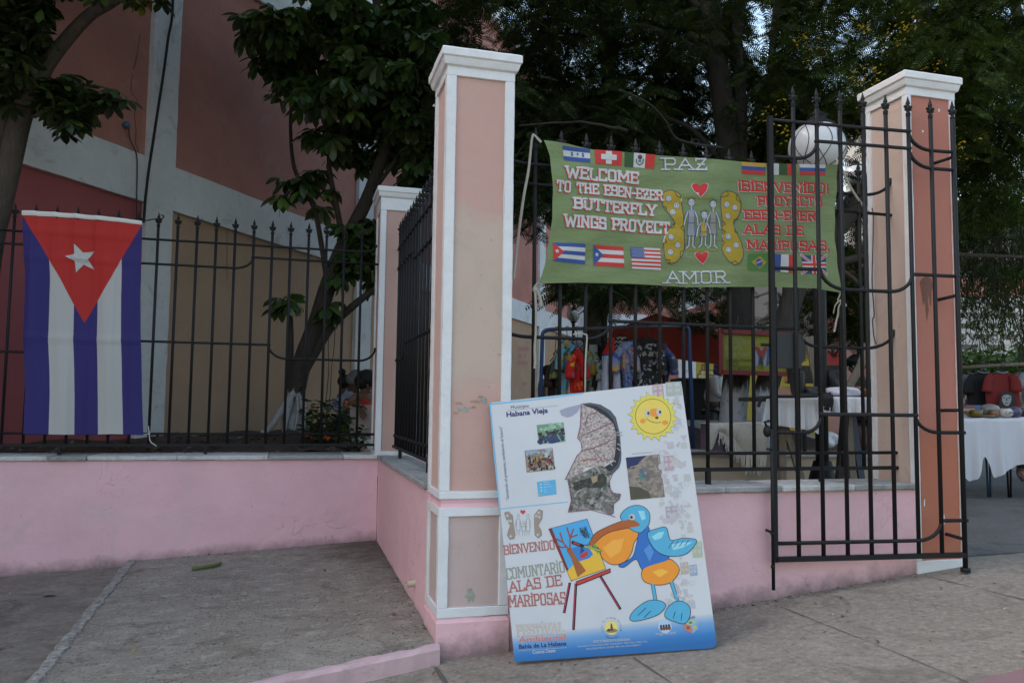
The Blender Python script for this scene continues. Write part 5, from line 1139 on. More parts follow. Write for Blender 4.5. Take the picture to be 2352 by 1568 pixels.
# window-like holes of the white part of the end building
wb = thing('building', 'white pierced block screen building seen behind the hedge on the right', 'building', pD(2270, 760, 19))
BD = 19.0
def bp(u, v, o=0): return pP(u, v, FH, np.array((*(FH*(BD-o))[:2], 0)))
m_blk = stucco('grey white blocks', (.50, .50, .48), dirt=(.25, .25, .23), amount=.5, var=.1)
r0, r1 = float(bp(2150, 780)@RH), float(bp(2480, 780)@RH); zt_b, zb_b = bp(2270, 690)[2], bp(2270, 835)[2]
mb = MB(); rows = 6; bh = (zt_b-zb_b)/rows; cw = .62
def bx3(mb, ra, rb, z0, z1, o, bk):
    vs = []
    for z in (z0, z1):
        for r_, oo in ((ra, bk), (rb, bk), (rb, o), (ra, o)): q = FH*(BD-oo)+RH*r_; vs.append((q[0], q[1], z))
    mb.add(vs, [(3, 2, 1, 0), (4, 5, 6, 7), (0, 1, 5, 4), (1, 2, 6, 5), (2, 3, 7, 6), (3, 0, 4, 7)])
for k in range(rows+1): bx3(mb, r0, r1, zb_b+k*bh-.06, zb_b+k*bh+.06, .1, -.1)
for k in range(rows):
    x = r0+(k % 2)*cw/2
    while x < r1: bx3(mb, x, x+.2, zb_b+k*bh+.061, zb_b+(k+1)*bh-.061, .09, -.09); x += cw
mb.build('block_screen', m_blk, wb)
mb = MB(); bx3(mb, r0, r1, 0, zb_b-.062, .05, -.2); mb.build('wall', m_blk, wb)
mb = MB(); bx3(mb, r0, r1+8, zt_b+.07, zt_b+.5, .12, -.3); mb.build('parapet', m_salm, wb)
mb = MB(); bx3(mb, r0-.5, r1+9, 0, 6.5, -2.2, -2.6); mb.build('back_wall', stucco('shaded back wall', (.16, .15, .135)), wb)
for i, (u0, u1, vt, vb, D, lab) in enumerate(((1718, 1772, 285, 900, 46, 'grey concrete block of flats glimpsed left of the globe lamp through leaves'), (2060, 2150, 120, 700, 50, 'grey tower glimpsed through leaves above the orange fronted pillar'), (2205, 2400, 560, 800, 40, 'grey building glimpsed behind twigs at the far right'))):
    g = thing('building', lab, 'building', (*pD((u0+u1)/2, vb, D)[:2], 0)); a, c, e = pD(u0, vt, D), pD(u1, vt, D), None
    mb = MB(); d = (c-a)*np.array((1, 1, 0)); d /= np.linalg.norm(d); nn_ = np.array((-d[1], d[0], 0)); w_ = np.linalg.norm((c-a)[:2])
    A4 = [a, a+d*w_, a+d*w_+nn_*8, a+nn_*8]; mb.add([(*q[:2], 0) for q in A4]+[(*q[:2], a[2]) for q in A4], [(4, 5, 6, 7), (0, 1, 5, 4), (1, 2, 6, 5), (2, 3, 7, 6), (3, 0, 4, 7)])
    mb.build('wall', stucco('weathered grey block', (.36, .35, .34), amount=.5), g)
    for r in range(4):
        for k in range(3):
            q = a+d*w_*(.12+.3*k)-nn_*.02; z = a[2]-1.2-2.6*r; mb = MB(); mb.obox((q[0], q[1], z-.6), (q[0]+d[0]*w_*.16, q[1]+d[1]*w_*.16, z-.6), .06, 1.2); mb.build('window', paint((.05, .055, .06), .3), g)

# ------------------------------------------------------------------ foliage tools
def place(tv, tf, P, X, Z, S):
    """copies of a leaf template at points P, axis X, up Z, size S -> verts, faces"""
    P = np.asarray(P, float); X = np.asarray(X, float); X /= np.linalg.norm(X, axis=1, keepdims=True)
    Y = np.cross(Z, X); Y /= np.linalg.norm(Y, axis=1, keepdims=True)+1e-9; Zz = np.cross(X, Y); S = np.asarray(S, float)[:, None, None]
    R = np.stack([X, Y, Zz], 1)                       # n,3(axis),3
    V = (tv[None] @ R)*S + P[:, None]
    k = len(tv); F = (np.asarray(tf)[None] + (np.arange(len(P))*k)[:, None, None]).reshape(-1, 4)
    return V.reshape(-1, 3), F
def leafmesh(name, parts, mat, parent):
    vs, fs, o = [], [], 0
    for V, F in parts: vs.append(V); fs.append(F+o); o += len(V)
    V = np.concatenate(vs) - np.array(parent['_loc']); F = np.concatenate(fs)
    me = bpy.data.meshes.new(name); me.vertices.add(len(V)); me.vertices.foreach_set('co', V.astype(np.float32).ravel())
    me.loops.add(F.size); me.loops.foreach_set('vertex_index', F.astype(np.int32).ravel())
    me.polygons.add(len(F)); me.polygons.foreach_set('loop_start', np.arange(0, F.size, 4, dtype=np.int32)); me.polygons.foreach_set('loop_total', np.full(len(F), 4, np.int32))
    me.update(calc_edges=True); me.validate(); me.materials.append(mat)
    o = bpy.data.objects.new(name, me); COL.objects.link(o); o.parent = parent; o['_loc'] = list(parent['_loc']); return o
def tmpl_frond():
    v, f = [], []; N = 13
    for i in range(N):
        t = (i+.5)/N; z = -.22*t*t; ln = .17*math.sin(math.pi*min(1, .15+t*.85))**.6+.03
        for s in (-1, 1):
            w = .027; a = np.array((t, s*.006, z)); e = np.array((t+ln*.35, s*ln, z-.05*ln/.17)); d = np.array((w, -s*w*.3, 0)); mid = (a+e)/2+np.array((0, 0, .006))
            k = len(v); v += [a-d*.5, mid-d*.9, mid+d*.9, a+d*.5, e-d*.3, e+d*.3]; f += [(k, k+1, k+2, k+3), (k+1, k+4, k+5, k+2)]
    k = len(v); v += [(0, -.006, 0), (1, -.003, -.22), (1, .003, -.22), (0, .006, 0)]; f.append((k, k+1, k+2, k+3))
    return np.array(v, float), f
def leaf(L_, w, droop=.15, fold=.12, tip=.75):
    """one obovate leaf along +x, as two folded strips"""
    xs = [0, .25, .55, .8, 1.0]; ws_ = [.06, .55, .95, .8, .06] if tip > .7 else [.06, .8, 1, .6, .04]
    v, f = [], []
    for x, w_ in zip(xs, ws_):
        z = -droop*x*x*L_
        v += [(x*L_, -w*w_/2, z+fold*w*w_), (x*L_, 0, z), (x*L_, w*w_/2, z+fold*w*w_)]
    for i in range(len(xs)-1):
        for j in range(2): f.append((i*3+j, i*3+j+1, i*3+4+j, i*3+3+j))
    return np.array(v, float), f
def whorl(nl, L_, w, tilt=.35, stalk=.25, tip=.8, droop=.2):
    """leaflets spread round a stalk end (stalk along +z of the template, leaflets drooping)"""
    v, f = [], []; r = random.Random(nl)
    for i in range(nl):
        a = 2*math.pi*i/nl + r.uniform(-.2, .2); k = r.uniform(.8, 1.1); lv, lf = leaf(L_*k, w*k, droop, .1, tip)
        lv = lv + np.array((.06*L_, 0, 0)); t = -tilt*r.uniform(.5, 1.4); ct, st = math.cos(t), math.sin(t)
        q = np.stack([lv[:, 0]*ct-lv[:, 2]*st, lv[:, 1], lv[:, 0]*st+lv[:, 2]*ct], 1); ca, sa = math.cos(a), math.sin(a)
        q = np.stack([q[:, 0]*ca-q[:, 1]*sa, q[:, 0]*sa+q[:, 1]*ca, q[:, 2]], 1); o = len(v); v += list(q); f += [tuple(x+o for x in t_) for t_ in lf]
    o = len(v); v += [(-.004, 0, 0), (.004, 0, 0), (.05, 0, -stalk), (.042, 0, -stalk)]; f.append((o, o+1, o+2, o+3))
    return np.array(v, float), f
def ellpts(N, u, v, ru, rv, D0, D1, hollow=0.0):
    out = []
    while len(out) < N:
        a, b_ = rng.uniform(-1, 1, 2); r = a*a+b_*b_
        if r > 1 or r < hollow: continue
        out.append(pD(u+a*ru, v+b_*rv, rng.uniform(D0, D1)))
    return np.array(out)
def clumped(N, u, v, ru, rv, D0, D1, nc, cr):
    """points gathered in clumps, so that light shows between them"""
    c = ellpts(nc, u, v, ru, rv, D0, D1); k = rng.integers(0, nc, N); d = rng.normal(0, 1, (N, 3)); d /= np.linalg.norm(d, axis=1, keepdims=True)
    return c[k] + d*(rng.random((N, 1))**.5)*cr*np.array((1, 1, .6))
def thin(P, holes):
    """open gaps in a crown: drop most leaves inside some round pockets"""
    d = P-EYE; z = d@FW; u = 1176+FPX*(d@RT)/z; v = 784-FPX*(d@UP)/z; keep = np.ones(len(P), bool)
    for a, b_, r1, r2 in holes: keep &= ~((((u-a)/r1)**2+((v-b_)/r2)**2 < 1) & (rng.random(len(P)) < .93))
    return P[keep]
HOLES = [(1738, 40, 36, 60), (1752, 125, 32, 48), (1722, 220, 22, 48), (1775, 20, 26, 22), (1722, 290, 14, 26), (1008, 60, 14, 26), (975, 150, 16, 20), (1190, 335, 18, 16), (1350, 128, 12, 12), (1240, 65, 14, 10), (2290, 25, 40, 18), (2330, 60, 26, 16), (1300, 40, 12, 8), (1165, 100, 30, 16), (1580, 15, 14, 10), (2090, 190, 34, 40)]
def rdir(N, zlo=-.5, zhi=.1):
    a = rng.uniform(0, 2*math.pi, N); return np.stack([np.cos(a), np.sin(a), rng.uniform(zlo, zhi, N)], 1)
def rup(N, s=.35): z = rng.normal(0, s, (N, 3)); z[:, 2] = 1; return z/np.linalg.norm(z, axis=1, keepdims=True)
def branch(mb, P, r0, r1, n=8, wob=.0):
    P = smoothpath(P, 5); k = len(P); mb.tube([p+np.array((rng.normal(0, wob), rng.normal(0, wob), 0)) for p in P], list(np.linspace(r0, r1, k)), n)
T_FR = tmpl_frond(); T_WH = whorl(8, .8, .36, .5, .9, .85, .3); T_OB = whorl(7, .95, .42, .35, .3, .8, .2); T_LF = leaf(1, .42, .2, .12, .8)
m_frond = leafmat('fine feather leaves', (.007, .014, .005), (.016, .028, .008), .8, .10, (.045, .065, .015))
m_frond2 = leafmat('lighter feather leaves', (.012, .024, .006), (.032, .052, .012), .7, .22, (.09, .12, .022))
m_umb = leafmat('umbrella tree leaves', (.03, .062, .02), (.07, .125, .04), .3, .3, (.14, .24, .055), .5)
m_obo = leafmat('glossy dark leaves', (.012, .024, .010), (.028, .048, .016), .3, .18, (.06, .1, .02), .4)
m_flow = leafmat('yellow flower clusters', (.5, .32, .02), (.6, .42, .04), .6, .3)
m_bk1 = barkmat('dark bark', (.02, .016, .013), (.05, .042, .034)); m_bk2 = barkmat('grey bark', (.045, .035, .027), (.105, .085, .068))
m_bkl = barkmat('whitewashed bark', (.016, .013, .011), (.04, .034, .028), 1.22, (.48, .50, .53)); m_bkm = barkmat('whitewashed root bark', (.03, .025, .02), (.07, .058, .048), 1.12, (.46, .47, .49))

# tree at the left edge
lt = thing('tree', 'glossy leaved tree with forked grey trunk at the left edge, behind the flag fence', 'tree', (*pD(-10, 1000, 5.95)[:2], .66))
D_ = 5.95; q = lambda u, v, D=D_: pD(u, v, D)
mb = MB(); branch(mb, [q(-75, 1020), q(-48, 760), q(-22, 560), q(0, 470), q(26, 360), q(48, 270), q(78, 200)], .095, .072, 12); branch(mb, [q(80, 210), q(108, 150), q(160, 82), q(210, 32), q(262, 2), q(330, -50), q(420, -140)], .062, .03, 8)
branch(mb, [q(82, 205), q(76, 120), q(72, 20), q(60, -150), q(90, -330)], .05, .02, 8); branch(mb, [q(-40, 560), q(-14, 400), q(4, 300), q(22, 215), q(16, 150), q(10, 40), q(-30, -200)], .058, .025, 8)
branch(mb, [q(100, 165), q(130, 215), q(190, 195), q(250, 205), q(290, 235)], .016, .006, 6); branch(mb, [q(60, 270), q(90, 265), q(150, 262), q(210, 275)], .016, .006, 6)
mb.build('trunk', m_bk2, lt, True)
pts = np.concatenate([ellpts(190, 30, 60, 90, 110, 5.62, 6.35), ellpts(75, 150, 225, 65, 55, 5.7, 6.15), ellpts(14, 245, 225, 50, 35, 5.7, 6.1), ellpts(8, 165, 290, 25, 28, 5.75, 6.1), ellpts(50, 20, 200, 60, 60, 5.7, 6.4), ellpts(5, 330, -8, 60, 22, 5.7, 6.1),
                      ellpts(1100, 150, -420, 620, 410, 4.8, 7.2)])  # crown above the view, unseen, thickened to shade the building wall
V = place(*T_OB, pts, rdir(len(pts), -.25, .25), rup(len(pts), .5), rng.uniform(.10, .155, len(pts)))
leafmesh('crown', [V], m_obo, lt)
pts = ellpts(9, 345, -2, 62, 20, 5.7, 6.1); N = len(pts); leafmesh('yellowing_leaves', [place(*T_LF, pts, rdir(N, -1.2, -.3), rup(N, .6), rng.uniform(.09, .14, N))], leafmat('yellowing leaves', (.12, .14, .012), (.3, .22, .015), .4, .4), lt)['kind'] = 'stuff'

# umbrella tree against the wall
ut = thing('tree', 'umbrella tree with whitewashed roots leaning against the building, left of the tall pillar', 'tree', (*pD(665, 985, 8.6)[:2], .68))
D_ = 8.6; q = lambda u, v, D=D_: pD(u, v, D)
mb = MB(); branch(mb, [q(672, 985), q(674, 930), q(682, 880), q(698, 820), q(728, 740), q(752, 660), q(782, 580), q(812, 520), q(842, 460), q(868, 390), q(892, 320), q(905, 230), q(890, 120), q(860, -20), q(840, -200)], .115, .035, 12)
branch(mb, [q(678, 990), q(676, 930), q(690, 870), q(716, 822), q(760, 752), q(800, 712), q(850, 672), q(900, 640)], .07, .03, 9)
branch(mb, [q(664, 985), q(662, 930), q(664, 862), q(668, 800), q(668, 740), q(664, 690)], .05, .018, 8)
branch(mb, [q(752, 650), q(738, 560), q(722, 480), q(696, 430), q(676, 385), q(668, 320), q(669, 240), q(678, 180)], .03, .014, 8); branch(mb, [q(700, 440), q(670, 420), q(640, 430)], .012, .006, 6)
branch(mb, [q(790, 560), q(772, 470), q(756, 380), q(760, 280), q(720, 170), q(660, 90)], .035, .012, 8); branch(mb, [q(840, 460), q(900, 380), q(950, 300), q(985, 180)], .03, .012, 8); branch(mb, [q(895, 300), q(830, 180), q(780, 80), q(740, -60)], .03, .012, 8); branch(mb, [q(770, 480), q(740, 430), q(735, 400)], .014, .006, 6)
for P, r0 in (([(690, 880), (668, 912), (645, 945), (618, 985), (600, 992)], .05), ([(672, 900), (660, 950), (652, 992)], .045), ([(682, 905), (684, 950), (676, 990)], .02), ([(692, 900), (700, 960), (716, 990)], .04), ([(694, 930), (700, 975), (690, 992)], .03)): branch(mb, [q(u, v, 8.45) for u, v in P], r0, r0*.5, 8)
mb.build('trunk', m_bkm, ut, True)
pts = np.concatenate([clumped(330, 790, 110, 210, 140, 7.9, 9.4, 30, .3), clumped(260, 860, 280, 120, 130, 8.0, 9.2, 22, .25), ellpts(12, 680, 175, 40, 25, 8.4, 8.8), ellpts(9, 735, 230, 60, 50, 8.3, 8.8), ellpts(13, 672, 420, 55, 40, 8.4, 8.7), ellpts(7, 740, 430, 40, 60, 8.5, 8.8), clumped(80, 830, 580, 45, 80, 8.3, 9, 9, .2),
                      ellpts(6, 652, 692, 26, 14, 8.4, 8.6), ellpts(4, 762, 706, 16, 14, 8.4, 8.6), ellpts(70, 965, 330, 45, 110, 8.2, 9), clumped(150, 945, 150, 65, 170, 8.0, 9.2, 16, .24), clumped(60, 640, 70, 70, 50, 8, 8.8, 9, .2), ellpts(10, 960, 420, 35, 50, 8.4, 9), ellpts(44, 620, 60, 45, 40, 8.2, 8.8), ellpts(480, 750, -330, 620, 310, 6.5, 11)])  # last cluster is unseen overhead crown, added to darken the wall behind
N = len(pts); leafmesh('crown', [place(*T_WH, pts, rdir(N, -.12, .12), rup(N, .4), rng.uniform(.19, .27, N))], m_umb, ut)

# big feather-leaved trees in the yard
bt1 = thing('tree', 'big dark feathery tree with whitewashed foot behind the yellow sign', 'tree', (*pD(1685, 975, 7.2)[:2], .28))
D_ = 7.2; q = lambda u, v, D=D_: pD(u, v, D)
mb = MB(); branch(mb, [q(1686, 1060), q(1684, 960), q(1692, 860), q(1700, 740), q(1694, 600), q(1684, 420), q(1668, 300), q(1648, 150), q(1630, 0), q(1610, -200)], .125, .085, 14); branch(mb, [q(1692, 560), q(1700, 420), q(1702, 250), q(1692, 100), q(1705, -60), q(1720, -300)], .06, .045, 10)
branch(mb, [q(1650, 160), q(1560, 90), q(1450, 60), q(1330, 80), q(1230, 60)], .04, .012, 8, .01); branch(mb, [q(1680, 400), q(1590, 300), q(1480, 250), q(1380, 190)], .03, .008, 7, .008); branch(mb, [q(1640, 60), q(1540, -40), q(1400, -80)], .04, .012, 8)
branch(mb, [q(1660, 340, 6.4), q(1560, 322, 6.2), q(1530, 280, 6.1), q(1490, 238, 6), q(1420, 205, 6)], .012, .005, 6); branch(mb, [q(1700, 240), q(1760, 180), q(1830, 150), q(1900, 120)], .02, .006, 7); branch(mb, [q(1440, 300, 6.2), q(1330, 280, 6.2), q(1190, 290, 6.2)], .014, .006, 6, .01)
mb.build('trunk', m_bkl, bt1, True)
pts = np.concatenate([clumped(9000, 1400, 120, 420, 270, 6.5, 11, 150, .40), clumped(2200, 1480, 320, 340, 100, 6.6, 9, 46, .33), clumped(700, 1225, 420, 70, 110, 6, 8, 18, .28), clumped(260, 1430, 655, 160, 36, 6.2, 7.4, 26, .16), clumped(130, 1640, 700, 60, 45, 7.5, 9, 10, .2), ellpts(3000, 1350, -480, 900, 480, 5, 12)])  # closing cluster lies out of view above, added to block skylight
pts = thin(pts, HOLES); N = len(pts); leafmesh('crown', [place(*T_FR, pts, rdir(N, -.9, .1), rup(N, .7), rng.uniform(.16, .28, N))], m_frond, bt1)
bt2 = thing('tree', 'leaning feathery tree with whitewashed foot behind the gate lock, yellow flowers in its crown', 'tree', (*pD(1760, 975, 7.0)[:2], .28))
D_ = 7.0; mb = MB(); branch(mb, [q(1758, 1060, 7), q(1756, 960, 7), q(1764, 880, 7), q(1790, 800, 7), q(1815, 700, 7), q(1850, 620, 7), q(1910, 540, 7.1), q(1990, 440, 7.3), q(2060, 300, 7.5), q(2110, 120, 7.7), q(2140, -150, 8)], .11, .06, 14)
branch(mb, [q(1812, 700, 7), q(1808, 560, 7.1), q(1790, 400, 7.2), q(1770, 200, 7.4), q(1790, -50, 7.6)], .055, .03, 10); branch(mb, [q(1850, 640, 7), q(1940, 600, 7), q(2040, 580, 7), q(2200, 585, 7.4), q(2350, 590, 7.6)], .04, .014, 8, .01)
branch(mb, [q(1880, 590, 7), q(1960, 640, 7), q(2010, 700, 7)], .03, .01, 8); branch(mb, [q(2040, 350, 7.4), q(2160, 340, 7.6), q(2300, 400, 7.9)], .03, .01, 8, .01); branch(mb, [q(2100, 150, 7.7), q(2230, 60, 8), q(2350, -20, 8.4)], .03, .012, 8)
mb.build('trunk', barkmat('whitewashed leaning bark', (.03, .026, .022), (.07, .06, .05), 1.17, (.44, .46, .49)), bt2, True)
pts = np.concatenate([clumped(5400, 1980, 90, 330, 230, 6.6, 10.5, 95, .36), clumped(4200, 2250, 200, 200, 300, 6.5, 9.5, 60, .34), clumped(200, 1830, 330, 120, 80, 7, 9, 16, .26), clumped(700, 1960, 560, 110, 150, 7.6, 9.5, 30, .3), clumped(620, 1900, 715, 130, 60, 8, 9.8, 30, .24), clumped(420, 2300, 520, 140, 120, 8, 10, 24, .3), ellpts(3000, 2150, -420, 760, 420, 5.5, 12)])  # last cluster: unseen leaves overhead, put in to shade the right yard
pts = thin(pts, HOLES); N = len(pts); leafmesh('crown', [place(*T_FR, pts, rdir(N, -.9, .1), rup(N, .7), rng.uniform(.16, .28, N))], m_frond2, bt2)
c = np.array([pD(u, v, rng.uniform(6.1, 6.6)) for u, v in ((1965, 178), (1965, 185), (2120, 215), (2130, 195), (2140, 205), (1848, 98), (2010, 172), (1930, 320), (1770, 275), (2080, 60), (2150, 150), (1990, 60), (1800, 300), (1870, 130), (2020, 250), (2045, 90), (1785, 240), (2200, 330))])
pts = np.repeat(c, 26, 0)+rng.normal(0, .05, (len(c)*26, 3)); N = len(pts); leafmesh('flowers', [place(*T_LF, pts, rdir(N, -.6, .8), rup(N, .8), rng.uniform(.02, .036, N))], m_flow, bt2)['kind'] = 'stuff'
bt3 = thing('tree', 'grey brown tree trunk beside the black post in the middle of the yard', 'tree', (*pD(1362, 940, 11)[:2], .28))
mb = MB(); branch(mb, [pD(1352, 980, 11), pD(1358, 860, 11), pD(1362, 760, 11), pD(1372, 680, 11), pD(1388, 560, 11), pD(1400, 300, 11), pD(1390, 0, 11)], .17, .07, 12); branch(mb, [pD(1372, 640, 11), pD(1450, 610, 11), pD(1560, 640, 11), pD(1640, 690, 11)], .04, .012, 7); mb.build('trunk', m_bk2, bt3, True)
pts = np.concatenate([clumped(150, 1400, 640, 130, 50, 10, 12, 20, .35), clumped(600, 1450, 350, 400, 250, 11, 14, 50, .5), clumped(600, 1800, 300, 600, 300, 11, 15, 50, .5)]); pts = thin(pts, HOLES); N = len(pts); leafmesh('crown', [place(*T_FR, pts, rdir(N, -.7, .1), rup(N, .6), rng.uniform(.25, .4, N))], m_frond2, bt3)
# weeping twiggy tree on the right
wt = thing('tree', 'weeping twiggy tree with hanging thin branches over the stall on the right', 'tree', (*pD(2420, 1000, 9)[:2], .28))
mb = MB(); branch(mb, [pD(2440, 1050, 9), pD(2430, 800, 9), pD(2410, 500, 9), pD(2380, 250, 9), pD(2330, 0, 9)], .12, .05, 10)
tw = []
for i in range(260):
    u0, v0 = rng.uniform(2120, 2420), rng.uniform(420, 660); D0 = rng.uniform(8, 11); a = pD(u0, v0, D0); ln = rng.uniform(.5, 1.3); dx, dy = rng.normal(0, .22, 2)
    mb.tube(smoothpath([a, a+np.array((dx*.4, dy*.4, -.25*ln)), a+np.array((dx*.7, dy*.7, -.65*ln)), a+np.array((dx, dy, -ln))], 2), [.005]*4+[.004, .003, .002], 4, False); tw.append((a, dx, dy, ln))
for i in range(26):
    a = pD(rng.uniform(2100, 2420), rng.uniform(300, 620), rng.uniform(8, 10.5)); b_ = a+np.array((rng.normal(0, .6), rng.normal(0, .4), rng.normal(-.1, .25))); mb.tube(smoothpath([a, (a+b_)/2+rng.normal(0, .06, 3), b_], 3), .009, 5, False)
mb.build('trunk', m_bk1, wt, True)
T_SL = leaf(1, .16, .1, .1, .6); pts = []; dr = []
for a, dx, dy, ln in tw:
    for k in range(26):
        t = rng.random(); pts.append(a+np.array((dx*t, dy*t, -ln*t))+rng.normal(0, .03, 3)); dr.append((rng.normal(), rng.normal(), -1.0))
N = len(pts); leafmesh('crown', [place(*T_SL, pts, dr, rup(N, 1), rng.uniform(.06, .11, N))], leafmat('thin green leaves', (.02, .036, .01), (.05, .075, .018), .5, .25), wt)
# hedge, shrub and litter
T_HL = leaf(1, .5, .2, .15, .6)
def bush(name, label, cat, u0, u1, v0, v1, D0, D1, N, sz, mat, fl=None):
    g = thing(name, label, cat, (*pD((u0+u1)/2, v1, (D0+D1)/2)[:2], max(.28, pD((u0+u1)/2, v1, (D0+D1)/2)[2])))
    pts = np.array([pD(rng.uniform(u0, u1), v0+(v1-v0)*rng.random()**.8+8*math.sin(i*.37), rng.uniform(D0, D1)) for i in range(N)])
    leafmesh('foliage', [place(*T_HL, pts, rdir(N, -.3, .7), rup(N, .6), rng.uniform(sz*.7, sz*1.3, N))], mat, g)
    mb = MB()
    for i in range(14): p_ = pts[i*7 % N]; mb.tube([(g['_loc'][0], g['_loc'][1], g['_loc'][2]-.05), p_], .006, 5)
    mb.build('stem', m_bk1, g)
    if fl is not None: P = np.repeat(np.array([pD(u, v, D0-.02) for u, v in fl]), 9, 0); P = P+rng.normal(0, .012, P.shape); leafmesh('flowers', [place(*T_HL, P, rdir(len(P), -.5, .5), rup(len(P), .9), rng.uniform(.025, .04, len(P)))], leafmat('orange petals', (.55, .06, .02), (.6, .12, .03), .6, .2), g)['kind'] = 'stuff'
    return g
bush('hedge', 'clipped green hedge in front of the white pierced block wall', 'hedge', 2195, 2440, 808, 900, 12.6, 14.5, 2600, .13, leafmat('hedge leaves', (.025, .055, .012), (.055, .1, .022), .4, .25))
bush('shrub', 'low leafy shrub with orange flowers beside the crouching people', 'shrub', 700, 802, 925, 1020, 7.2, 8.4, 420, .075, m_obo, ((795, 930), (750, 1003), (712, 1002)))
bush('shrub', 'small dark weed clump at the foot of the rear pillar', 'shrub', 780, 842, 985, 1046, 6.6, 7.2, 160, .06, m_obo)
N = 700; xs_ = rng.uniform(-3, .55, N); ys_ = rng.uniform(6.5, 9.3, N); P = np.stack([xs_, ys_, .66+.012*(ys_-6.4)+.02*np.sin(xs_*5+ys_*3)+.014*np.sin(xs_*13-ys_*7)+rng.uniform(0, .014, N)], 1)
k = (ys_ > 8.9+1.456*(xs_+1.256)-.3); P = P[~k]; N = len(P)
g = thing('leaf_litter', 'dry leaf litter lying on the soil behind the fence', 'leaf litter', (0, 8, .66)); g['kind'] = 'stuff'
o = leafmesh('leaves', [place(*T_LF, P, rdir(N, -.15, .15), rup(N, .25), rng.uniform(.03, .08, N))], leafmat('dry leaves', (.06, .04, .025), (.14, .1, .06), .7, .05, (.3, .27, .22)), g); o['kind'] = 'stuff'
mb = MB().box(.602, 6.442, -.1, .66, 12.2, .662); tag(mb.build('bed_edge', m_beige), 'low rendered edge wall holding the soil bed beside the rear pillar', 'wall')
# small things lying about
pod = [on_ground(u, v, .03) for u, v in ((440, 1306), (458, 1303), (480, 1299), (498, 1296), (508, 1291))]
pod = [pP(u, v, np.array((-.0535, -.0135, 1.0)), np.array((-.96, 6.076, -.036+.016))) for u, v in ((440, 1306), (458, 1303.5), (480, 1300), (498, 1296.5), (509, 1291))]
tag(MB().tube(smoothpath(pod, 4), [.006]+[.011]*14+[.007, .004], 8).build('seed_pod', paint((.075, .13, .02), .45, .15), None, True), 'long green seed pod lying on the concrete ramp', 'seed pod')
def dryleaf(u, v, sz, onramp, label, c=(.2, .11, .05)):
    p = pP(u, v, np.array((-.0535, -.0135, 1.0)), np.array((-.96, 6.076, -.036+.008))) if onramp else on_ground(u, v, .008)
    V, F = place(*T_LF, [p], rdir(1, -.05, .05), np.array([[.1, .05, 1]]), [sz]); mb = MB(); mb.add(V, F.tolist()); tag(mb.build('dry_leaf', paint(c, .7, .3, 60)), label, 'leaf', 'dry leaves on the ground')
dryleaf(133, 1366, .10, False, 'curled brown leaf on the roadway below the flag'); dryleaf(18, 1484, .12, False, 'brown leaf on the roadway at the left edge, nearest the camera'); dryleaf(312, 1485, .05, True, 'small tan leaf at the kerb of the ramp', (.3, .2, .1))
for i, (u, v) in enumerate(((2130, 1318), (2165, 1347), (2010, 1467), (2052, 1375), (1950, 1401), (1932, 1368), (2190, 1528), (1880, 1367), (1930, 1414), (1948, 1500))): dryleaf(u, v, .018+.006*(i % 3), False, 'tiny dark leaf scrap on the grey sidewalk by the gate', (.09, .06, .04))
for i, (u, v) in enumerate(((950, 1482), (930, 1476), (905, 1405), (700, 1268), (780, 1270), (745, 1306), (645, 1462), (1000, 1540), (860, 1262), (835, 1255), (800, 1262))): dryleaf(u, v, .02+.012*(i % 3), True, 'rusty leaf scrap on the concrete ramp', (.16, .08, .045))

# grit and leaf crumbs on the concrete
pts = []
for i in range(900):
    x, y = rng.uniform(-2.2, 3.4), rng.uniform(2.2, 6.0); onr = -.88 < x < .63 and y > 3.36+.25*(x > 0)
    if x > .65 and y > 3.55: continue
    if -.96 < x < .655 and 3.14 < y < 3.4: continue
    pts.append((x, y, (RZ(x, y) if onr else GH(x, y))+.004))
for i in range(500):               # gathered along the wall feet
    k = i % 3
    if k == 0: x, y = rng.uniform(1.8, 3.15), 3.57-abs(rng.normal(0, .03)); z = GH(x, y)
    elif k == 1: x, y = rng.uniform(-.85, .64), 6.07-abs(rng.normal(0, .05)); z = RZ(x, y)
    else: y = rng.uniform(3.7, 6.0); x = .65-abs(rng.normal(0, .05)); z = RZ(x, y)
    pts.append((x, y, z+.004))
pts = np.array(pts); N = len(pts); g = thing('grit', 'scattered grit and leaf crumbs on the concrete ramp and pavement', 'grit', (0, 4, 0)); g['kind'] = 'stuff'
o = leafmesh('crumbs', [place(*T_LF, pts, rdir(N, -.1, .1), rup(N, .2), rng.uniform(.006, .02, N))], leafmat('crumbs', (.05, .035, .025), (.16, .12, .085), .9, .02, (.5, .47, .42)), g); o['kind'] = 'stuff'
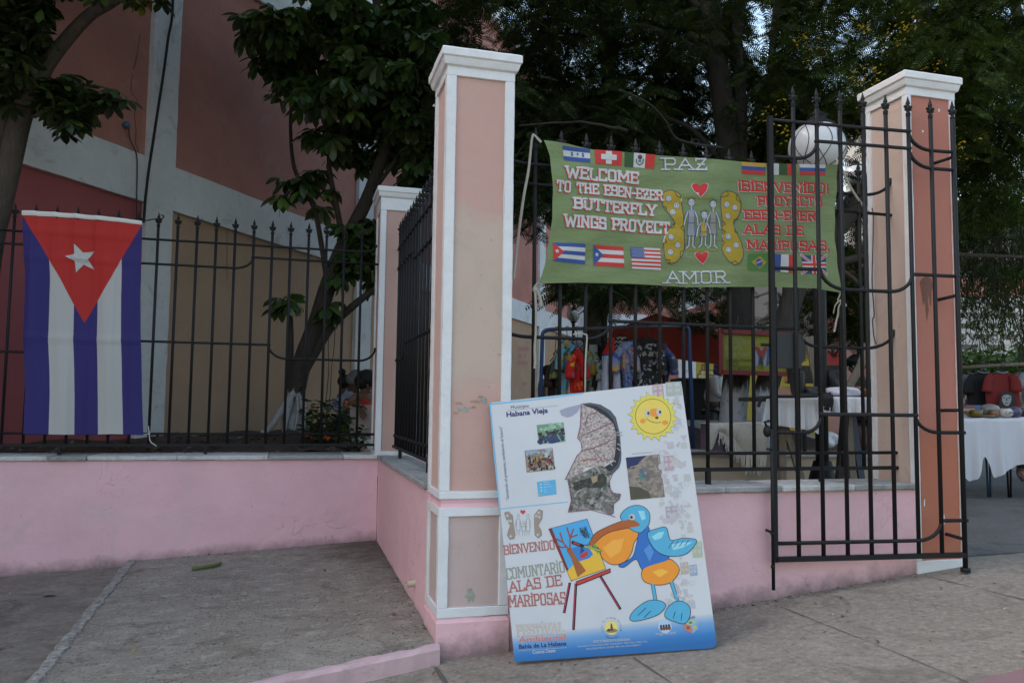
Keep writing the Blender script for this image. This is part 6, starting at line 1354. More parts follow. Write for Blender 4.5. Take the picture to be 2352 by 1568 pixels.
# ------------------------------------------------------------------ lamps and posts
def lamp(name, label, u, v, D, r, foot, lattice=True, neck=.8):
    c = pD(u, v, D); g = thing(name, label, 'lamp', (c[0], c[1], foot)); cx, cy, cz = c
    mb = MB(); mb.tube([(cx, cy, foot), (cx, cy, cz-r*1.45)], r*.22, 10); mb.lathe([(r*.26, 0), (r*.26, r*.15), (r*.16, r*.25), (r*.34, r*.4), (r*.42, r*.55), (r*.5, r*.62)], (cx, cy, cz-r*1.6), 16); mb.lathe([(r*.5, 0), (r*.5, .25), (r*.3, .4)], (cx, cy, foot), 12); mb.build('post', m_iron, g, True)
    mb = MB(); mb.ball(c, (r, r, r*.96), 28, 18)
    m, n, l, b = nmat('milk glass'); b.inputs['Base Color'].default_value = (.62, .64, .67, 1); b.inputs['Roughness'].default_value = .22; l.new(mix(n, l, noise(n, l, pos(n, l), 4, 5), (.52, .53, .55), (.68, .69, .71)), b.inputs['Base Color'])
    mb.build('globe', m, g, True)
    mb = MB(); mb.lathe([(r*.62, r*.70), (r*.66, r*.78), (r*.5, r*.92), (r*.34, r*1.0), (r*.3, r*1.12), (r*.36, r*1.16), (r*.16, r*1.3), (r*.07, r*1.4), (r*.08, r*1.46), (.002, r*1.56)], c, 18); mb.build('finial_cap', m_iron, g, True)
    if lattice:
        mb = MB()
        for k in range(8):
            for s in (-1, 1):
                P = []
                for i in range(15):
                    t = i/14; th = math.radians(20+130*t); ph = k*math.pi/4+s*.75*math.sin(math.pi*t)*.9
                    P.append((cx+r*1.004*math.sin(th)*math.cos(ph), cy+r*1.004*math.sin(th)*math.sin(ph), cz+r*.965*math.cos(th)))
                mb.tube(P, r*.014, 5)
        mb.build('lattice', m_iron, g)
    return g
lamp('globe_lamp', 'large white globe lamp with dark lattice lines above the banner, behind the gate spears', 1877, 340, 5.9, .202, .28)
lamp('globe_lamp', 'small distant white globe lamp beside the white edge of the orange fronted pillar', 1966, 402, 15, .2, .28, False)
lamp('street_lamp', 'old cream glass street lamp with dark cap above the left end of the clothes rail', 1317, 724, 13.2, .105, .28)
mb = MB(); a = pD(1387, 1000, 9); mb.tube([(a[0], a[1], .28), (a[0], a[1], pD(1387, 520, 9)[2])], .036, 12); tag(mb.build('post', m_iron, None, True), 'plain black round post in front of the grey brown trunk', 'post')
mb = MB(); a = pD(1646, 1000, 16); mb.tube([(a[0], a[1], .28), (a[0], a[1], pD(1646, 640, 16)[2])], .05, 10); mb.ball((a[0], a[1], pD(1646, 640, 16)[2]), .1); tag(mb.build('post', m_iron, None, True), 'far dark lamp post rising over the orange awning', 'post')
o = MB(); o.ball(wp(285, 288)+WN*.03, .036, 14, 9); tag(o.build('wall_light', paint((.05, .12, .24), .3), None, True), 'small round blue ball fixture on the salmon wall above the flag', 'wall light')
wq = lambda u, v, o=.07: wp(u, v)+WN*o
cord('cable', 'thick black cable running down the white pilaster of the left building', [wq(385, -30), wq(383, 40), wq(374, 90), wq(366, 150), wq(357, 210), wq(349, 260), wq(340, 320), wq(330, 385), wq(322, 450), wq(318, 500), wq(317, 512)], .013, (.015, .015, .015), 'cable')
cord('cable', 'thin cable hanging from the blue ball fixture down behind the flag', [wq(288, 296, .04), wq(293, 320, .03), wq(300, 355), wq(302, 400), wq(301, 450), wq(300, 520)], .006, (.04, .04, .04), 'cable')
for i, x in enumerate((758, 772)): cord('vine', ('left' if i == 0 else 'right')+' one of two thin bare vines hanging down between the trunk and the crouching people', [pD(x, 700, 8.9), pD(x-4, 790, 8.9), pD(x-3-i*8, 850, 8.9), pD(x-10-i*5, 920, 8.9), pD(x-24-i*8, 985, 8.9)], .004, (.05, .035, .025), 'vine')

# ------------------------------------------------------------------ planter, box, crochet, sign
pl = thing('planter', 'beige rendered planter wall with stone rim around the two whitewashed trees', 'planter', (3.5, 6.2, .28))
a, c = pD(1300, 1035, 6.35), pD(2060, 1035, 6.35); d = (c-a)*np.array((1, 1, 0)); Lp = np.linalg.norm(d); d /= Lp; nb = np.array((-d[1], d[0], 0)); ZP = .705
mb = MB(); A4 = [a, a+d*Lp, a+d*Lp+nb*.22, a+nb*.22]; mb.add([(*q[:2], .2) for q in A4]+[(*q[:2], ZP-.035) for q in A4], [(0, 1, 5, 4), (2, 3, 7, 6), (1, 2, 6, 5), (3, 0, 4, 7)]); mb.build('front_wall', stucco('planter render', (.36, .29, .22), dirt=(.25, .2, .15), amount=.4), pl)
mb = MB(); A4 = [a-nb*.02, a+d*Lp-nb*.02, a+d*Lp+nb*.26, a+nb*.26]; mb.add([(*q[:2], ZP-.034) for q in A4]+[(*q[:2], ZP) for q in A4], [(3, 2, 1, 0), (0, 1, 5, 4), (2, 3, 7, 6), (1, 2, 6, 5), (3, 0, 4, 7), (4, 5, 6, 7)]); mb.build('rim', m_stone, pl)
mb = MB(); mb.grid(lambda u, v: tuple((a+d*Lp*u+nb*(.262+2.4*v))[:2])+(ZP-.03+.14*v+.02*math.sin(u*40)*math.sin(v*17),), 60, 16); mb.build('soil', m_soil, pl, True)
mb = MB(); A4 = [a+nb*2.66, a+d*Lp+nb*2.66, a+d*Lp+nb*2.9, a+nb*2.9]; mb.add([(*q[:2], .2) for q in A4]+[(*q[:2], ZP+.19) for q in A4], [(0, 1, 5, 4), (2, 3, 7, 6), (1, 2, 6, 5), (3, 0, 4, 7), (4, 5, 6, 7)]); mb.build('back_rim', m_stone, pl)
BXD = 6.30
b0, b1 = pD(1632, 1034, BXD), pD(1750, 974, BXD)
bx = thing('crate', 'lilac crate standing on the planter rim under the crochet shawl', 'crate', (*b0[:2], ZP))
def slab3(mb, p0, dd, nn_, L_, W_, z0, z1):
    A4 = [p0, p0+dd*L_, p0+dd*L_+nn_*W_, p0+nn_*W_]; mb.add([(*q[:2], z0) for q in A4]+[(*q[:2], z1) for q in A4], [(3, 2, 1, 0), (4, 5, 6, 7), (0, 1, 5, 4), (1, 2, 6, 5), (2, 3, 7, 6), (3, 0, 4, 7)])
Lb = abs(float((b1-b0)@d)); zt_ = float(b1[2]); mb = MB(); slab3(mb, b0+nb*.03, d, nb, Lb, .3, ZP+.001, zt_-.004); mb.build('body', paint((.16, .12, .17), .7, .2, 12), bx)
mb = MB(); slab3(mb, b0+d*.1+nb*.005, d, nb, .13, .022, ZP+.002, ZP+.09); mb.tube([b0+d*.12+nb*-.004+np.array((0, 0, ZP+.07-b0[2])), b0+d*.10-nb*.008+np.array((0, 0, ZP+.05-b0[2])), b0+d*.12-nb*.004+np.array((0, 0, ZP+.03-b0[2]))], .008, 6); mb.build('handle', paint((.035, .035, .05), .5), bx)
# crochet shawl: knotted lattice with a fringe
sh = thing('shawl', 'cream crochet shawl with long fringe draped over the lilac crate', 'shawl', (*((b0+b1)/2)[:2], zt_))
sq = lambda a_, b_, o=0: pD(1579+.238*a_, 746.5+.238*b_, BXD-.012-o)
def hem_(t):                       # lower edge of the lace along the top edge parameter
    xs = [0, .06, .1, .16, .2, .28, .34, .4, .46, .52, .6, .7, .82, .92, 1]; ys = [1195, 1198, 1150, 1035, 1025, 1040, 1085, 1050, 1085, 1130, 1200, 1245, 1250, 1215, 1175]
    return float(np.interp(t, xs, ys))
def shp(t, w, o=0.0):
    aa = 195+565*t; top = 958-14*t; p = sq(aa+w*8*math.sin(t*9), top+(hem_(t)-top)*w, o+.004*math.sin(t*30)+.012*math.sin(w*3)); return p
mb = MB(); mb.grid(lambda u, v: tuple(np.array(shp(u, 0))+nb*(.31*(1-v))+np.array((0, 0, .004)))if v < 1 else tuple(shp(u, 0)), 30, 4)
for k in range(76):                # verticals and diagonals of the lace
    t = k/75; mb.tube([shp(t, w) for w in np.linspace(0, 1, 12)], .0026, 4, False)
for k in range(-26, 60):
    for s in (-1, 1):
        P = []
        for i in range(26):
            t = k/58 + s*i/25*.34 + (0 if s > 0 else .2)
            if 0 <= t <= 1: P.append(shp(t, i/25, .002))
        if len(P) > 2: mb.tube(P, .0024, 4, False)
for w in list(np.linspace(0, .3, 9))+[.45, .6, .75, .9, 1.0]: mb.tube([shp(t, w, .001) for t in np.linspace(0, 1, 60)], .003, 4, False)
mb.build('lace', paint((.52, .49, .44), .9, .15, 60, .2), sh)
mb = MB(); r = random.Random(8)
for k in range(64):
    t = .18+.8*k/63; p = np.array(shp(t, 1)); ln = r.uniform(.10, .17) if t > .42 else r.uniform(.07, .12)
    if .2 < t < .24: ln = .05
    mb.tube([p, p+np.array((r.uniform(-.008, .008), -.004, -ln*.5)), p+np.array((r.uniform(-.014, .014), -.003, -ln))], (.0035, .004, .003), 4)
mb.build('fringe', paint((.52, .49, .44), .9, .15, 60, .2), sh)
# yellow welcome sign hung on the trunk
SD = 6.85; sp_ = lambda a_, b_: pP(1579+.238*a_, 746.5+.238*b_, FH, np.array((*(FH*SD)[:2], 0)))
s0, s1 = sp_(318, 60), sp_(980, 462)
sg = thing('sign', 'yellow hand painted welcome sign with dark red frame hung on the trunk', 'sign', ((s0+s1)/2)); ux = float((s1-s0)@RH); uz = float(s0[2]-s1[2])
SPT = lambda x, z, h: tuple(s0+RH*x+np.array((0, 0, z))-FH*(.0012+.0008*h)); S2 = lambda a_, b_: (float((sp_(a_, b_)-s0)@RH), float((sp_(a_, b_)-s0)[2]))
mb = MB(); mb.prism([(0, 0), (ux, -.02), (ux, -uz-.01), (0, -uz)], lambda p, h: s0+RH*p[0]+np.array((0, 0, p[1]))-FH*h, -.02, 0); mb.build('board', paint(A(92, 92, 12, .62), .6, .15, 8), sg)
mb = MB()
for P, Q in (((0, 0), (ux, -.02)), ((0, -uz), (ux, -uz-.01)), ((0, .014), (0, -uz-.014)), ((ux, -.006), (ux, -uz-.024))): mb.obox(s0+RH*P[0]+np.array((0, 0, P[1]))-FH*.004, s0+RH*Q[0]+np.array((0, 0, Q[1]))-FH*.004, .036, .042, FH)
mb.build('frame', paint(A(88, 22, 25, .62), .6, .2, 8), sg)
pa = Paint(SPT); TW = A(92, 95, 60, .5); TG = A(52, 58, 8, .6)
for t, a_, b_, e, c_, h_ in (('Welcome', 365, 138, 522, TW, .044), ('to the Eben Ezer', 415, 184, 690, TW, .042), ('Butterfly', 366, 238, 525, TW, .044), ('Wings Proyect', 368, 302, 607, TW, .046), ('Bienvenido al Proyecto', 368, 354, 620, TG, .034), ('EBEN-EZER', 368, 394, 496, TG, .036), ('ALAS DE MARIPOSAS', 368, 440, 632, TG, .042), ('LYM', 684, 426, 732, TG, .03)): pa.text(t, S2(a_, b_), S2(e, b_), h_, c_, 1, .01)
pa.build('lettering', sg)
pa = Paint(SPT); pb = lambda P, c_, h: pa.poly([S2(*p) for p in P], c_, h); FBl, FRd, FWt = A(28, 50, 90, .6), A(100, 25, 22, .6), A(95, 95, 105, .55)
pb([(640, 205), (662, 230), (690, 300), (708, 345), (690, 385), (660, 400), (640, 390), (634, 330), (645, 290), (636, 240)], FBl, 1); pb([(798, 200), (775, 215), (745, 290), (722, 345), (735, 380), (765, 398), (790, 370), (782, 320), (795, 270), (790, 230)], FBl, 1)
pb([(654, 235), (664, 250), (690, 320), (678, 392), (654, 398), (650, 320)], FWt, 2); pb([(770, 240), (750, 300), (728, 350), (740, 392), (758, 395), (764, 330)], FWt, 2)
pb([(640, 202), (690, 215), (712, 250), (745, 212), (772, 205), (740, 280), (718, 335), (700, 320), (668, 250)], FRd, 3); pb([(700, 300), (720, 300), (728, 380), (712, 395), (695, 360)], DRK, 4); pa.star(S2(712, 232), .016, FWt, 5); pa.build('butterfly_print', sg)
for (u_, v_), lab in (((465, 60), 'left'), ((700, 66), 'right')):
    q_ = sp_(u_, v_); cord('hanging_wire', lab+' thin wire holding the yellow sign up', [q_, q_+RH*.05*(1 if lab == 'left' else -1)+np.array((0, 0, .14))+FH*.1], .002, (.1, .1, .1), 'wire')

# ------------------------------------------------------------------ clothes rack with garments
RK = 7.0; R1 = lambda a_, b_, D=RK: pD(1177+.1465*a_, 660.3+.1465*b_, D); R2_ = lambda a_, b_, D=RK: pD(1378.1+.1465*a_, 660.3+.1465*b_, D)
rk = thing('clothes_rack', 'blue tubular clothes rack behind the fence, left of the whitewashed trees', 'clothes rack', (*pD(1415, 1000, RK)[:2], .28))
m_blue = paint((.03, .065, .16), .4, .15)
bl_ = R1(470, 780); br2 = R2_(1400, 720)
mb = MB(); mb.tube([(bl_[0]-.03, bl_[1], .28), bl_] + smoothpath([bl_, R1(472, 735), R1(495, 690), R1(560, 662), R1(650, 655)], 4)[1:], .0175, 10); mb.build('frame_tube', m_blue, rk, True)
mb = MB(); mb.tube([R2_(1270, 598)] + smoothpath([R2_(1290, 600), R2_(1345, 605), R2_(1385, 650), R2_(1396, 740)], 4)[1:] + [(br2[0]+.05, br2[1], .28)], .0175, 10); mb.build('frame_tube', m_blue, rk, True)
mb = MB(); mb.tube([R1(648, 655), R1(1200, 640), R2_(620, 610), R2_(1275, 598)], .0155, 10); mb.build('rail', paint((.09, .095, .1), .35), rk, True)
mb = MB(); mb.tube([(bl_[0]-.03, bl_[1]-.3, .3), (bl_[0]-.03, bl_[1]+.3, .3)], .017, 8); mb.tube([(br2[0]+.05, br2[1]-.3, .3), (br2[0]+.05, br2[1]+.3, .3)], .017, 8); mb.build('foot', m_blue, rk, True)
def garment(label, cat, rows, F_, D, mat, depth=.05, ripple=.18, k=7, hang=None, name='dress', group='clothes on the blue rack'):
    """rows: (height, left, right) on a survey sheet; closed cloth body with folds, plus its hanger"""
    rows = sorted(rows); top = np.array(F_((rows[0][1]+rows[0][2])/2, rows[0][0], D)); g = thing(name, label, cat, top, group)
    bs = np.linspace(rows[0][0], rows[-1][0], 22); Ls = np.interp(bs, [r[0] for r in rows], [r[1] for r in rows]); Rs = np.interp(bs, [r[0] for r in rows], [r[2] for r in rows])
    n_ = 40; vs = []; ph = len(label)*.7; sp0 = (rows[-1][2]-rows[-1][1])*.05
    for i, (b_, l_, r_) in enumerate(zip(bs, Ls, Rs)):
        if name != 't_shirt': l_ = l_+sp0*math.sin(i*1.1+ph)*min(1, i/4); r_ = r_+sp0*math.sin(i*1.4+ph*2)*min(1, i/4)
        A_, B_ = np.array(F_(l_, b_, D)), np.array(F_(r_, b_, D)); c_ = (A_+B_)/2; w_ = np.linalg.norm(B_-A_)/2; x_ = (B_-A_)/(2*w_+1e-9); y_ = FH; t = i/21
        for j in range(n_):
            th = 2*math.pi*j/n_; rp = 1+ripple*(.5+.9*t)*min(1, i/3)*math.sin(k*th+ph+t*2.3); dp = depth*(.35+.65*t)*rp
            vs.append(c_ + x_*w_*math.cos(th)*(1+.4*ripple*t*math.sin(k*th+ph+t*2.3)) + y_*dp*math.sin(th))
    mb = MB(); mb.add(vs, [(i*n_+j, i*n_+(j+1) % n_, (i+1)*n_+(j+1) % n_, (i+1)*n_+j) for i in range(21) for j in range(n_)]+[tuple(range(n_))[::-1]])
    mb.build('cloth', mat, g, True)
    if name in ('dress', 'blouse', 'top', 'jacket') and len(rows) > 3:
        for s_ in (-1, 1):            # short sleeves falling from the shoulder line
            a_ = np.array(F_(np.interp(rows[1][0], bs, Rs if s_ > 0 else Ls), rows[1][0], D-.03)); ln = .2 if name != 'jacket' else .45
            P_ = [a_-RH*.03*s_, a_+RH*.012*s_+np.array((0, 0, -ln*.4))-FH*.02, a_+RH*.02*s_+np.array((0, 0, -ln))-FH*.03]; MB().tube(smoothpath(P_, 3), list(np.linspace(.03, .046, 7)), 10, True, .7).build('sleeve', mat, g, True)
    if hang is not None:
        h_ = np.array(hang); mb = MB(); w_ = np.linalg.norm(np.array(F_(rows[0][2], rows[0][0], D))-np.array(F_(rows[0][1], rows[0][0], D)))/2+.03
        mb.tube(smoothpath([h_+RH*.016+np.array((0, 0, -.012)), h_+RH*.016+np.array((0, 0, .012)), h_+np.array((0, 0, .024)), h_-RH*.014+np.array((0, 0, .012)), h_-RH*.002+np.array((0, 0, -.03)), top+np.array((0, 0, .03))], 3), .0035, 6)
        mb.tube([top-RH*w_+np.array((0, 0, -.03)), top+np.array((0, 0, .03)), top+RH*w_+np.array((0, 0, -.03))], .006, 6); mb.build('hanger', paint((.015, .015, .015), .4), g, True)
    return g
fb_ = lambda base, cs, s_=9, c_=None, nm='floral cloth': floral(nm, base, cs, s_*1.35, c_)
garment('plain dark maroon dress at the left end of the rack, beside the blue post', 'dress', [(1110, 640, 690), (1200, 595, 700), (1568, 560, 705), (2300, 540, 715)], R1, 7.16, paint((.05, .022, .02), .85), .05, hang=R1(690, 655, 7.16))
garment('sky blue dress with big yellow sunflowers', 'dress', [(838, 800, 905), (930, 768, 985), (1110, 752, 1010), (1300, 748, 900), (1568, 745, 880), (2250, 735, 900)], R1, 7.05, fb_(A(92, 140, 160), [A(180, 150, 40), A(150, 130, 40), A(170, 140, 50), A(60, 80, 50)], 11, (.06, .05, .02)), hang=R1(860, 652, 7.05))
garment('bright red dress with orange flowers and pink ruffles', 'dress', [(965, 985, 1060), (1060, 930, 1110), (1250, 875, 1120), (1420, 880, 1120), (1568, 915, 1122), (2200, 930, 1130)], R1, 6.98, fb_(A(165, 22, 15), [A(190, 80, 30), A(160, 80, 100), A(165, 25, 15), A(190, 140, 40)], 10), .07, .3, 9, hang=R1(965, 650, 6.98))
garment('pale grey dress with dark green leaves', 'dress', [(895, 1200, 1335), (1100, 1186, 1345), (1568, 1170, 1290), (2200, 1160, 1300)], R1, 7.06, fb_(A(120, 128, 122), [A(40, 55, 50), A(70, 90, 88), A(120, 120, 80), A(45, 60, 55)], 13), hang=R1(1265, 642, 7.06))
garment('lilac white folded top half hidden at the back of the rack', 'top', [(838, 935, 1110), (920, 945, 1112), (1300, 960, 1112)], R1, 7.2, paint((.34, .33, .42), .85), .03, hang=R1(1020, 648, 7.2), name='top')
garment('black dress between the leaf print and the white jacket', 'dress', [(900, 1335, 1440), (1200, 1340, 1420), (1568, 1290, 1400), (2200, 1280, 1420)], R1, 7.12, paint((.012, .013, .018), .85), hang=R1(1390, 636, 7.12))
m_jk, n, l, b = nmat('red white jacket'); v = pos(n, l); s = n.new('ShaderNodeSeparateXYZ'); l.new(v, s.inputs[0]); zj = R2_(90, 1075)[2]
col = mix(n, l, mathn(n, l, 'GREATER_THAN', s.outputs[2], float(zj)+.018), mix(n, l, mathn(n, l, 'GREATER_THAN', s.outputs[2], float(zj)), A(150, 152, 168), A(45, 50, 120)), A(175, 25, 12)); l.new(col, b.inputs['Base Color']); b.inputs['Roughness'].default_value = .8
garment('white jacket with red shoulders and a thin blue stripe', 'jacket', [(785, 150, 235), (870, 105, 225), (1080, 35, 200), (1300, -15, 190), (1568, -65, 185), (2000, -90, 190)], R2_, 7.0, m_jk, .05, .12, 5, hang=R2_(215, 612, 7.0), name='jacket')
m_chev, n, l, b = nmat('zigzag cloth'); v = pos(n, l); s = n.new('ShaderNodeSeparateXYZ'); l.new(v, s.inputs[0])
zg_ = mathn(n, l, 'PINGPONG', mathn(n, l, 'MULTIPLY', s.outputs[0], 1.0), .02); w_ = mathn(n, l, 'FRACT', mathn(n, l, 'MULTIPLY', mathn(n, l, 'ADD', s.outputs[2], zg_), 26)); l.new(mix(n, l, mathn(n, l, 'GREATER_THAN', w_, .5), (.015, .015, .015), (.42, .42, .4)), b.inputs['Base Color']); b.inputs['Roughness'].default_value = .85
garment('black and white zigzag top beside the white jacket', 'top', [(775, 250, 420), (850, 205, 380), (1100, 192, 330), (1568, 210, 300), (2000, 210, 330)], R2_, 7.08, m_chev, .03, .1, hang=R2_(400, 606, 7.08), name='top')
garment('plain grey beige skirt with a tan lower edge', 'skirt', [(1090, 290, 390), (1280, 235, 390), (1420, 185, 385), (1560, 225, 385), (1800, 240, 390)], R2_, 7.02, paint((.22, .19, .15), .85), hang=None, name='skirt')
garment('blue and white blouse with red and yellow flowers', 'blouse', [(850, 330, 515), (960, 262, 515), (1060, 290, 515), (1290, 330, 520), (1540, 378, 500), (1900, 380, 510)], R2_, 6.95, fb_(A(110, 120, 150), [A(45, 70, 140), A(170, 40, 35), A(190, 130, 35), A(60, 85, 150), A(130, 140, 160)], 12), .07, .3, hang=R2_(470, 604, 6.95), name='blouse')
garment('black dress with big white petals and orange centres', 'dress', [(880, 690, 860), (935, 575, 930), (1060, 565, 945), (1300, 550, 960), (1568, 535, 990), (2200, 520, 1000)], R2_, 6.96, fb_((.012, .012, .014), [A(128, 128, 126), A(122, 122, 120), A(130, 130, 130), A(118, 118, 116)], 13, A(170, 60, 25)), .07, .15, hang=R2_(770, 602, 6.96))
garment('dark dress with blue and red flowers at the right end of the rack', 'dress', [(880, 940, 1035), (1000, 945, 1110), (1100, 955, 1120), (1230, 965, 1110), (1470, 975, 1070), (2000, 975, 1080)], R2_, 7.04, fb_((.04, .05, .09), [A(160, 50, 35), A(120, 130, 150), A(60, 85, 140), A(180, 100, 40)], 12), hang=R2_(960, 600, 7.04))
garment('yellow and orange flowered top behind the red dress', 'top', [(930, 1090, 1180), (1010, 1080, 1195), (1200, 1085, 1190), (1500, 1085, 1195)], R1, 7.1, fb_(A(150, 120, 40), [A(170, 50, 30), A(60, 80, 50), A(180, 150, 60)], 12), hang=R1(1135, 646, 7.1), name='top')
garment('dark green patterned dress second from the left end of the rack', 'dress', [(1000, 690, 760), (1080, 680, 780), (1568, 660, 760), (2200, 650, 770)], R1, 7.13, fb_((.03, .06, .05), [A(120, 120, 60), A(40, 60, 50), A(110, 50, 40)], 16), hang=R1(725, 652, 7.13))
garment('dark grey top on a wide black hanger above the white petals dress', 'top', [(800, 590, 850), (870, 560, 880), (1000, 555, 890), (1200, 560, 880)], R2_, 7.1, paint((.02, .02, .022), .8), hang=R2_(700, 603, 7.1), name='top')
garment('navy dress with pale dots between the zigzag top and the floral blouse', 'dress', [(830, 400, 560), (900, 385, 580), (1300, 380, 560), (1568, 370, 560), (2000, 370, 570)], R2_, 7.12, fb_((.02, .03, .07), [A(130, 130, 140)], 22), hang=R2_(520, 605, 7.12))
# awning of the stall behind
aw = thing('awning', 'orange and dark red cloth awning slung behind the clothes rack', 'awning', (*pD(1560, 1000, 9.6)[:2], .28))
m_ar = paint((.24, .02, .012), .8, .2, 3, .3); m_ar_lit = paint(A(150, 85, 65, .34), .8, .15, 4, .3)  # lit top of the awning put into a brighter roof colour
def patch(mb, T, B, Lf, R, D, nu=30, nv=16, rp=0, k=14):
    def f(u, v):
        q_ = coons(T, B, Lf, R, u, v); return pD(q_[0], q_[1], D(u, v)+rp*math.sin(u*k+v*5)*(.3+.7*v))
    mb.grid(f, nu, nv)
mb = MB(); patch(mb, [(1398, 762), (1450, 742), (1507, 719), (1600, 750), (1700, 778)], [(1400, 800), (1460, 812), (1520, 818), (1590, 830), (1700, 842)], [(1398, 762), (1400, 800)], [(1700, 778), (1700, 842)], lambda u, v: 9.5, rp=.03); mb.build('front_cloth', m_ar, aw, True)
mb = MB(); patch(mb, [(1507, 718), (1565, 714), (1620, 700), (1700, 680)], [(1507, 720), (1560, 742), (1620, 762), (1700, 780)], [(1507, 718), (1507, 720)], [(1700, 680), (1700, 780)], lambda u, v: 11.0-1.52*v, rp=.04, k=9); mb.build('roof_cloth', m_ar_lit, aw, True)
for u_, vt_ in ((1404, 764), (1698, 690)):
    p_ = pD(u_, vt_, 9.55); mb = MB(); mb.tube([(p_[0], p_[1], .28), p_], .02, 8); mb.build('pole', m_bk1, aw)
dcn = thing('counter', 'stall counter hung with black cloth, behind the woman with the purple headscarf', 'counter', (*pD(1600, 1000, 13)[:2], .28))
p_, q_ = pD(1560, 872, 13), pD(1660, 872, 13); mb = MB(); slab3(mb, p_, RH, FH, float((q_-p_)@RH), .7, .28, p_[2]); mb.build('cloth_front', paint((.012, .012, .013), .9), dcn)
mb = MB(); slab3(mb, p_-FH*.03, RH, FH, float((q_-p_)@RH), .76, p_[2]+.002, p_[2]+.03); mb.build('top', m_bk1, dcn)

# ------------------------------------------------------------------ stall table behind the gate
TD = 5.3; T3 = lambda a_, b_, D=TD: pD(1751.4+.238*a_, 746.5+.238*b_, D)
zt3 = float(T3(300, 690)[2])
tb = thing('table', 'trestle stall table behind the gate bars, under a white cloth', 'table', (*T3(500, 1000)[:2], .28))
p_, q_ = T3(30, 695), T3(1180, 690); Lt = float((q_-p_)@RH); P0_ = np.array((p_[0], p_[1], 0))+FH*.02
mb = MB(); slab3(mb, P0_, RH, FH, Lt, .62, zt3-.03, zt3-.004); mb.build('tabletop', m_bk1, tb)
m_wood = barkmat('weathered trestle wood', (.16, .13, .10), (.27, .23, .18))
for (a0, b0_, a1, b1_, w_, mt) in ((188, 960, 190, 1560, .055, m_wood), (225, 1000, 400, 1560, .036, m_wood), (795, 850, 735, 1560, .05, m_bk1), (865, 860, 965, 1560, .03, paint((.05, .065, .1), .6)), (820, 850, 845, 1200, .05, m_wood)):
    t0, t1 = T3(a0, b0_, TD+.1), T3(a1, b1_, TD+.1); t0 = np.array(t0); t1 = np.array(t1); k_ = (t0[2]-.285)/(t0[2]-t1[2]); t1 = t0+(t1-t0)*k_; t0 = t0+(t0-t1)*((zt3-.032-t0[2])/(t0[2]-t1[2]))
    MB().obox(t0, t1, w_, .04, RH).build('leg', mt, tb)
tc = thing('tablecloth', 'white tablecloth hanging unevenly from the table behind the gate', 'tablecloth', (*T3(500, 690)[:2], zt3))
hx = [-60, 45, 130, 330, 380, 460, 535, 540, 760, 1020, 1200]; hy = [958, 960, 965, 995, 1003, 1018, 1052, 850, 850, 850, 850]
def tcl(u, v):
    a_ = 35+1150*u
    if v <= .35: t = v/.35; p = np.array(T3(a_, 692)); p[2] = zt3+.003; return p+FH*(.62*(1-t))
    t = (v-.35)/.65; hb = float(np.interp(a_, hx, hy)); top = 697; b_ = top+(hb-top)*t; sl = -55*t*max(0, 1-u*9)
    p = np.array(T3(a_+sl, b_)); return p-FH*(.006+.016*t*(1+math.sin(a_*.055)+.5*math.sin(a_*.13+1)))
mb = MB(); mb.grid(tcl, 90, 20); mb.build('cloth', paint((.58, .585, .62), .85, .06, 12, .1), tc, True)
def lump(name, label, cat, F_, a0, a1, b0_, b1_, D, mat, dep=.1, sq_=.5, seed=1, group=None, rough=.12):
    """soft bundle: bag, folded cloth"""
    A_, B_ = np.array(F_((a0+a1)/2, b1_, D)), np.array(F_((a0+a1)/2, b0_, D)); w_ = np.linalg.norm(np.array(F_(a1, b1_, D))-np.array(F_(a0, b1_, D)))/2; h_ = (B_[2]-A_[2])/2; c_ = (A_+B_)/2; r = random.Random(seed); ph = [r.uniform(0, 6) for _ in range(6)]
    mb = MB(); N, K_ = 22, 14; vs = []
    for i in range(K_+1):
        ph_ = math.pi*i/K_; z = math.cos(ph_); rr_ = max(0, 1-abs(z)**(2/sq_))**(sq_/2) if i not in (0, K_) else .02
        for j in range(N):
            th = 2*math.pi*j/N; k_ = 1+rough*math.sin(3*th+ph[0]+z*3)+rough*.6*math.sin(7*th+ph[1]-z*5)
            vs.append(c_+RH*w_*rr_*k_*math.cos(th)+FH*dep*rr_*k_*math.sin(th)+np.array((0, 0, h_*z)))
    mb.add(vs, [(i*N+j, (i+1)*N+j, (i+1)*N+(j+1) % N, i*N+(j+1) % N) for i in range(K_) for j in range(N)]); return tag(mb.build(name, mat, None, True), label, cat, group)
BK = paint((.012, .012, .014), .7, .2); 
lump('handbag', 'upright black handbag standing on the left of the white table', 'handbag', T3, 275, 405, 432, 690, TD+.18, BK, .06, .35, 2, rough=.05)
lump('handbag', 'soft dark handbag slumped beside the upright black one', 'handbag', T3, 395, 530, 590, 690, TD+.16, paint((.03, .028, .03), .7), .07, .6, 3)
lump('folded_cloth', 'dark bundle of clothes hanging over the back of the table', 'clothes', T3, 598, 735, 430, 615, TD+.5, BK, .07, .4, 4)
lump('folded_cloth', 'crumpled white cloth heap on the right half of the table', 'clothes', T3, 630, 930, 596, 690, TD+.3, paint((.52, .53, .58), .85), .1, .6, 5)
lump('folded_cloth', 'orange brown bundle at the right end of the table', 'clothes', T3, 830, 985, 592, 690, TD+.45, paint((.22, .07, .02), .8), .1, .6, 6)
lump('plastic_bag', 'knotted white plastic bag sitting on the planter rim under the table', 'bag', T3, 527, 720, 1024, 1182, 6.42, paint((.52, .54, .6), .35, .08, 20), .07, .75, 7, rough=.16)
lump('sack', 'dark reddish brown sack on the planter rim at the foot of the pillar', 'sack', T3, 858, 1030, 975, 1192, 6.45, paint((.07, .03, .022), .85), .09, .7, 8)
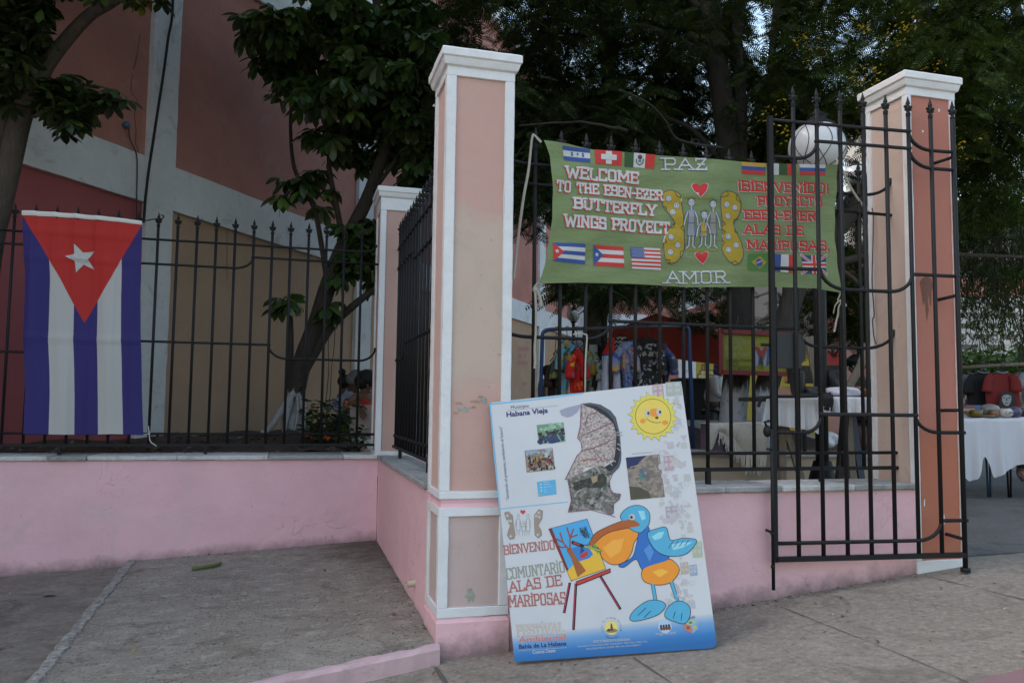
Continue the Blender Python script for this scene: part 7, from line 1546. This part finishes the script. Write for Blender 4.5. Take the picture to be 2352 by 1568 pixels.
for i, (P, lab) in enumerate((([(-40, 790), (-20, 730), (20, 700), (60, 694), (140, 688), (330, 688), (530, 684)], 'long black belt laid along the front edge of the white table'), ([(360, 672), (440, 668), (530, 662), (600, 668), (660, 660)], 'second black belt lying further back on the white table'))):
    cord('belt', lab, [np.array(T3(a_, b_, TD-.03+i*.12)) for a_, b_ in P], .011, (.012, .012, .013), 'belt')
st = thing('strap_bundle', 'bundle of black straps dangling over the table edge behind the gate', 'straps', T3(630, 700))
for k in range(9):
    a_ = 585+k*11; MB().tube(smoothpath([T3(a_, 672, TD-.01), T3(a_+2, 690, TD-.05), T3(a_+4+3*math.sin(k), 740, TD-.055), T3(a_+6*math.sin(k*2.1), 780+(k*37) % 70, TD-.055)], 3), .0055, 6).build('strap', BK, st, True)
for (P, w_, lab) in (([(455, 110), (520, 440)], .075, 'pale wooden plank leaning behind the stall table, left of the hanging dark clothes'), ([(1005, 180), (950, 380), (830, 600)], .05, 'crooked brown wooden pole leaning at the right end of the stall table')):
    Q = [np.array(T3(a_, b_, TD+.75)) for a_, b_ in P]
    if len(Q) == 2: o = MB().obox(Q[1]+(Q[1]-Q[0])*.9, Q[0], w_, .025, FH).build('plank', m_wood)
    else: o = MB().tube(smoothpath(Q+[Q[-1]+(Q[-1]-Q[-2])*1.2], 4), w_*.6, 8).build('pole', m_wood, None, True)
    tag(o, lab, 'plank')
bb = thing('shelf', 'dark wooden shelf board behind the handbags', 'shelf', T3(480, 520, 6.4)); MB().obox(T3(300, 480, 6.4), T3(680, 475, 6.4), .3, .13).build('board', m_bk1, bb)
for a_ in (395, 600): q_ = np.array(T3(a_, 500, 6.5)); MB().tube([(q_[0], q_[1], .28), q_], .018, 6).build('leg', m_iron, bb)

# ------------------------------------------------------------------ souvenir stall on the right
RD = 7.05; V3 = lambda a_, b_, D=RD: pD(2170.5+.1831*a_, 717.8+.1831*b_, D)
zt4 = float(V3(500, 1312)[2])
t4 = thing('table', 'souvenir table right of the orange pillar, under a long white cloth', 'table', (*V3(700, 1312)[:2], .28))
p_ = np.array((*V3(150, 1312)[:2], 0))+FH*.02; mb = MB(); slab3(mb, p_, RH, FH, 1.9, .75, zt4-.03, zt4-.004); mb.build('tabletop', m_bk1, t4)
for u_, c_ in ((2271, paint((.03, .07, .12), .4)), (2318, m_iron), (2420, m_iron)):
    q_ = pD(u_, 1100, RD+.12); mb = MB(); mb.tube([(q_[0]-.03, q_[1], zt4-.03), (q_[0]-.012, q_[1], .29), (q_[0]+.012, q_[1], .29), (q_[0]+.03, q_[1], zt4-.03)], .009, 6); mb.build('leg', c_, t4, True)
c4 = thing('tablecloth', 'long white tablecloth with pointed hem on the souvenir table', 'tablecloth', (*V3(700, 1312)[:2], zt4))
h4x = [2205, 2216, 2224, 2240, 2258, 2262, 2270, 2282, 2300, 2330, 2352, 2400, 2500]; h4y = [1085, 1098, 1105, 1098, 1050, 1048, 1066, 1098, 1086, 1070, 1063, 1075, 1070]
def tc4(u, v):
    x = 2205+280*u
    if v <= .3: t = v/.3; p = pD(x, 958, RD); p[2] = zt4+.003; return p+FH*(.75*(1-t))
    t = (v-.3)/.7; hb = float(np.interp(x, h4x, h4y)); y = 958+(hb-958)*t; p = pD(x, y, RD); return p-FH*(.006+.02*t*(1+math.sin(x*.11)+.6*math.sin(x*.23+1)))
mb = MB(); mb.grid(tc4, 100, 22); mb.build('cloth', paint((.56, .57, .63), .85, .05, 10, .1), c4, True)
def on_t(a_, dd): p = np.array(V3(a_, 1312, RD)); return np.array((p[0], p[1], zt4+.004))+FH*dd
def mug(a_, dd, r_, h_, c_, label, handle=True):
    p = on_t(a_, dd); g = thing('mug', label, 'mug', p); mb = MB(); mb.lathe([(r_*.8, 0), (r_, h_*.25), (r_, h_), (r_*.9, h_), (r_*.88, h_*.15)], p, 16); mb.build('body', paint(c_, .3, .1), g, True)
    if handle: mb = MB(); mb.tube([p+np.array((0, 0, h_*.5))-RH*(r_*.95-r_*.7*math.sin(t)*-1)*1+np.array((0, 0, h_*.3*math.cos(t))) for t in np.linspace(0, math.pi, 9)], r_*.14, 6); mb.build('handle', paint(c_, .3, .1), g, True)
mug(430, .04, .05, .06, (.13, .10, .015), 'yellow mug at the front of the souvenir table'); mug(660, .05, .042, .062, (.2, .1, .05), 'orange mug in the middle of the souvenir table', False)
def pot(a_, dd, prof, c_, label, cat='pot', name='pot'): p = on_t(a_, dd); tag(MB().lathe(prof, p, 16).build(name, paint(c_, .4, .12, 20), None, True), label, cat)
pot(700, .16, [(.04, 0), (.075, .03), (.085, .06), (.07, .095), (.03, .11), (.002, .115)], (.22, .21, .19), 'pale rounded pot behind the orange mug'); pot(925, .06, [(.03, 0), (.055, .025), (.06, .05), (.045, .08), (.002, .095)], (.07, .06, .12), 'violet glazed ball ornament on the souvenir table', 'ornament', 'ornament')
pot(560, .05, [(.06, 0), (.075, .012), (.07, .014), (.002, .006)], (.22, .21, .16), 'pale saucer between the yellow and the orange mug', 'saucer', 'saucer'); pot(985, .1, [(.03, 0), (.04, .03), (.02, .06), (.002, .065)], (.35, .05, .03), 'small red trinket near the violet ornament', 'ornament', 'ornament')
g = thing('pot', 'small white pot with dark scribbled name on the souvenir table', 'pot', on_t(800, .04)); MB().lathe([(.03, 0), (.055, .02), (.056, .05), (.04, .072), (.03, .075)], on_t(800, .04), 16).build('body', paint((.5, .49, .47), .4), g, True)
c_ = on_t(800, .04); pa = Paint(lambda x, z, h: tuple(c_+RH*x-FH*(math.sqrt(max(0, .0572**2-x*x)))+np.array((0, 0, z)))); pa.text('Cuba', (-.032, .028), (.032, .032), .024, DRK, 1); pa.build('lettering', g)
mb = MB(); slab3(mb, on_t(365, .12), RH, FH, .13, .12, zt4+.05, zt4+.105); slab3(mb, on_t(370, .13), RH, FH, .11, .1, zt4+.004, zt4+.049); tag(mb.build('box', paint((.06, .09, .24), .4)), 'blue box behind the yellow mug', 'box')
for i in range(4): mb = MB(); p_ = on_t(255+3*(i % 2), .06); slab3(mb, p_, RH, FH, .12, .09, zt4+.004+.024*i, zt4+.026+.024*i); tag(mb.build('booklet', paint(((.3, .29, .28), (.2, .06, .05))[i % 2], .5)), ('white booklet at the bottom of the small pile beside the yellow mug', 'dark red booklet second from the bottom of the small pile', 'white booklet third in the small pile beside the yellow mug', 'dark red booklet on top of the small pile')[i], 'booklet')
for i, (a_, lab) in enumerate(((245, 'small carved brown figure nearest the pillar edge'), (350, 'small carved brown figure beside the booklets'))):
    p_ = on_t(a_, .16); mb = MB(); mb.lathe([(.025, 0), (.022, .05), (.016, .1), (.026, .13), (.012, .17)], p_, 8, .7); [mb.tube([p_+np.array((0, 0, .12)), p_+RH*.03*s_+np.array((0, 0, .16)), p_+RH*.028*s_+np.array((0, 0, .19))], (.011, .01, .007), 6) for s_ in (-1, 0, 1)]; tag(mb.build('carving', paint((.22, .13, .08), .6, .3, 40), None, True), lab, 'carving')
# T-shirt rail
tr_ = thing('clothes_rail', 'wooden clothes rail with T-shirts in front of the hedge', 'clothes rail', (*V3(600, 1000, 8.2)[:2], .28)); q0, q1_ = np.array(V3(120, 690, 8.2)), np.array(V3(1300, 630, 8.2))
MB().tube([q0, q1_], .018, 8).build('rail', m_wood, tr_, True)
for q_ in (q0+RH*.05, q1_-RH*.05): MB().tube([(q_[0], q_[1], .28), q_], .02, 8).build('post', m_wood, tr_, True)
GT = 'T-shirts on the wooden rail'
def tshirt(label, rows, D, mat, hang):
    g = garment(label, 'T-shirt', rows, V3, D, mat, .022, .2, 6, hang, 't_shirt', GT)
    for s_ in (-1, 1):
        r1 = sorted(rows)[1]; x_ = r1[2] if s_ > 0 else r1[1]; P = [V3(x_-s_*25, r1[0]-5, D-.02), V3(x_+s_*18, r1[0]+70, D-.03), V3(x_+s_*34, r1[0]+210, D-.035)]
        MB().tube(smoothpath([np.array(q_) for q_ in P], 3), list(np.linspace(.035, .062, 7)), 12, True, .35).build('sleeve', mat, g, True)
    r0 = sorted(rows)[0]; mb = MB(); c_ = np.array(V3((r0[1]+r0[2])/2, r0[0]-2, D)); mb.tube([c_+RH*.055*math.cos(t)+FH*.02*math.sin(t)+np.array((0, 0, .008*math.cos(2*t))) for t in np.linspace(0, 6.283, 15)], .008, 6); mb.build('collar', paint((.2, .2, .21), .85), g, True)
    return g
tshirt('dark red T-shirt half hidden by the pillar', [(790, 120, 262), (850, 100, 280), (1300, 120, 270)], 8.36, paint((.10, .015, .018), .85), V3(190, 686, 8.36))
tshirt('grey T-shirt second from the pillar', [(760, 270, 420), (800, 250, 440), (1000, 222, 450), (1300, 270, 440)], 8.3, paint((.17, .17, .19), .85), V3(345, 680, 8.3))
tshirt('black T-shirt between the grey and the red one', [(750, 400, 560), (800, 330, 600), (1000, 296, 600), (1300, 310, 590)], 8.22, paint((.010, .010, .011), .85), V3(480, 672, 8.22))
red = tshirt('bright red T-shirt with a black and white portrait print', [(750, 620, 810), (785, 560, 860), (850, 520, 910), (1000, 505, 930), (1300, 540, 930), (1450, 540, 930)], 8.08, paint((.17, .012, .012), .85), V3(725, 655, 8.08))
for a_, b_, s_ in ():     # sleeves
    sx = 505 if s_ > 0 else 930; P = [V3(sx+s_*40, 800, 8.06), V3(sx+s_*5, 900, 8.05), V3(sx-s_*(8 if s_ > 0 else 20), 1150, 8.04)]; MB().tube([np.array(q_) for q_ in P], (.05, .062, .055), 10, True, .6).build('sleeve', paint((.17, .012, .012), .85), red, True)
pa = Paint(lambda a_, b_, h: tuple(np.array(V3(a_, b_, 8.0))-FH*(.004+.0012*h))); HB = (.012, .012, .013); FW_ = (.3, .3, .31)
pa.poly([(690, 1075), (700, 1020), (730, 985), (790, 980), (850, 1005), (880, 1060), (886, 1120), (870, 1180), (840, 1215), (850, 1255), (740, 1262), (700, 1215), (672, 1160)], HB, 1)
pa.poly([(712, 1060), (730, 1035), (780, 1025), (826, 1045), (828, 1090), (815, 1135), (790, 1168), (760, 1170), (730, 1145), (712, 1105)], FW_, 2)
for P in ([(724, 1066), (752, 1058), (752, 1068), (726, 1076)], [(784, 1058), (815, 1066), (812, 1076), (784, 1068)], [(764, 1072), (774, 1070), (778, 1102), (762, 1106)], [(744, 1132), (788, 1130), (784, 1140), (750, 1142)]): pa.poly(P, HB, 3)
pa.build('portrait_print', red)

# ------------------------------------------------------------------ people (partly hidden)
def skinbody(name, J, bones, mat, parent, sub=2):
    """one continuous skinned body: J name -> (point, radius)"""
    nm_ = list(J); me = bpy.data.meshes.new(name); off = np.array(parent['_loc'])
    me.from_pydata([tuple(np.array(J[k][0])-off) for k in nm_], [(nm_.index(a_), nm_.index(b_)) for a_, b_ in bones], [])
    o = bpy.data.objects.new(name, me); COL.objects.link(o); mo = o.modifiers.new('s', 'SKIN'); mo.use_smooth_shade = True; o.modifiers.new('u', 'SUBSURF').levels = sub
    sv = me.skin_vertices[0].data
    for i, k in enumerate(nm_):
        r_ = J[k][1]; sv[i].radius = (r_, r_) if isinstance(r_, (int, float)) else r_; sv[i].use_root = (i == 0)
    dg = bpy.context.evaluated_depsgraph_get(); m2 = bpy.data.meshes.new_from_object(o.evaluated_get(dg)); bpy.data.objects.remove(o); bpy.data.meshes.remove(me)
    m2.materials.clear(); m2.materials.append(mat); m2.polygons.foreach_set('use_smooth', [True]*len(m2.polygons))
    o = bpy.data.objects.new(name, m2); COL.objects.link(o); o.parent = parent; o['_loc'] = list(parent['_loc']); return o
SK1 = paint((.10, .05, .03), .5, .12, 20); SK2 = paint((.16, .085, .055), .5, .12, 20)
def lerp(a_, b_, t): return np.array(a_)*(1-t)+np.array(b_)*t
def person(label, pts, foot_z, skin, shirt, trousers, hair, hairshape, face, fingers=None, head_r=.085, sleeves='short', extra=None):
    """pts: head, neck, chest, pelvis, sL,eL,wL,sR,eR,wR, kL,kR,aL,aR as world points"""
    P = {k: np.array(v_, float) for k, v_ in pts.items()}; g = thing('person', label, 'person', (P['pelvis'][0], P['pelvis'][1], foot_z))
    J = {'pelvis': (P['pelvis'], (.13, .11)), 'waist': (lerp(P['pelvis'], P['chest'], .45), (.115, .095)), 'chest': (P['chest'], (.13, .1)), 'neckb': (lerp(P['chest'], P['neck'], .7), .06), 'neck': (P['neck'], .05),
         'jaw': (lerp(P['neck'], P['head'], .5), .062), 'head': (P['head'], (head_r, head_r*1.05)), 'crown': (P['head']+(P['head']-P['neck'])*.42, head_r*.72)}
    B = [('pelvis', 'waist'), ('waist', 'chest'), ('chest', 'neckb'), ('neckb', 'neck'), ('neck', 'jaw'), ('jaw', 'head'), ('head', 'crown')]
    for s_ in 'LR':
        if 's'+s_ in P:
            J['s'+s_] = (P['s'+s_], .058); J['e'+s_] = (P['e'+s_], .04); J['w'+s_] = (P['w'+s_], .028); B += [('chest', 's'+s_), ('s'+s_, 'e'+s_), ('e'+s_, 'w'+s_)]
            dh = P['w'+s_]-P['e'+s_]; dh /= np.linalg.norm(dh); hd = fingers[1] if fingers and fingers[0] == s_ else dh; hd = np.array(hd, float)/np.linalg.norm(hd); palm = P['w'+s_]+hd*.07; J['p'+s_] = (palm, (.03, .017)); B.append(('w'+s_, 'p'+s_))
            sd_ = np.cross(hd, FH); sd_ /= np.linalg.norm(sd_)+1e-6
            for q_, (ox, ln) in enumerate(((-.026, .06), (-.009, .075), (.009, .07), (.026, .055))):
                k1, k2, k3 = 'f%s%da' % (s_, q_), 'f%s%db' % (s_, q_), 'f%s%dc' % (s_, q_); a_ = palm+hd*.02+sd_*ox
                J[k1] = (a_, .0105); J[k2] = (a_+hd*ln*.55+sd_*ox*.15, .009); J[k3] = (a_+hd*ln-FH*-.012+sd_*ox*.1, .007); B += [('p'+s_, k1), (k1, k2), (k2, k3)]
            J['t%sa' % s_] = (P['w'+s_]+hd*.035+sd_*.035, .011); J['t%sb' % s_] = (P['w'+s_]+hd*.08+sd_*.052, .008); B += [('w'+s_, 't%sa' % s_), ('t%sa' % s_, 't%sb' % s_)]
        if 'k'+s_ in P:
            hp = P['pelvis']+(P['k'+s_]-P['pelvis'])*.15; J['h'+s_] = (hp, .085); J['k'+s_] = (P['k'+s_], .06); J['a'+s_] = (P['a'+s_], .038); ft = P['a'+s_]+np.array(face)*.15*np.array((1, 1, 0)); ft[2] = foot_z+.03; J['b'+s_] = (ft, .035); B += [('pelvis', 'h'+s_), ('h'+s_, 'k'+s_), ('k'+s_, 'a'+s_), ('a'+s_, 'b'+s_)]
    skinbody('body', J, B, skin, g)
    SJ = {k: (J[k][0], tuple(np.array(J[k][1] if isinstance(J[k][1], tuple) else (J[k][1],)*2)*f_+.008)) for k, f_ in (('pelvis', 1.06), ('waist', 1.1), ('chest', 1.08))}; SB = [('pelvis', 'waist'), ('waist', 'chest')]
    SJ['col'] = (lerp(P['chest'], P['neck'], .55), .066); SB.append(('chest', 'col'))
    for s_ in 'LR':
        if 's'+s_ in P:
            SJ['s'+s_] = (P['s'+s_], .07); SB.append(('chest', 's'+s_)); t_ = {'short': .6, 'none': 0, 'long': 1}[sleeves]
            if t_: SJ['e'+s_] = (lerp(P['s'+s_], P['e'+s_], t_), .056); SB.append(('s'+s_, 'e'+s_))
            if sleeves == 'long': SJ['w'+s_] = (lerp(P['e'+s_], P['w'+s_], .8), .042); SB.append(('e'+s_, 'w'+s_))
    skinbody('shirt', SJ, SB, shirt, g)
    if 'kL' in P:
        TJ = {'pelvis': (P['pelvis']-np.array((0, 0, .01)), (.142, .125))}; TB = []
        for s_ in 'LR': TJ['h'+s_] = (J['h'+s_][0], .1); TJ['k'+s_] = (P['k'+s_], .075); TJ['a'+s_] = (lerp(P['k'+s_], P['a'+s_], .85), .06); TB += [('pelvis', 'h'+s_), ('h'+s_, 'k'+s_), ('k'+s_, 'a'+s_)]
        skinbody('trousers', TJ, TB, trousers, g)
    hd = P['head']; fc = np.array(face, float); fc /= np.linalg.norm(fc); up_ = P['head']-P['neck']; up_ /= np.linalg.norm(up_); sd_ = np.cross(fc, up_); sd_ /= np.linalg.norm(sd_)
    mb = MB()
    for c0_, r_ in hairshape: mb.ball(hd+fc*c0_[0]+sd_*c0_[1]+up_*c0_[2], r_, 16, 12)
    mb.build('hair', hair, g, True)
    mb = MB(); R_h = head_r
    mb.ball(hd+fc*R_h*1.0-up_*.012, (.016, .016, .022), 8, 6); [mb.ball(hd+sd_*s_*R_h*.98-up_*.008, (.012, .018, .026), 8, 6) for s_ in (-1, 1)]; mb.build('nose_and_ears', skin, g, True)
    mb = MB(); [mb.ball(hd+fc*R_h*.93+sd_*s_*.032+up_*.012, .011, 8, 6) for s_ in (-1, 1)]; mb.build('eyes', paint((.3, .29, .28), .3), g, True)
    mb = MB(); mb.ball(hd+fc*R_h*.86-up_*.052, (.022, .022, .008), 8, 6); mb.build('mouth', paint((.12, .035, .03), .5), g, True)
    return g
pp_ = lambda u, v, D: pD(u, v, D)
m_strp, n, l, b = nmat('blue striped shirt'); v = pos(n, l); s = n.new('ShaderNodeSeparateXYZ'); l.new(v, s.inputs[0]); l.new(mix(n, l, mathn(n, l, 'GREATER_THAN', mathn(n, l, 'FRACT', mathn(n, l, 'MULTIPLY', mathn(n, l, 'ADD', s.outputs[2], s.outputs[0]), 55)), .5), (.20, .21, .33), (.34, .35, .46)), b.inputs['Base Color']); b.inputs['Roughness'].default_value = .85
m_scarf = floral('grey patterned headscarf', (.16, .16, .165), [(.06, .06, .065), (.25, .25, .25), (.1, .1, .11)], 60)
blackhair = paint((.008, .007, .007), .75, .3, 60, .5)
G0 = .28; D9 = 9.3
def legs(D, u, dx, v=975):
    a_ = pD(u, v, D); return dict(kL=(a_[0]-.16, a_[1]-.1, .72), kR=(a_[0]+.18, a_[1]-.1, .72), aL=(a_[0]-.16, a_[1], .36), aR=(a_[0]+.16, a_[1], .36))
person('crouching person with a grey patterned headscarf and striped blue shirt', dict(head=pp_(819, 872, 9.3), neck=pp_(812, 892, 9.3), chest=pp_(806, 918, 9.35), pelvis=pp_(802, 968, 9.5), sL=pp_(788, 903, 9.25), eL=pp_(770, 938, 9.1), wL=pp_(800, 944, 8.95), sR=pp_(830, 908, 9.4), eR=pp_(850, 938, 9.3), wR=pp_(868, 930, 9.1), **legs(9.5, 802, 0)), G0, SK1, m_strp, paint((.03, .03, .04)), m_scarf, [((-.01, 0, .03), (.1, .1, .088)), ((-.05, 0, -.02), (.075, .08, .07))], (.75, .3, -.35), None, .085, 'long')
person('person with black hair in a bun and a pink collar, farthest of the crouching three', dict(head=pp_(795, 882, 9.9), neck=pp_(796, 900, 9.9), chest=pp_(800, 925, 9.95), pelvis=pp_(806, 975, 10), sL=pp_(784, 912, 9.9), eL=pp_(776, 940, 9.8), wL=pp_(790, 952, 9.7), sR=pp_(818, 912, 9.95), eR=pp_(830, 940, 9.9), wR=pp_(820, 952, 9.75), **legs(10, 806, 0)), G0, SK1, paint((.32, .03, .1), .8), paint((.03, .03, .04)), blackhair, [((-.02, 0, .03), (.09, .092, .085)), ((-.06, .0, .13), (.045, .045, .042))], (.6, .5, -.25), None, .08)
g3 = person('person with short black curls and a red top leaning an arm on the pale ledge', dict(head=pp_(843, 880, 8.75), neck=pp_(836, 902, 8.75), chest=pp_(840, 922, 8.8), pelvis=pp_(862, 985, 9.0), sL=pp_(820, 908, 8.75), eL=pp_(801, 928, 8.7), wL=pp_(828, 927, 8.55), sR=pp_(858, 918, 8.85), eR=pp_(872, 950, 8.8), wR=pp_(880, 975, 8.65), **legs(9.0, 862, 0)), G0, SK2, paint((.42, .02, .015), .8), paint((.02, .02, .025)), blackhair, [((-.015, 0, .045), (.115, .115, .1)), ((-.05, 0, -.01), (.095, .1, .09))], (.75, .1, -.6), ('L', (.25, -.1, -1)), .085, 'none')
lg = thing('ledge', 'pale rendered ledge block with a stepped foot, under the leaning arm', 'ledge', (*pD(825, 1010, 8.65)[:2], .28)); p_ = pD(804, 929, 8.62); mb = MB(); slab3(mb, np.array((p_[0], p_[1], 0)), RH, FH, .34, .24, .28, p_[2]); mb.build('block', stucco('ledge render', (.40, .31, .28), dirt=(.2, .15, .12), amount=.4), lg)
mb = MB(); slab3(mb, np.array((p_[0], p_[1], 0))-FH*.05+RH*.05, RH, FH, .4, .048, .28, .66); mb.build('foot', m_wband, lg)
person('woman in a white blouse and purple headscarf standing behind the whitewashed trunk', dict(head=pp_(1655, 847, 12), neck=pp_(1650, 862, 12), chest=pp_(1643, 885, 12), pelvis=pp_(1633, 925, 12.1), sL=pp_(1638, 870, 11.85), eL=pp_(1645, 905, 11.8), wL=pp_(1668, 915, 11.75), sR=pp_(1652, 872, 12.15), eR=pp_(1664, 900, 12.1), wR=pp_(1680, 912, 11.9), kL=pp_(1632, 985, 12), kR=pp_(1637, 985, 12.25), aL=(*pp_(1630, 1040, 12)[:2], .36), aR=(*pp_(1634, 1040, 12.25)[:2], .36)), G0, SK2, paint((.50, .49, .54), .85), paint((.015, .015, .017)), paint((.09, .07, .17), .8), [((-.015, 0, .02), (.098, .1, .105)), ((-.08, 0, -.05), (.04, .05, .05))], (.9, .3, -.15), None, .082, 'long')
person('dark haired stallholder in black behind the right end of the gate table', dict(head=pp_(1967, 842, 8.0), neck=pp_(1974, 864, 8.0), chest=pp_(1982, 892, 8.0), pelvis=pp_(1985, 960, 8.1), sL=pp_(1964, 880, 7.9), eL=pp_(1950, 915, 7.8), wL=pp_(1935, 905, 7.6), sR=pp_(2002, 882, 8.1), eR=pp_(2015, 925, 8), wR=pp_(1995, 940, 7.8), **legs(8.1, 1985, 0, 1030)), G0, SK1, paint((.013, .013, .014), .85), paint((.02, .02, .02)), blackhair, [((-.02, 0, .035), (.095, .098, .09)), ((.05, 0, .07), (.07, .08, .025))], (-.9, -.2, -.2), None, .083)
person('child with dark hair and pale shirt passing behind the maroon dress', dict(head=pp_(1261, 856, 10), neck=pp_(1259, 872, 10), chest=pp_(1257, 892, 10), pelvis=pp_(1256, 935, 10), sL=pp_(1249, 880, 9.9), eL=pp_(1246, 905, 9.9), wL=pp_(1252, 925, 9.8), sR=pp_(1268, 880, 10.1), eR=pp_(1272, 905, 10.1), wR=pp_(1270, 925, 10), kL=pp_(1252, 985, 9.95), kR=pp_(1262, 985, 10.05), aL=(*pp_(1252, 1030, 9.95)[:2], .35), aR=(*pp_(1262, 1030, 10.05)[:2], .35)), G0, SK1, paint((.25, .25, .25), .85), paint((.03, .03, .05)), blackhair, [((-.015, 0, .025), (.08, .08, .075))], (.9, -.2, 0), None, .07)
person('grey haired seller in pale clothes at the right edge behind the souvenir table', dict(head=pp_(2362, 826, 8.9), neck=pp_(2362, 850, 8.9), chest=pp_(2364, 880, 8.9), pelvis=pp_(2366, 960, 9), sL=pp_(2340, 866, 8.85), eL=pp_(2336, 910, 8.7), wL=pp_(2345, 930, 8.5), sR=pp_(2388, 866, 8.9), eR=pp_(2394, 910, 8.8), wR=pp_(2380, 930, 8.6), **legs(9, 2366, 0, 1030)), G0, SK2, paint((.22, .22, .25), .85), paint((.03, .03, .04)), paint((.16, .16, .17), .8, .3, 60, .4), [((-.01, 0, .03), (.1, .1, .09))], (-.5, -.85, -.1), None, .084)
